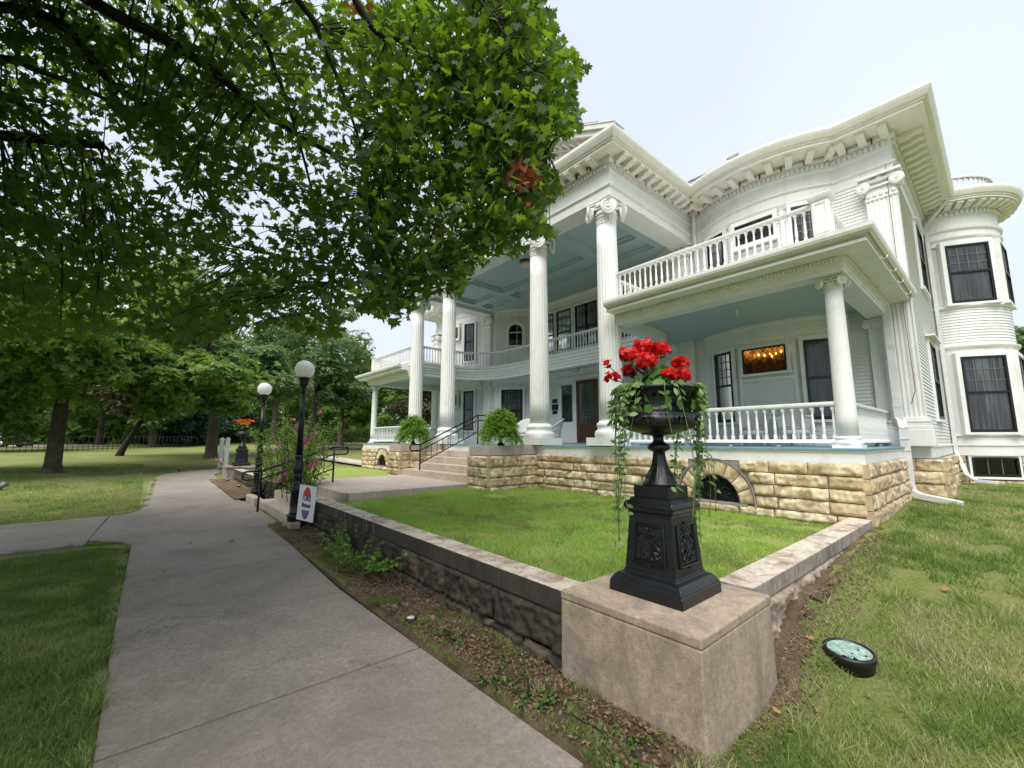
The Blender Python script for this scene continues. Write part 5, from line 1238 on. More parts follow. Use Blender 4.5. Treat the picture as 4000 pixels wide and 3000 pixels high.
# ------------------------------------------------------------------ lamp posts
def lamp(loc, label, dup_from=None):
    t = thing('lamp_post', label, 'street lamp', loc, 0, 'black globe lamp posts by the garden steps'); b = MB()
    b.frustum(0, 0, [(.165, -.08), (.165, .04), (.135, .055), (.13, .10)]); b.build('footing', 'block', t, .008)
    oc = lambda r, z, a, k: r / max(.92, math.cos(((a + PI / 8) % (PI / 4)) - PI / 8) + .0) * .98
    b = MB().lathe([(.125, .10), (.125, .125), (.108, .14), (.100, .16), (.100, .27), (.112, .285), (.105, .305), (.085, .32)], n=32, mod=oc); b.build('base', 'iron', t)
    b = MB().lathe([(.082, .32), (.088, .335), (.080, .36), (.078, .70), (.086, .71), (.092, .725), (.086, .745), (.078, .75), (.088, .77), (.076, .79), (.066, .80), (.062, .93), (.070, .94), (.066, .96), (.055, .97), (.066, 1.02), (.076, 1.08), (.070, 1.16), (.056, 1.23), (.052, 1.27), (.064, 1.29), (.054, 1.31), (.048, 1.33)], n=32, mod=lambda r, z, a, k: r * (1 - .05 * max(0, math.cos(a * 12))) if k in (2, 3, 15, 16, 17, 18) else r); b.build('lower_shaft', 'iron', t)
    for q in range(8):
        a = q * PI / 4; b2 = None
    b = MB().lathe([(.047, 1.33), (.033, 2.44)], n=24); b.build('pole', 'iron', t)
    b = MB().lathe([(.033, 2.44), (.042, 2.45), (.042, 2.47), (.036, 2.48), (.037, 2.54), (.055, 2.57), (.066, 2.60), (.060, 2.64), (.072, 2.66), (.078, 2.70), (.085, 2.715)], n=24); b.build('collar', 'iron', t)
    b = MB(); pr_ = [(.166 * math.sin(a), 2.862 - .166 * math.cos(a)) for a in np.linspace(.5, PI - .01, 20)]; b.lathe(pr_, n=36); b.build('globe', 'globe', t)
    for c in t.children:
        if not c.name.startswith(('globe', 'footing')): c.scale = (1.24, 1.24, 1)
    return t
lamp((-8.24, 2.12, .02), 'nearer black lamp post with round white globe beside the small sign')
lamp((-12.45, 2.27, .06), 'farther black lamp post with white globe behind the flowering shrub')

# ------------------------------------------------------------------ yard sign
sg = thing('yard_sign', 'small white yard sign with red and slate oval reading I LIKE Mansions', 'sign', (-7.84, 2.15, .04)); sg.rotation_euler = (0, math.radians(4.5), math.radians(24))
bd = MB(); bd.box(-.20, .20, -.004, .004, .23, .81); bd.build('board', 'signwhite', sg)
for pts in (0,):
    def ell(a0, a1, name, m):
        P_ = [(.105 * math.cos(a), .52 + .265 * math.sin(a)) for a in np.linspace(a0, a1, 24)]; V = [(u, -.0068, z) for u, z in P_] + [(u, -.0042, z) for u, z in P_]; n_ = len(P_)
        MB().add(V, [tuple(range(n_)), ] + [(i, n_ + i, n_ + (i + 1) % n_, (i + 1) % n_) for i in range(n_)]).build(name, m, sg)
    ell(math.radians(26), math.radians(154), 'red_cap', 'signred'); ell(math.radians(206), math.radians(334), 'slate_cap', 'signblue')
def text(body, parent, x, z, size, shear=0, sx=1, name='lettering', m='signink', off=.003, w=0):
    c = bpy.data.curves.new(name, 'FONT'); c.body = body; c.size = size; c.align_x = 'CENTER'; c.shear = shear; c.extrude = .0012; c.offset = w
    o = bpy.data.objects.new(name, c); COL.objects.link(o); dg = bpy.context.evaluated_depsgraph_get(); me = bpy.data.meshes.new_from_object(o.evaluated_get(dg)); bpy.data.objects.remove(o)
    me.materials.clear(); me.materials.append(M[m]); ob = newobj(name, me, parent, (x, -.004 - off, z)); ob.rotation_euler = (PI / 2, 0, 0); ob.scale = (sx, 1, 1); return ob
text('I LIKE', sg, 0, .562, .108, 0, .74, w=.0035); text('Mansions', sg, 0, .450, .115, .38, .50, w=.0012)
k = MB()
for x in (-.10, .10): k.tube([(x, .006, -.08), (x, .006, .45)], .004, 5)
k.build('wire_stake', 'muntin', sg)

# ------------------------------------------------------------------ hand rails
def railing(name, label, parts, posts, pickets, loc):
    t = thing(name, label, 'railing', loc); off = tuple(-v for v in loc)
    for nm, pts, r in parts: MB().tube(pts, r, 8).build(nm, 'iron', t, 0, off)
    for x, y, z0, z1 in posts: MB().tube([(x, y, z0), (x, y, z1)], .022, 8).build('post', 'iron', t, 0, off)
    for x, y, z0, z1 in pickets: MB().tube([(x, y, z0), (x, y, z1)], .009, 6).build('picket', 'iron', t, 0, off)
    return t
x = -10.36
def loop(y, z0, z1, dy):
    r = .06; s = 1 if dy > 0 else -1; yy = y + dy
    return [(x, y, z1), (x, yy - s * r, z1), (x, yy - s * r * .3, z1 - r * .3), (x, yy, z1 - r), (x, yy, z0 + r), (x, yy - s * r * .3, z0 + r * .3), (x, yy - s * r, z0), (x, y, z0)]
ya, yb, za, zb = 1.93, 3.42, .96, 1.45
railing('hand_rail', 'black iron handrail on the low garden steps behind the pink flowered shrub', [('top_rail', [(x, ya, za), (x, yb, zb)], .021), ('mid_rail', [(x, ya, za - .17), (x, yb, zb - .17)], .017), ('low_rail', [(x, ya, za - .50), (x, yb, zb - .50)], .015), ('end_loop', loop(ya, za - .17, za, -.32), .02), ('end_loop', loop(yb, zb - .17, zb, .32), .02)],
        [(x, ya, .05, za), (x, yb, .62, zb)], [(x, ya + (yb - ya) * k / 7, za + (zb - za) * k / 7 - .50, za + (zb - za) * k / 7 - .17) for k in range(1, 7)], (x, 2.6, .3))
x = -10.42; ya, yb, za, zb = 5.70, 7.62, 1.49, 2.36
t = railing('hand_rail', 'black iron handrail with scroll panel running up the porch steps', [('top_rail', [(x, ya, za), (x, yb, zb)], .022), ('mid_rail', [(x, ya, za - .15), (x, yb, zb - .15)], .017), ('low_rail', [(x, ya, za - .50), (x, yb, zb - .50)], .016), ('end_loop', loop(ya, za - .16, za, -.30), .02), ('end_loop', loop(yb, zb - .15, zb, .32), .02)],
        [(x, ya, .62, za), (x, yb, FZ - .01, zb)], [(x, ya + (yb - ya) * k / 11, za + (zb - za) * k / 11 - .50, za + (zb - za) * k / 11 - .15) for k in range(1, 11) if k not in (6,)], (x, 6.6, .6))
sc = MB(); ym = ya + (yb - ya) * 5.5 / 11; zm = za + (zb - za) * 5.5 / 11 - .325
for sy in (-1, 1):
    for sz in (-1, 1): sc.tube([(x, ym + sy * (.045 + .035 * math.cos(v)), zm + sz * (.09 + .035 * math.sin(v))) for v in np.linspace(-2.2, 3, 12)], .006, 5)
sc.tube([(x, ym, zm - .15), (x, ym, zm + .15)], .007, 5); sc.build('scroll', 'iron', t, 0, (-x, -6.6, -.6))
# ------------------------------------------------------------------ trees
WLX, WLY = -.845, 3.72
YAW = math.radians(139.25)
def at(u, d):
    """plan position at distance d along the bearing of picture column u (0..2212)"""
    a = YAW - math.atan((u - 1106) / 924.3); return (d * math.cos(a), d * math.sin(a))
_th = math.atan(221 / 1657.0); _f = np.array([math.cos(YAW), math.sin(YAW), 0]); _r = np.array([math.sin(YAW), -math.cos(YAW), 0]); _u = np.array([0, 0, 1.])
_c = _f * math.cos(_th) + _u * math.sin(_th); _U = -_f * math.sin(_th) + _u * math.cos(_th)
def sight(u, v, d):
    r = (u - 1106) * _r + (829.5 - v) * _U + 916.3 * _c; return np.array([0, 0, 1.6]) + r * (d / math.hypot(r[0], r[1]))
def view(P):
    p = np.asarray(P) - np.array([0, 0, 1.6]); w = p @ _c; return 1106 + 916.3 * (p @ _r) / np.where(w > .05, w, .05), 829.5 - 916.3 * (p @ _U) / np.where(w > .05, w, .05), w
def tree(name, label, cat, x, y, tr, crown, leaf, lsize, n, z_trunk=None, lean=(0, 0), K=26, grp=None, bark='bark', fill=.42, flat=.8, seed=0, lf='clump', squash=1.0):
    """crown: list of (dx,dy,z,rx,rz)"""
    r = np.random.default_rng(seed + 100); z0 = float(ground(x, y)); t = thing(name, label, cat, (x, y, z0), 0, grp); tb = MB()
    c0 = crown[0]; zt = z_trunk or (c0[2] - c0[4] * .55)
    tp = [(0, 0, -.3), (0, 0, .05), (lean[0] * .1, lean[1] * .1, .35), (lean[0] * .3, lean[1] * .3, zt * .35), (lean[0] * .7, lean[1] * .7, zt * .7), (lean[0], lean[1], zt), (lean[0] * 1.2, lean[1] * 1.2, zt + c0[4] * .7), (lean[0] * 1.25, lean[1] * 1.25, zt + c0[4] * 1.1)]
    tb.tube(tp, [tr * 1.55, tr * 1.4, tr * 1.12, tr, tr * .92, tr * .8, tr * .4, tr * .15], 12)
    P = []; O = []
    for (dx, dy, cz, rx, rz) in crown:
        for k in range(K):
            d = r.normal(size=3); d /= np.linalg.norm(d); q = r.uniform(.45, .95) ; c = np.array([dx + d[0] * rx * q, dy + d[1] * rx * q, cz + d[2] * rz * q])
            if k % 2 == 0:
                b0 = Vector((lean[0], lean[1], zt + r.uniform(-.15, .5) * rz)); e = Vector(c); m_ = (b0 + e) / 2 + Vector((0, 0, .12 * rz)); tb.tube([b0, m_, e], [tr * .32, tr * .18, tr * .05], 5, False)
            cr = rx * r.uniform(.24, .40); m2 = int(n / (K * len(crown)))
            dd = r.normal(size=(m2, 3)); dd /= np.linalg.norm(dd, axis=1, keepdims=True); pp = dd * (fill + (1 - fill) * r.random((m2, 1))) * np.array([cr, cr, cr * .62 * squash]) + c
            P.append(pp); O.append(dd * .55 + np.array([0, 0, flat]))
    tb.build('trunk', bark, t); P = np.concatenate(P); O = np.concatenate(O); leaves('crown', leaf, t, P, lsize, lf, O, jit=.35); return t
gA = 'big shade trees on the lawn'
tree('shade_tree', 'broad maple with thick grey trunk standing on the left lawn', 'tree', -24.5, -2.6, .23, [(0, .5, 6.6, 6.4, 3.6), (.5, 3.8, 3.6, 2.8, 1.4), (-1, -3.5, 3.2, 3.0, 1.5), (2.5, -5.5, 3.3, 3.0, 1.4), (3, 0, 4.6, 3.4, 1.6)], 'treeleaf', .42, 20000, 3.6, seed=1, K=30, grp=gA)
tree('small_tree', 'small dark leaning tree in the middle of the far lawn', 'tree', -38.2, -1.1, .17, [(1.0, 1.2, 4.6, 3.0, 2.0)], 'olive', .36, 5200, 2.4, lean=(.5, .9), seed=2, bark='twig')
tree('shade_tree', 'tall oak with straight dark trunk beside the white posts', 'tree', -32.8, 3.3, .30, [(0, 0, 8.2, 5.4, 5.0), (2.0, 1.8, 5.2, 3.0, 1.8), (0, -3.4, 6.0, 3.2, 2.2)], 'treeleaf2', .40, 17000, 4.2, seed=3, K=30, grp=gA)
x, y = at(674, 39); tree('shade_tree', 'oak with trunk rising behind the nearer lamp globe', 'tree', x, y, .28, [(0, 0, 8.3, 4.6, 4.2), (1, 2, 5.0, 2.6, 1.5)], 'treeleaf2', .40, 12000, 4.0, seed=4, K=26, grp=gA)
x, y = at(735, 50); tree('shade_tree', 'dense dark tree right of the oaks, nearest the mansion roofline', 'tree', x, y, .3, [(0, 0, 8.0, 4.0, 4.4), (0, 2, 4.2, 2.6, 2.0)], 'treeleaf', .46, 10000, 3.0, seed=5, K=26, grp=gA)
x, y = at(590, 58); tree('shade_tree', 'tall tree filling the gap behind the two lamp globes', 'tree', x, y, .35, [(0, 0, 10.5, 6.0, 6.0)], 'treeleaf2', .55, 9000, 4.4, seed=6, K=30, grp=gA)
x, y = at(846, 66); tree('far_tree', 'pale yellow green treetop just above the left porch railing', 'tree', x, y, .3, [(0, 0, 9.6, 4.6, 4.6), (1, -3, 7.0, 3.2, 3.4)], 'treeleaf3', .55, 8000, 4.0, seed=7)
x, y = at(905, 37); tree('small_tree', 'olive brown spreading tree seen beneath the left porch ceiling', 'tree', x, y, .16, [(0, 0, 4.4, 3.4, 2.5)], 'olive', .30, 8500, 1.6, seed=8, bark='twig', grp=None)
x, y = at(842, 48); tree('small_tree', 'bushy green tree behind the left porch corner column', 'tree', x, y, .2, [(0, 0, 4.3, 3.2, 3.0)], 'treeleaf', .40, 5000, 1.6, seed=9)
x, y = at(425, 62); tree('conifer_shrub', 'blue green spreading evergreen at the far edge of the lawn', 'shrub', x, y, .15, [(0, 0, 2.0, 4.4, 1.9)], 'conifer', .46, 5500, .8, seed=10)
x, y = at(500, 66); tree('conifer_shrub', 'dark evergreen just right of the blue green one at lawn edge', 'shrub', x, y, .15, [(0, 0, 2.0, 4.0, 2.2)], 'conifer', .46, 5000, .8, seed=11)
for i, (u, d, z, rx, rz, lf, lab) in enumerate(((60, 62, 9.5, 6, 6.5, 'treeleaf', 'broad tree at far left beyond the iron fence'), (215, 66, 9, 6, 6.5, 'treeleaf', 'dark tree beyond the fence, between the lawn maple and leaning tree'), (330, 58, 7.5, 5, 5.5, 'treeleaf2', 'round tree directly behind the small leaning tree'), (395, 74, 11, 7, 8, 'treeleaf', 'tall tree behind the spreading evergreens'), (680, 72, 9.0, 6, 6.5, 'treeleaf', 'far tree behind the oak near the lamp'), (-40, 50, 5.2, 4.6, 4.6, 'treeleaf', 'tree at the very left edge beside the parked cars'))):
    x, y = at(u, d); tree('far_tree', lab, 'tree', x, y, .3, [(0, 0, z, rx, rz)], lf, .62, 6500, max(1.6, z - rz * .75), seed=20 + i, K=30, grp='trees beyond the fence')
x, y = at(2216, 44); tree('far_tree', 'leafy tree at the right edge of the picture beyond the round bay', 'tree', x, y, .3, [(1.2, 0, 5.6, 3.2, 4.6)], 'treeleaf2', .42, 7000, 2.0, seed=31)
# far wood that reads as one mass
P = []
for u in np.linspace(-120, 830, 150):
    d = 84 + 8 * math.sin(u * .05) + rng.normal(0, 3); x, y = at(u, d); top = 11 + 2.5 * math.sin(u * .021) + 2 * math.sin(u * .07); k = 110
    if u > 690: top = 5.5
    P.append(np.stack([x + rng.normal(0, 2.6, k), y + rng.normal(0, 2.6, k), float(ground(x, y)) + rng.uniform(0, top, k)], 1))
kind(leaves('background_woods', 'treeleaf', None, np.concatenate(P), 1.25, 'clump', jit=.9), 'stuff')
# hedges
def hedge(label, u0, u1, d, h, leaf, seed):
    x0, y0 = at(u0, d); x1, y1 = at(u1, d); t = thing('hedge', label, 'hedge', (x0, y0, float(ground(x0, y0)))); L = math.hypot(x1 - x0, y1 - y0); n_ = int(L * 260); s = rng.random((n_, 1)); a = rng.uniform(0, PI, (n_, 1))
    hh = h * (1 + .12 * np.sin(s * L * 1.1)); P = np.concatenate([s * (x1 - x0) + rng.normal(0, .35, (n_, 1)), s * (y1 - y0) + rng.normal(0, .35, (n_, 1)), hh * np.sqrt(rng.random((n_, 1)))], 1); leaves('foliage', leaf, t, P, .26, 'clump', jit=.6)
hedge('clipped bright green hedge far behind the left porch', 655, 960, 57, 1.9, 'treeleaf3', 1); hedge('dark hedge along the back of the far lawn', 470, 655, 70, 1.9, 'treeleaf', 2)

# ------------------------------------------------------------------ the overhanging maple
TX, TY = -7.2, -3.4
mp = thing('overhanging_maple', 'large maple whose low leafy branches hang over the sidewalk, with one dead orange spray', 'tree', (TX, TY, 0)); MO = Vector((TX, TY, 0))
wood = MB(); wood.tube([(0, 0, -.3), (0, 0, .1), (0, .02, .5), (.05, .05, 1.6), (.1, .1, 2.9), (.2, .3, 4.6), (.3, .5, 7.0)], [.62, .55, .42, .37, .33, .2, .05], 14)
fork = Vector((.1, .1, 2.9)); BR_ = []
def branch(cps, r0, r1, start=2.9):
    pts = [Vector((.1, .1, start))] + [Vector(sight(*c)) - MO for c in cps]; q = []
    for i in range(len(pts) - 1):
        p0 = pts[max(0, i - 1)]; p1 = pts[i]; p2 = pts[i + 1]; p3 = pts[min(len(pts) - 1, i + 2)]
        for t in np.linspace(0, 1, 6)[:-1]: q.append(.5 * ((2 * p1) + (p2 - p0) * t + (2 * p0 - 5 * p1 + 4 * p2 - p3) * t * t + (-p0 + 3 * p1 - 3 * p2 + p3) * t ** 3))
    q.append(pts[-1]); n_ = len(q); wood.tube(q, [r0 + (r1 - r0) * (i / (n_ - 1)) ** .7 for i in range(n_)], 7); BR_.extend(q[4:])
branch([(-330, 60, 6.6), (86, 29, 6.2), (241, 178, 6.3), (356, 259, 6.5), (431, 345, 6.6), (517, 368, 6.6), (640, 470, 6.6)], .075, .010, 3.4)
branch([(-250, -160, 5.8), (276, 46, 5.6), (431, 132, 5.6), (517, 201, 5.6), (609, 270, 5.7), (719, 333, 5.8), (805, 368, 5.9), (900, 470, 5.9), (960, 580, 5.9)], .085, .010, 3.8)
branch([(300, -420, 5.0), (644, 0, 4.9), (690, 75, 5.0), (730, 172, 5.1), (776, 305, 5.3), (800, 420, 5.5)], .06, .010, 4.2)
branch([(420, -420, 4.3), (793, 46, 4.4), (862, 86, 4.5), (972, 155, 4.6), (1040, 215, 4.7), (1120, 270, 4.8), (1180, 330, 4.9)], .06, .010, 4.4)
branch([(-330, 110, 7.6), (0, 126, 7.4), (75, 150, 7.4), (190, 195, 7.6), (322, 276, 7.8), (420, 400, 8.0), (520, 560, 8.0)], .07, .010, 3.0)
branch([(-330, 210, 8.2), (0, 207, 8.0), (161, 322, 8.2), (230, 368, 8.4), (270, 449, 8.6), (260, 560, 8.8)], .06, .010, 2.9)
branch([(-300, 290, 7.4), (0, 293, 7.0), (120, 305, 6.9), (228, 315, 6.8)], .075, .045, 2.7)
branch([(100, -300, 5.4), (529, 35, 5.6), (598, 160, 5.8), (650, 320, 6.0), (690, 480, 6.2), (720, 610, 6.4)], .05, .008, 4.0)
branch([(-330, 480, 9), (0, 430, 9), (160, 520, 9.2), (330, 600, 9.4), (470, 660, 9.6)], .06, .008, 2.6)
branch([(760, -500, 3.9), (1000, -60, 4.0), (1080, 60, 4.1), (1150, 150, 4.2)], .045, .008, 4.6)
wood.tube([Vector(sight(-250, 293, 7.4)) - MO, Vector(sight(-100, 290, 7.2)) - MO], [.05, .05], 6)
MASK = [(-400, -300), (1175, -300), (1178, 0), (1208, 60), (1232, 108), (1250, 118), (1258, 160), (1246, 205), (1256, 262), (1240, 296), (1205, 300), (1196, 345), (1212, 395), (1208, 425), (1170, 455), (1204, 500), (1196, 520), (1130, 505), (1120, 545), (1060, 548), (1030, 575), (1000, 628), (965, 640), (940, 620), (900, 640), (890, 672), (850, 695), (790, 676), (745, 655), (748, 715), (700, 735), (640, 705), (560, 715), (500, 700), (440, 745), (360, 735), (240, 715), (100, 730), (-400, 740)]
mk = np.array(MASK, float)
def inside(u, v):
    c = np.zeros(len(u), bool); j = len(mk) - 1
    for i in range(len(mk)):
        a, b = mk[i], mk[j]; cond = ((a[1] > v) != (b[1] > v)); xi = (b[0] - a[0]) * (v - a[1]) / (b[1] - a[1] + 1e-9) + a[0]; c ^= cond & (u < xi); j = i
    return c
GAPS = [((20, 60), (110, 160), 26), ((170, 215), (330, 400), 30), ((330, 400), (420, 470), 26), ((610, -40), (655, 40), 40), ((555, 430), (640, 470), 30), ((655, 325), (720, 365), 24), ((540, 470), (560, 540), 18), ((300, 130), (330, 200), 14), ((560, 60), (570, 130), 14), ((880, 120), (960, 150), 12), ((20, 345), (60, 350), 12)]
def gapf(u, v):
    g_ = np.ones(len(u))
    for a, b, r_ in GAPS:
        a = np.array(a, float); b = np.array(b, float); d = b - a; t = np.clip(((u - a[0]) * d[0] + (v - a[1]) * d[1]) / (d @ d), 0, 1); dist = np.hypot(u - a[0] - t * d[0], v - a[1] - t * d[1]); g_ = np.minimum(g_, np.clip(dist / r_ - .35, 0, 1))
    return g_
NC = 4500
u = rng.uniform(-420, 1262, NC); v = rng.uniform(-300, 805, NC)
ok = inside(u, v) & (rng.random(NC) < gapf(u, v) * np.where((u < 0) | (v < 0), .35, 1) * (.55 + .6 * vnoise(np.stack([u, v, 0 * u], 1), .012, 5))); u = u[ok]; v = v[ok]
q = np.clip(u / 1200, 0, 1); dmin = 6.0 * (1 - q) + 4.0 * q; dmax = 12.5 * (1 - q) ** 1.3 + 5.4 * q; d = dmin + (dmax - dmin) * rng.random(len(u)) ** 1.2
u2 = rng.uniform(800, 1258, 620); v2 = rng.uniform(0, 690, 620); o2 = inside(u2, v2); u2, v2 = u2[o2], v2[o2]; u = np.concatenate([u, u2]); v = np.concatenate([v, v2]); d = np.concatenate([d, rng.uniform(4.2, 5.6, len(u2))])
C = np.stack([sight(a, b, e) for a, b, e in zip(u, v, d)]); C = C[C[:, 2] > 2.25]
P = []; NR = []; DR = []; tw = MB(); BRa = np.array([tuple(b + MO) for b in BR_])
for i, c in enumerate(C):
    k = rng.integers(7, 13); j = np.argmin(((BRa - c) ** 2).sum(1)); b = BRa[j]; far = np.linalg.norm(b - c); dirn = (c - b) / (far + 1e-6)
    s0 = b if far < 1.6 else c - dirn * 1.0 + rng.normal(0, .15, 3)
    if i % 2 == 0 and far > .15: tw.tube([Vector(s0) - MO, (Vector(s0) + Vector(c)) / 2 - MO + Vector((0, 0, .06)), Vector(c) - MO], [.011, .007, .003], 4, False)
    dd = rng.normal(0, .16, (k, 3)) * np.array([1, 1, 1.0 if i % 3 == 0 else .6]); P.append(c + dd); NR.append(np.tile([0, 0, 1.], (k, 1)) + rng.normal(0, .45, (k, 3))); o = dirn * np.array([1, 1, 0]) * .6 + np.array([0, 0, -.75]); DR.append(np.tile(o, (k, 1)) + rng.normal(0, .35, (k, 3)))
P = np.concatenate(P); NR = np.concatenate(NR); DR = np.concatenate(DR); uu, vv, w = view(P); inf = (uu > -8) & (uu < 2220) & (vv > -8)
wob = 15 * (vnoise(np.stack([uu, vv, 0 * uu], 1), .022, 40) - .5) * 2 + rng.normal(0, 4, len(uu)); keep = (~inf | inside(uu + wob * .8, vv - 3 + wob * .6)); P, NR, DR = P[keep], NR[keep], DR[keep]
leaves('crown', 'maple', mp, P - np.array(MO), .142, 'maple', NR, jit=.12, droop=DR)
wood.join(tw).build('trunk', 'twig', mp)
# unseen upper and rear crown, added to shade the near sidewalk and lawn
n_ = 5200; Q = ball(n_, .25) * np.array([6.6, 4.4, 2.4]) + np.array([-6.2, -3.4, 6.2]); Q = Q[Q[:, 2] > 4.0]; 
Q = (Q[:, None, :] + rng.normal(0, .3, (len(Q), 7, 3))).reshape(-1, 3); uu, vv, w = view(Q); Q = Q[(w < .3) | (uu < -30) | (vv < -30) | (uu > 2260)]
leaves('crown', 'maple', mp, Q - np.array(MO), .30, 'clump', jit=.6)
# dead spray
Q = np.stack([sight(a, b, e) for a, b, e in zip(rng.normal(1135, 19, 70), rng.normal(388, 22, 70), rng.uniform(4.0, 4.3, 70))]); leaves('dead_leaves', 'deadleaf', mp, Q - np.array(MO), .105, 'maple', jit=.9, droop=np.tile([0, 0, -1.], (70, 1)))
Q = np.stack([sight(a, b, e) for a, b, e in zip(rng.normal(780, 16, 20), rng.normal(18, 10, 20), rng.uniform(4.6, 4.9, 20))]); leaves('dead_leaves', 'deadleaf', mp, Q - np.array(MO), .10, 'maple', jit=.8)

# ------------------------------------------------------------------ shrubs and small plants
def stems_plant(name, label, cat, x, y, z, n, spread, h, leaf, ls, dens, flower=None, fs=.06, nf=0, lean=.35, rad=.08, seed=0, bare=.15):
    r = random.Random(seed); t = thing(name, label, cat, (x, y, z)); sm = MB(); P = []; O = []; tips = []
    for i in range(n):
        a = r.uniform(0, 2 * PI); rr = math.sqrt(r.random()); bx_, by_ = spread[0] * .45 * rr * math.cos(a), spread[1] * .45 * rr * math.sin(a); hh = h * r.uniform(.55, 1.0) * (1 - .25 * rr); pts = []
        lx, ly = bx_ * lean * 2.2 + r.gauss(0, .06), by_ * lean * 2.2 + r.gauss(0, .06); m_ = max(5, int(hh / .06))
        for k in range(m_ + 1):
            q = k / m_; pts.append(Vector((bx_ + lx * q ** 1.4 + r.gauss(0, .006), by_ + ly * q ** 1.4 + r.gauss(0, .006), hh * q)))
        sm.tube(pts, [.007 * (1 - .75 * k / m_) + .001 for k in range(m_ + 1)], 4, False); tips.append(pts)
        for k in range(int(m_ * bare), m_ + 1):
            for j in range(dens):
                aa = r.uniform(0, 2 * PI); o = Vector((math.cos(aa), math.sin(aa), r.uniform(-.1, .5))); w_ = rad * (1.1 - .75 * k / m_) * r.uniform(.3, 1.2); P.append(pts[k] + o * w_); O.append(o * .5 + Vector((0, 0, .8)))
    sm.build('stems', 'stem' if leaf != 'shrub' else 'twig', t); leaves('foliage', leaf, t, np.array([tuple(p) for p in P]), ls, 'oval', np.array([tuple(o) for o in O]), jit=.35)
    for i in range(nf):
        p = r.choice(tips); k = r.randint(int(len(p) * .35), len(p) - 1); c = p[k] + Vector((r.gauss(0, .05), r.gauss(0, .05), .02)); Q = np.array([tuple(c)] * 6) + rng.normal(0, fs * .22, (6, 3)); leaves('flower', flower, t, Q, fs, 'round', jit=.8)
    return t
stems_plant('flowering_shrub', 'rose of Sharon shrub with pink flowers beside the garden steps handrail', 'shrub', -10.15, 2.62, .35, 30, (1.1, .7), 2.35, 'shrub', .066, 4, 'pink', .075, 17, .6, .15, 1)
stems_plant('flowering_shrub', 'sparser pink flowered shrub left of the handrail, around the farther lamp post', 'shrub', -11.9, 2.8, .35, 40, (1.3, .9), 2.2, 'shrub', .068, 5, 'pink', .07, 13, .6, .15, 2)
stems_plant('low_shrub', 'low bushy green shrub at the foot of the farther lamp post', 'shrub', -13.0, 2.75, .2, 26, (.9, .7), .85, 'shrub', .075, 6, None, 0, 0, .8, .13, 3, 0)
stems_plant('climbing_rose', 'thin plant with a few pink blossoms climbing beside the white posts', 'plant', -20.2, 2.7, .25, 9, (.7, .6), 1.0, 'shrub', .075, 3, 'pink', .14, 4, .8, .12, 4)
sv = stems_plant('salvia', 'leafy salvia with dry flower spikes growing against the soot blackened wall', 'plant', -5.45, 2.14, .06, 44, (1.25, .40), .44, 'fern', .050, 5, None, 0, 0, .45, .055, 5, .45)
sp_ = MB(); q_ = []
for i in range(11):
    x0 = random.uniform(-.62, .5); y0 = random.uniform(-.1, .15); hh = random.uniform(.5, .68); sp_.tube([(x0, y0, .3), (x0 + .02, y0, hh * .7), (x0 + random.gauss(0, .03), y0, hh)], .0025, 4)
    for k in range(7): q_.append((x0 + random.gauss(.01, .008), y0, hh * (.72 + .04 * k)))
sp_.build('flower_spikes', 'litter', sv); leaves('flower', 'purple', sv, np.array(q_)[::3], .022, 'round')
# weeds in the bed
for i, (x, y, n_, h, lab) in enumerate(((-1.98, 1.90, 12, .13, 'clump of bright green weeds beside the sidewalk edge nearest the plinth'), (-2.35, 1.84, 7, .09, 'flat grassy weed at the sidewalk edge below the soot blackened wall'), (-1.48, 2.02, 5, .12, 'wispy weed sprig in the bare soil below the plinth'), (-1.25, 1.84, 7, .08, 'round leaved weed at the bottom edge by the sidewalk'), (-3.0, 2.02, 6, .08, 'low tuft of weeds in the middle of the planting bed'), (-6.75, 2.1, 10, .2, 'small leafy seedling between the salvia and the lamp post'))):
    z = .06; stems_plant('weed', lab, 'weed', x, y, z, n_, (.20, .16), h, 'shrub', .032, 2, None, 0, 0, .9, .035, 30 + i, 0)
# ------------------------------------------------------------------ far urn, posts, lights
f2 = thing('far_plinth', 'grey concrete plinth under the far orange flowered urn', 'plinth', (-18.2, 2.75, .2)); b = MB(); b.frustum(0, 0, [(.50, -.3), (.48, .42)]); b.box(-.5, .5, -.5, .5, .42, .50); b.build('block', 'copside2', f2, .02)
u2, z2 = urn((-18.2, 2.75, .70), 1.0, 'far black iron urn on pedestal beyond the flowering shrubs', True)
og = thing('orange_flowers', 'orange flowers blooming in the far iron urn', 'flower', (-18.2, 2.75, .70 + z2 + .66)); P = ball(60, .3) * np.array([.36, .36, .20]) + np.array([0, 0, .05]); leaves('foliage', 'shrub', og, P, .09, 'oval', jit=.6); leaves('bloom', 'orange', og, ball(46, .6) * np.array([.34, .34, .10]) + np.array([0, 0, .24]), .10, 'round')
pf = thing('white_post', 'pair of white round topped posts joined by a lattice, beside the curving sidewalk', 'post', (-23.95, 2.9, .33)); lt = MB()
for dx_, dy_ in ((-.30, -.08), (.25, .08)):
    o = MB(); o.box(-.085, .085, -.085, .085, -.2, 1.22); o.lathe([(.075, 1.22), (.10, 1.27), (.10, 1.34), (.06, 1.40), (.003, 1.42)], n=16); o.build('post', 'fadedwood', pf, .008, (dx_, dy_, 0))
for z in (.25, .5, .75, 1.0): lt.box(-.22, .17, -.02, .02, z, z + .06)
lt.build('lattice', 'fadedwood', pf)
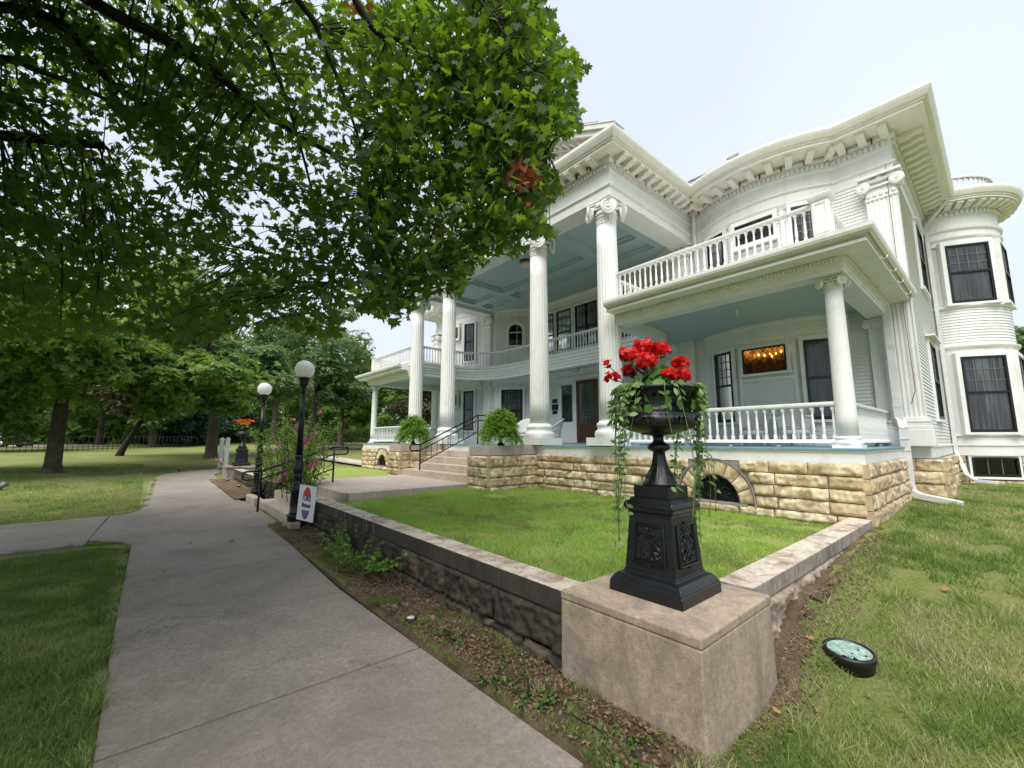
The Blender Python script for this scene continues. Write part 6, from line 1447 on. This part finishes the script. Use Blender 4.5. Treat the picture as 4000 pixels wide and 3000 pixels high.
def flood(x, y, rz, lab):
    t = thing('lawn_floodlight', lab, 'light', (x, y, float(ground(x, y))), rz); MB().lathe([(.05, -.1), (.05, .10), (.03, .12)], n=12).build('stake', 'plastic', t); b = MB().lathe([(.05, 0), (.09, .10), (.13, .18), (.125, .19), (.002, .17)], n=16); t.scale = (.7, .7, .7); b.build('head', 'muntin', t, 0, (0, 0, .13)).rotation_euler = (0, math.radians(60), 0)
flood(-23.0, 1.25, .4, 'small white floodlight on the far lawn by the sidewalk bend'); flood(-18.2, -2.85, 2.8, 'pale floodlight lying at the left edge of the lawn')
for x, y, lab in ((-3.52, 1.88, 'black puck light at the sidewalk edge below the long wall'), (-6.83, 1.9, 'little black puck light between the salvia and sidewalk'), (-15.0, 2.25, 'small dark puck light in the far bed by the shrub'), (-17.2, 2.25, 'smallest dark puck light beside the far plinth')):
    z = .05 if x > -10 else float(ground(x, 1.5)) + .06; t = thing('path_light', lab, 'light', (x, y, z)); b = MB().lathe([(.045, -.08), (.045, .0), (.052, .01), (.052, .03), (.045, .038)], n=20); b.build('housing', 'plastic', t); MB().lathe([(.036, .0385), (.03, .043), (.002, .045)], n=16).build('lens', 'frost', t)
wl = thing('well_light', 'round black ground light with cracked pale green lens in the right lawn', 'light', (WLX, WLY, float(ground(WLX, WLY)) - .005)); wl.scale = (.8, .8, .8); wl.rotation_euler = (math.radians(6), math.radians(1), .4)
MB().lathe([(.168, -.16), (.168, .055), (.175, .06), (.182, .075), (.182, .105), (.175, .115), (.158, .118), (.152, .108), (.14, .02), (.002, .015)], n=40).build('housing', 'plastic', wl)
V = []; ang = []; 
for i in range(40):
    a = 2 * PI * i / 40; r_ = .154; 
    if 3.5 < a < 5.0: r_ = .118 + .02 * math.sin(a * 23) + .012 * math.sin(a * 41)
    V.append((r_ * math.cos(a), r_ * math.sin(a)))
MB().prism(V, .098, .106).build('lens', 'frostlens', wl)
b = MB()
for a0, a1 in ((3.75, 4.1), (4.45, 4.7)): b.prism([(.153 * math.cos(a0), .153 * math.sin(a0)), (.153 * math.cos(a1), .153 * math.sin(a1)), (.05 * math.cos((a0 + a1) / 2), .05 * math.sin((a0 + a1) / 2))], .0975, .1045)
for cx_, cy_ in ((.02, -.03), (.075, .03), (-.03, -.085)): b2 = MB()
b.build('lens_shard', 'frostlens', wl); b = MB()
for cx_, cy_ in ((.01, -.05), (.07, .03), (.10, -.05)): b.lathe([(.009, .106), (.009, .1085), (.001, .109)], (cx_, cy_, 0), 10)
b.build('screw', 'plastic', wl)
# fallen leaves
ftv, ftf = leaf_tmpl('maple'); tv2 = ftv.copy(); tv2[:, 2] += .30 * (tv2[:, 0] ** 2) + .12 * np.sin(tv2[:, 1] * 6); fm = fast_mesh('fallen_leaf', tv2 * .08, ftf); fm.materials.append(M['dryleaf'])
k = 0
for i in range(46):
    if i < 30: x = random.uniform(-6.8, -1.7); y = random.uniform(1.86, 2.22); z = .075
    elif i < 38: x = random.uniform(-1.05, -.45); y = random.uniform(2.3, 5.2); z = float(ground(x, y)) + .03
    elif i < 42: x = random.uniform(-7, -2); y = random.uniform(3, 6); z = gz(x, y) + .05
    else: x = random.uniform(-9, -5); y = random.uniform(.2, 1.5); z = .045 + .018 * max(0, -x - 5)
    if i < 6: x, y = -5.2 + random.gauss(0, .25), 2.05 + random.gauss(0, .07)
    if 30 <= i < 34: x, y = -1.02 + random.gauss(0, .05), 3.05 + random.gauss(0, .09); z = .05
    o = newobj('fallen_leaf', fm, None, (x, y, z)); o.rotation_euler = (random.gauss(0, .35), random.gauss(0, .35), random.uniform(0, 6.28)); s_ = random.uniform(.45, 1.1); o.scale = (s_, s_, s_); tag(o, ('dry curled tan leaf lying in the planting bed' if i < 30 else 'dry curled tan leaf lying on the right lawn' if i < 38 else 'dry tan leaf lying on the garden lawn' if i < 42 else 'dry tan leaf lying on the sidewalk'), 'leaf', 'fallen leaves in the planting bed' if i < 30 else 'fallen leaves on the right lawn' if i < 38 else 'fallen leaves on the garden lawn' if i < 42 else 'fallen leaves on the sidewalk')
# ------------------------------------------------------------------ park edge: fence, cars, stone borders, side path
def iron_fence(label, a, b, h, sp):
    A = Vector((*a, 0)); B = Vector((*b, 0)); d = (B - A); L = d.length; d /= L; t = thing('iron_fence', label, 'fence', (a[0], a[1], float(ground(*a)))); n_ = int(L / sp); pm = MB().tube([(0, 0, 0), (0, 0, h)], .016, 4).mesh('picket'); pm.materials.append(M['iron']); rl = MB(); z_ = lambda p: float(ground(p.x, p.y)) - t.location.z
    for zz in (.12, h - .12): rl.tube([Vector((0, 0, zz)), (B - A) + Vector((0, 0, zz + z_(B)))], .02, 4)
    rl.build('rail', 'iron', t)
    for i in range(n_ + 1): p = A + d * (i * sp); o = newobj('picket', pm, t, p - A + Vector((0, 0, z_(p))))
x0, y0 = at(-60, 46); x1, y1 = at(420, 54); iron_fence('black iron picket fence along the street at far left', (x0, y0), (x1, y1), 1.2, .34)
x0, y0 = at(600, 54); x1, y1 = at(800, 54); iron_fence('black iron picket fence in front of the bright hedge', (x0, y0), (x1, y1), 1.1, .22)
sx0, sy0 = at(-90, 57); sx1, sy1 = at(330, 63)
kind(slab('street', 'walk2', [(sx0, sy0), (sx1, sy1), (sx1 - 9, sy1 - 3), (sx0 - 7, sy0 - 6)], .06, .05), 'structure')
def car(u, d, rz, label, col):
    x, y = at(u, d); t = thing('parked_car', label, 'car', (x, y, float(ground(x, y)) + .06), rz); b = MB()
    pr = [(-2.2, .30), (-2.25, .62), (-2.05, .82), (-1.2, .92), (1.75, .98), (2.2, .85), (2.25, .40), (2.15, .28)]
    for s0, s1, w0, w1 in ((0, 1, .86, .90),): V = [(px, -.88, pz) for px, pz in pr] + [(px, .88, pz) for px, pz in pr]; n_ = len(pr); b.add(V, [tuple(range(n_)), tuple(range(2 * n_ - 1, n_ - 1, -1))] + [(i, n_ + i, n_ + (i + 1) % n_, (i + 1) % n_) for i in range(n_)])
    b.build('body', col, t, .06); b = MB(); V = [(-1.15, -.80, .91), (1.7, -.80, .96), (1.2, -.62, 1.42), (-.45, -.62, 1.42), (-1.15, .80, .91), (1.7, .80, .96), (1.2, .62, 1.42), (-.45, .62, 1.42)]
    b.add(V, [(0, 1, 2, 3), (7, 6, 5, 4), (0, 3, 7, 4), (1, 5, 6, 2), (3, 2, 6, 7)]); b.build('window', 'carg', t, .03); MB().box(-.42, 1.18, -.6, .6, 1.415, 1.45).build('roof', col, t, .02)
    for wx in (-1.4, 1.4):
        for wy in (-.82, .82):
            o = MB().lathe([(.32, -.1), (.33, .1)], n=18).build('wheel', 'rubber', t, 0, (wx, wy, .32)); o.rotation_euler = (PI / 2, 0, 0)
            q = MB().lathe([(.18, -.11), (.19, .11)], n=12).build('rim', 'carw', o)
    for wy in (-.6, .6): MB().box(-2.27, -2.15, wy - .16, wy + .16, .60, .74).build('headlight', 'frost', t, .02)
car(-14, 60, 1.0, 'silver car parked beyond the fence at the far left edge', 'carw')
def stones(label, a, b, z, n_, s, seed):
    r = random.Random(seed); t = thing('stone_border', label, 'wall', (a[0], a[1], z))
    for i in range(n_):
        q = (i + .5) / n_; x = (b[0] - a[0]) * q; y = (b[1] - a[1]) * q; mb = MB(); sx, sy, sz = s * r.uniform(.8, 1.5), s * r.uniform(.6, 1), s * r.uniform(.35, .6); V = []
        for la in np.linspace(-PI / 2, PI / 2, 5):
            for lo in np.linspace(0, 2 * PI, 9)[:-1]: k_ = r.uniform(.85, 1.15); V.append((math.cos(la) * math.cos(lo) * sx * k_, math.cos(la) * math.sin(lo) * sy * k_, math.sin(la) * sz * k_))
        mb.add(V, [(j * 8 + m_, j * 8 + (m_ + 1) % 8, j * 8 + 8 + (m_ + 1) % 8, j * 8 + 8 + m_) for j in range(4) for m_ in range(8)]); mb.build('stone', 'fieldstone', t, 0, (x, y, sz * .5 + r.uniform(0, .1)))
stones('low border of grey field stones across the left lawn', (-41, 8), (-38, 15), .75, 22, .28, 1); stones('second stone border farther up the left lawn', (-57, 12), (-60, 24), 1.05, 26, .36, 2)
kind(slab('side_path', 'walk2', [(-26, 8.4), (-26, 7.3), (-17.9, 7.4), (-17.9, 8.4)], .33, .06), 'structure')
# ------------------------------------------------------------------ string lights on the cornice
def lights(label, path, start=.2):
    t = thing('light_string', label, 'string lights', (path[0][0], path[0][1], 7.55)); O = Vector((path[0][0], path[0][1], 7.55)); w = []; A = along(path, .20, start)
    bm_ = MB().lathe([(.002, -.085), (.013, -.07), (.018, -.04), (.014, -.008), (.012, 0)], n=8).mesh('bulb'); bm_.materials.append(M['bulbred']); sm_ = MB().lathe([(.014, -.005), (.014, .035)], n=8).mesh('socket'); sm_.materials.append(M['wire'])
    for i, (p, d, n) in enumerate(A):
        c = Vector((p.x + n.x * .118, p.y + n.y * .118, 7.535 - (.012 if i % 2 else 0))); w.append(c - O + Vector((0, 0, .03)))
        if i % 2 == 0: newobj('bulb', bm_, t, c - O); newobj('socket', sm_, t, c - O)
    MB().tube(w, .0055, 4).build('wire', 'wire', t)
lights('red bulbs strung along the right side of the portico cornice', [(-5.0, 7.06), (-5.0, 10.45)], .05); lights('red bulbs strung along the front of the portico cornice', [(-13.9, 7.04), (-5.05, 7.04)], .1); lights('red bulbs strung around the curved cornice to the right corner', [(-4.75, WY)] + bow() + [(RX - .05, WY)], .15)
lights2 = None
MB().tube([(-1.02, 10.40, 6.9), (-1.03, 10.38, 4.5), (-1.00, 10.40, 2.5), (-1.07, 10.36, 2.25)], .006, 5).build('loose_cord', 'litter', H0)
# ------------------------------------------------------------------ wicker chairs
def chair():
    t = thing('wicker_chair', '-', 'chair', (0, 0, 0), 0, 'white wicker chairs on the porch'); z = .34
    b = MB(); b.lathe([(.24, z - .10), (.27, z - .08), (.28, z), (.26, z + .015), (.01, z + .02)], n=24); b.build('seat', 'wicker', t)
    b = MB(); V = []; n_ = 22; rows = 7
    for i in range(n_ + 1):
        a = math.radians(-20 + 220 * i / n_); top = .30 + .30 * max(0, math.sin(a)) ** 1.3; 
        for k in range(rows + 1): q = k / rows; r_ = .27 + .07 * q; V.append((r_ * math.cos(a), r_ * math.sin(a) + .06 * q * max(0, math.sin(a)), z + top * q))
    F = [(i * (rows + 1) + k, (i + 1) * (rows + 1) + k, (i + 1) * (rows + 1) + k + 1, i * (rows + 1) + k + 1) for i in range(n_) for k in range(rows)]; b.add(V, F, True); o = b.build('backrest', 'wicker', t); s_ = o.modifiers.new('thickness', 'SOLIDIFY'); s_.thickness = .025
    rim = [Vector(V[i * (rows + 1) + rows]) for i in range(n_ + 1)]; MB().tube(rim, .026, 8).build('rolled_arm', 'wicker', t)
    for sx in (-1, 1):
        for sy in (-1, 1): MB().tube([(sx * .19, sy * .19, z - .08), (sx * .21, sy * .21, .12), (sx * .24, sy * .24, 0)], [.022, .018, .024], 8).build('leg', 'wicker', t)
    b = MB().lathe([(.21, z + .015), (.235, z + .04), (.23, z + .08), (.2, z + .1), (.002, z + .105)], n=24); b.build('cushion', 'cushion', t); return t
ch = chair()
for i, (u, y, rz, lab) in enumerate(((640, 9.3, -.5, 'white wicker chair left of the second giant column'), (868, 9.3, .4, 'white wicker chair behind the stair handrail'), (1128, 9.0, .3, 'white wicker chair behind the right pier fern'), (1195, 10.0, -.9, 'white wicker chair close to the wall plaques'), (1630, 9.35, .2, 'white wicker chair behind the right porch balusters, near the narrow window'), (1718, 9.3, -.3, 'white wicker chair behind the balusters nearest the corner column'))):
    a = YAW - math.atan((u - 1106) / 924.3); x = y / math.tan(a); c = ch if i == 0 else dup(ch, (0, 0, 0), 0); c.location = (x, y, FZ); c.scale = (.88, .88, .84); c.rotation_euler = (0, 0, rz); c['label'] = lab
tb = thing('wicker_table', 'small white wicker table on the porch beside the right pier fern', 'table', (-8.9, 9.0, FZ)); MB().lathe([(.30, .36), (.32, .38), (.32, .41), (.002, .412)], n=24).build('tabletop', 'wicker', tb)
for a in (.4, 1.97, 3.54, 5.11): MB().tube([(.2 * math.cos(a), .2 * math.sin(a), .37), (.25 * math.cos(a), .25 * math.sin(a), .18), (.2 * math.cos(a), .2 * math.sin(a), 0)], .018, 6).build('leg', 'wicker', tb)
# ------------------------------------------------------------------ grass
M['grassd'] = leafmat('dark_grass_blade', (.07, .125, .030), (.17, .25, .06), (.25, .38, .05), .35, .6)
M['straw'] = leafmat('straw_grass_blade', (.26, .27, .12), (.44, .42, .22), (.4, .4, .17), .3, .7)
def blades(name, m, X, Y, Z, h, wd):
    n_ = len(X); a = rng.uniform(0, 2 * PI, n_); hh = h * rng.uniform(.45, 1.35, n_); ln_ = rng.normal(0, .6, (n_, 2)) * hh[:, None]; w = wd * rng.uniform(.7, 1.4, n_)
    B0 = np.stack([X - np.cos(a) * w, Y - np.sin(a) * w, Z - .005], 1); B1 = np.stack([X + np.cos(a) * w, Y + np.sin(a) * w, Z - .005], 1)
    T_ = np.stack([X + ln_[:, 0], Y + ln_[:, 1], Z + hh], 1); V = np.stack([B0, B1, T_], 1).reshape(-1, 3); F = np.arange(n_ * 3).reshape(-1, 3)
    me = fast_mesh(name, V, F); me.materials.append(M[m]); return kind(newobj(name, me), 'stuff')
def nz(X, Y, sc, seed, sx=1): return vnoise(np.stack([X * sx, Y, 0 * X], 1), sc, seed)
def turf(name, X, Y, Z, h, wd, seed, mats=('grass', 'grassd', 'straw'), bare=.30, sc=1.5, sx=1.0):
    """clumped turf: bare patches, dark and straw coloured drifts, taller tufts"""
    f = nz(X, Y, sc, seed, sx) * .55 + nz(X, Y, sc * 3.7, seed + 1, sx) * .45; j = rng.random(len(X)); ok = f > bare * (.7 + .6 * j); X, Y, Z = X[ok], Y[ok], Z[ok]; h = (h * np.ones(len(f)))[ok]; wd = (wd * np.ones(len(f)))[ok]
    t_ = nz(X, Y, 5.5, seed + 2); h = h * (.55 + .95 * t_); q = nz(X, Y, sc * 1.3, seed + 3, sx) * .6 + nz(X, Y, sc * 5, seed + 4, sx) * .4 + rng.normal(0, .09, len(X))
    for m, s in ((mats[1], q < .42), (mats[0], (q >= .42) & (q < .63)), (mats[2], q >= .63)): blades(name, m, X[s], Y[s], Z[s], h[s], wd[s])
n_ = 210000; X = rng.uniform(-1.1, 1.9, n_); Y = 1.9 + 12.5 * rng.random(n_) ** 1.6; ok = (X < .5 + .06 * Y) & ~((X < -.72) & (Y > 9.6)) & (np.hypot(X - WLX, Y - WLY) > .16); ok &= ~((X < -.98) & (rng.random(n_) < .6)); X, Y = X[ok], Y[ok]
turf('grass', X, Y, ground(X, Y), .044 + .002 * np.clip(Y - 3, 0, 6), .0030 + .0004 * np.clip(Y - 3, 0, 9), 3, bare=.36)
n_ = 150000; X = rng.uniform(-7.95, -1.5, n_); Y = rng.uniform(2.56, 7.0, n_); ok = ~((X < -7.2) & (Y > 5.6)); X, Y = X[ok], Y[ok]
turf('grass', X, Y, gz(X, Y) + .012, .034, .0040, 8, ('grassb', 'grassb', 'grass'), .34, 1.7)
n_ = 80000; X = rng.uniform(-8.6, -2.9, n_); Y = -.09 - 2.6 * rng.random(n_) ** 1.4; ok = (X > -8.6 + np.clip(.35 + Y, 0, .3)); X, Y = X[ok], Y[ok]
turf('grass', X, Y, ground(X, Y), .045, .0042, 13, ('grassd', 'grassd', 'grass'), .2)
n_ = 110000; X = -11.6 - 17 * rng.random(n_) ** 1.6; Y = .05 + .012 * (-X - 12) - 8 * rng.random(n_) ** 1.3; ok = Y < .1 - .45 * (X > -12.3); X, Y = X[ok], Y[ok]
turf('grass', X, Y, ground(X, Y), .036, .008, 17, ('grass', 'grassd', 'straw'), .15, .7)
n_ = 34000; X = rng.uniform(-7.8, -1.0, n_); Y = rng.uniform(1.77, 2.28, n_); f = nz(X, Y, 2.6, 15) * .6 + nz(X, Y, 9, 16) * .4; ok = (f > .60) | ((Y < 1.84) & (nz(X, Y, 5, 18) > .45) & (rng.random(n_) < .5)); X, Y = X[ok], Y[ok]
E_ = []
for (xa, ya, xb, yb, k_) in ((-8.5, -.05, -2.8, -.10, 5000), (-8.82, -.14, -8.95, -.50, 500), (-8.95, -.5, -8.9, -4, 2500), (-12.1, .13, -20, .46, 6000), (-11.52, -.36, -11.75, -.04, 600), (-11.75, -.04, -12.7, .15, 900)):
    q_ = rng.random(k_); w_ = rng.normal(0, .022, k_); q_ = q_[nz(q_ * 40, q_ * 0, 1, 5) > .35]; w_ = w_[:len(q_)]; L_ = math.hypot(xb - xa, yb - ya); E_.append(np.stack([xa + (xb - xa) * q_ - (yb - ya) / L_ * w_, ya + (yb - ya) * q_ + (xb - xa) / L_ * w_], 1))
E_ = np.concatenate(E_); turf('edge_grass', E_[:, 0], E_[:, 1], ground(E_[:, 0], E_[:, 1]) + .012, .05, .004, 23, ('grass', 'grassd', 'straw'), 0)
turf('bed_grass', X, Y, .058 + .018 * np.clip(-X - 5, 0, 9), .036, .0028, 19, ('grass', 'grassd', 'straw'), .0)
n_ = 9000; X = rng.uniform(-7.8, -1.15, n_); Y = rng.uniform(1.8, 2.3, n_); P = np.stack([X, Y, .068 + .018 * np.clip(-X - 5, 0, 9) + .008 * rng.random(n_)], 1); kind(leaves('leaf_litter', 'litter', None, P, .024, 'oval', jit=.35), 'stuff')
def soil_patch(x0, x1, y0, y1, edge):
    xs = np.linspace(x0, x1, 26); ys = np.linspace(y0, y1, max(30, int((y1 - y0) / .03))); X, Y = np.meshgrid(xs, ys); lim = edge(Y) + .10 * (nz(Y * 0, Y, 6, 61) - .5) + .16 * (nz(X, Y, 14, 62) - .5); XX = np.minimum(X, lim); Z = ground(XX, Y) + .010 - .03 * ss(0, .05, X - lim)
    idx = np.arange(X.size).reshape(X.shape); q = np.stack([idx[:-1, :-1], idx[:-1, 1:], idx[1:, 1:], idx[1:, :-1]], -1).reshape(-1, 4); cx_ = (X < lim + .05).ravel(); q = q[cx_[q].all(1)]
    me = fast_mesh('bare_soil', np.stack([X.ravel(), Y.ravel(), Z.ravel()], 1), q, True); me.materials.append(M['soil']); kind(newobj('bare_soil', me), 'structure')
def nz(X, Y, sc, seed, sx=1): return vnoise(np.stack([np.ravel(X * sx + 0 * Y), np.ravel(Y + 0 * X), np.ravel(0 * X + 0 * Y)], 1), sc, seed).reshape(np.shape(X * 1.0 + Y * 0))
soil_patch(-1.23, -.55, 1.5, 7.1, lambda y: -1.09 + .16 * ss(2.4, 1.9, y) * 1.5 - .10 * ss(3.2, 6.5, y))
n_ = 3000; X = -1.14 + .24 * rng.random(n_) ** 1.5; Y = rng.uniform(2.0, 6.5, n_); P = np.stack([X, Y, ground(X, Y) + .012], 1); kind(leaves('leaf_litter', 'litter', None, P, .022, 'oval', jit=.35), 'stuff')
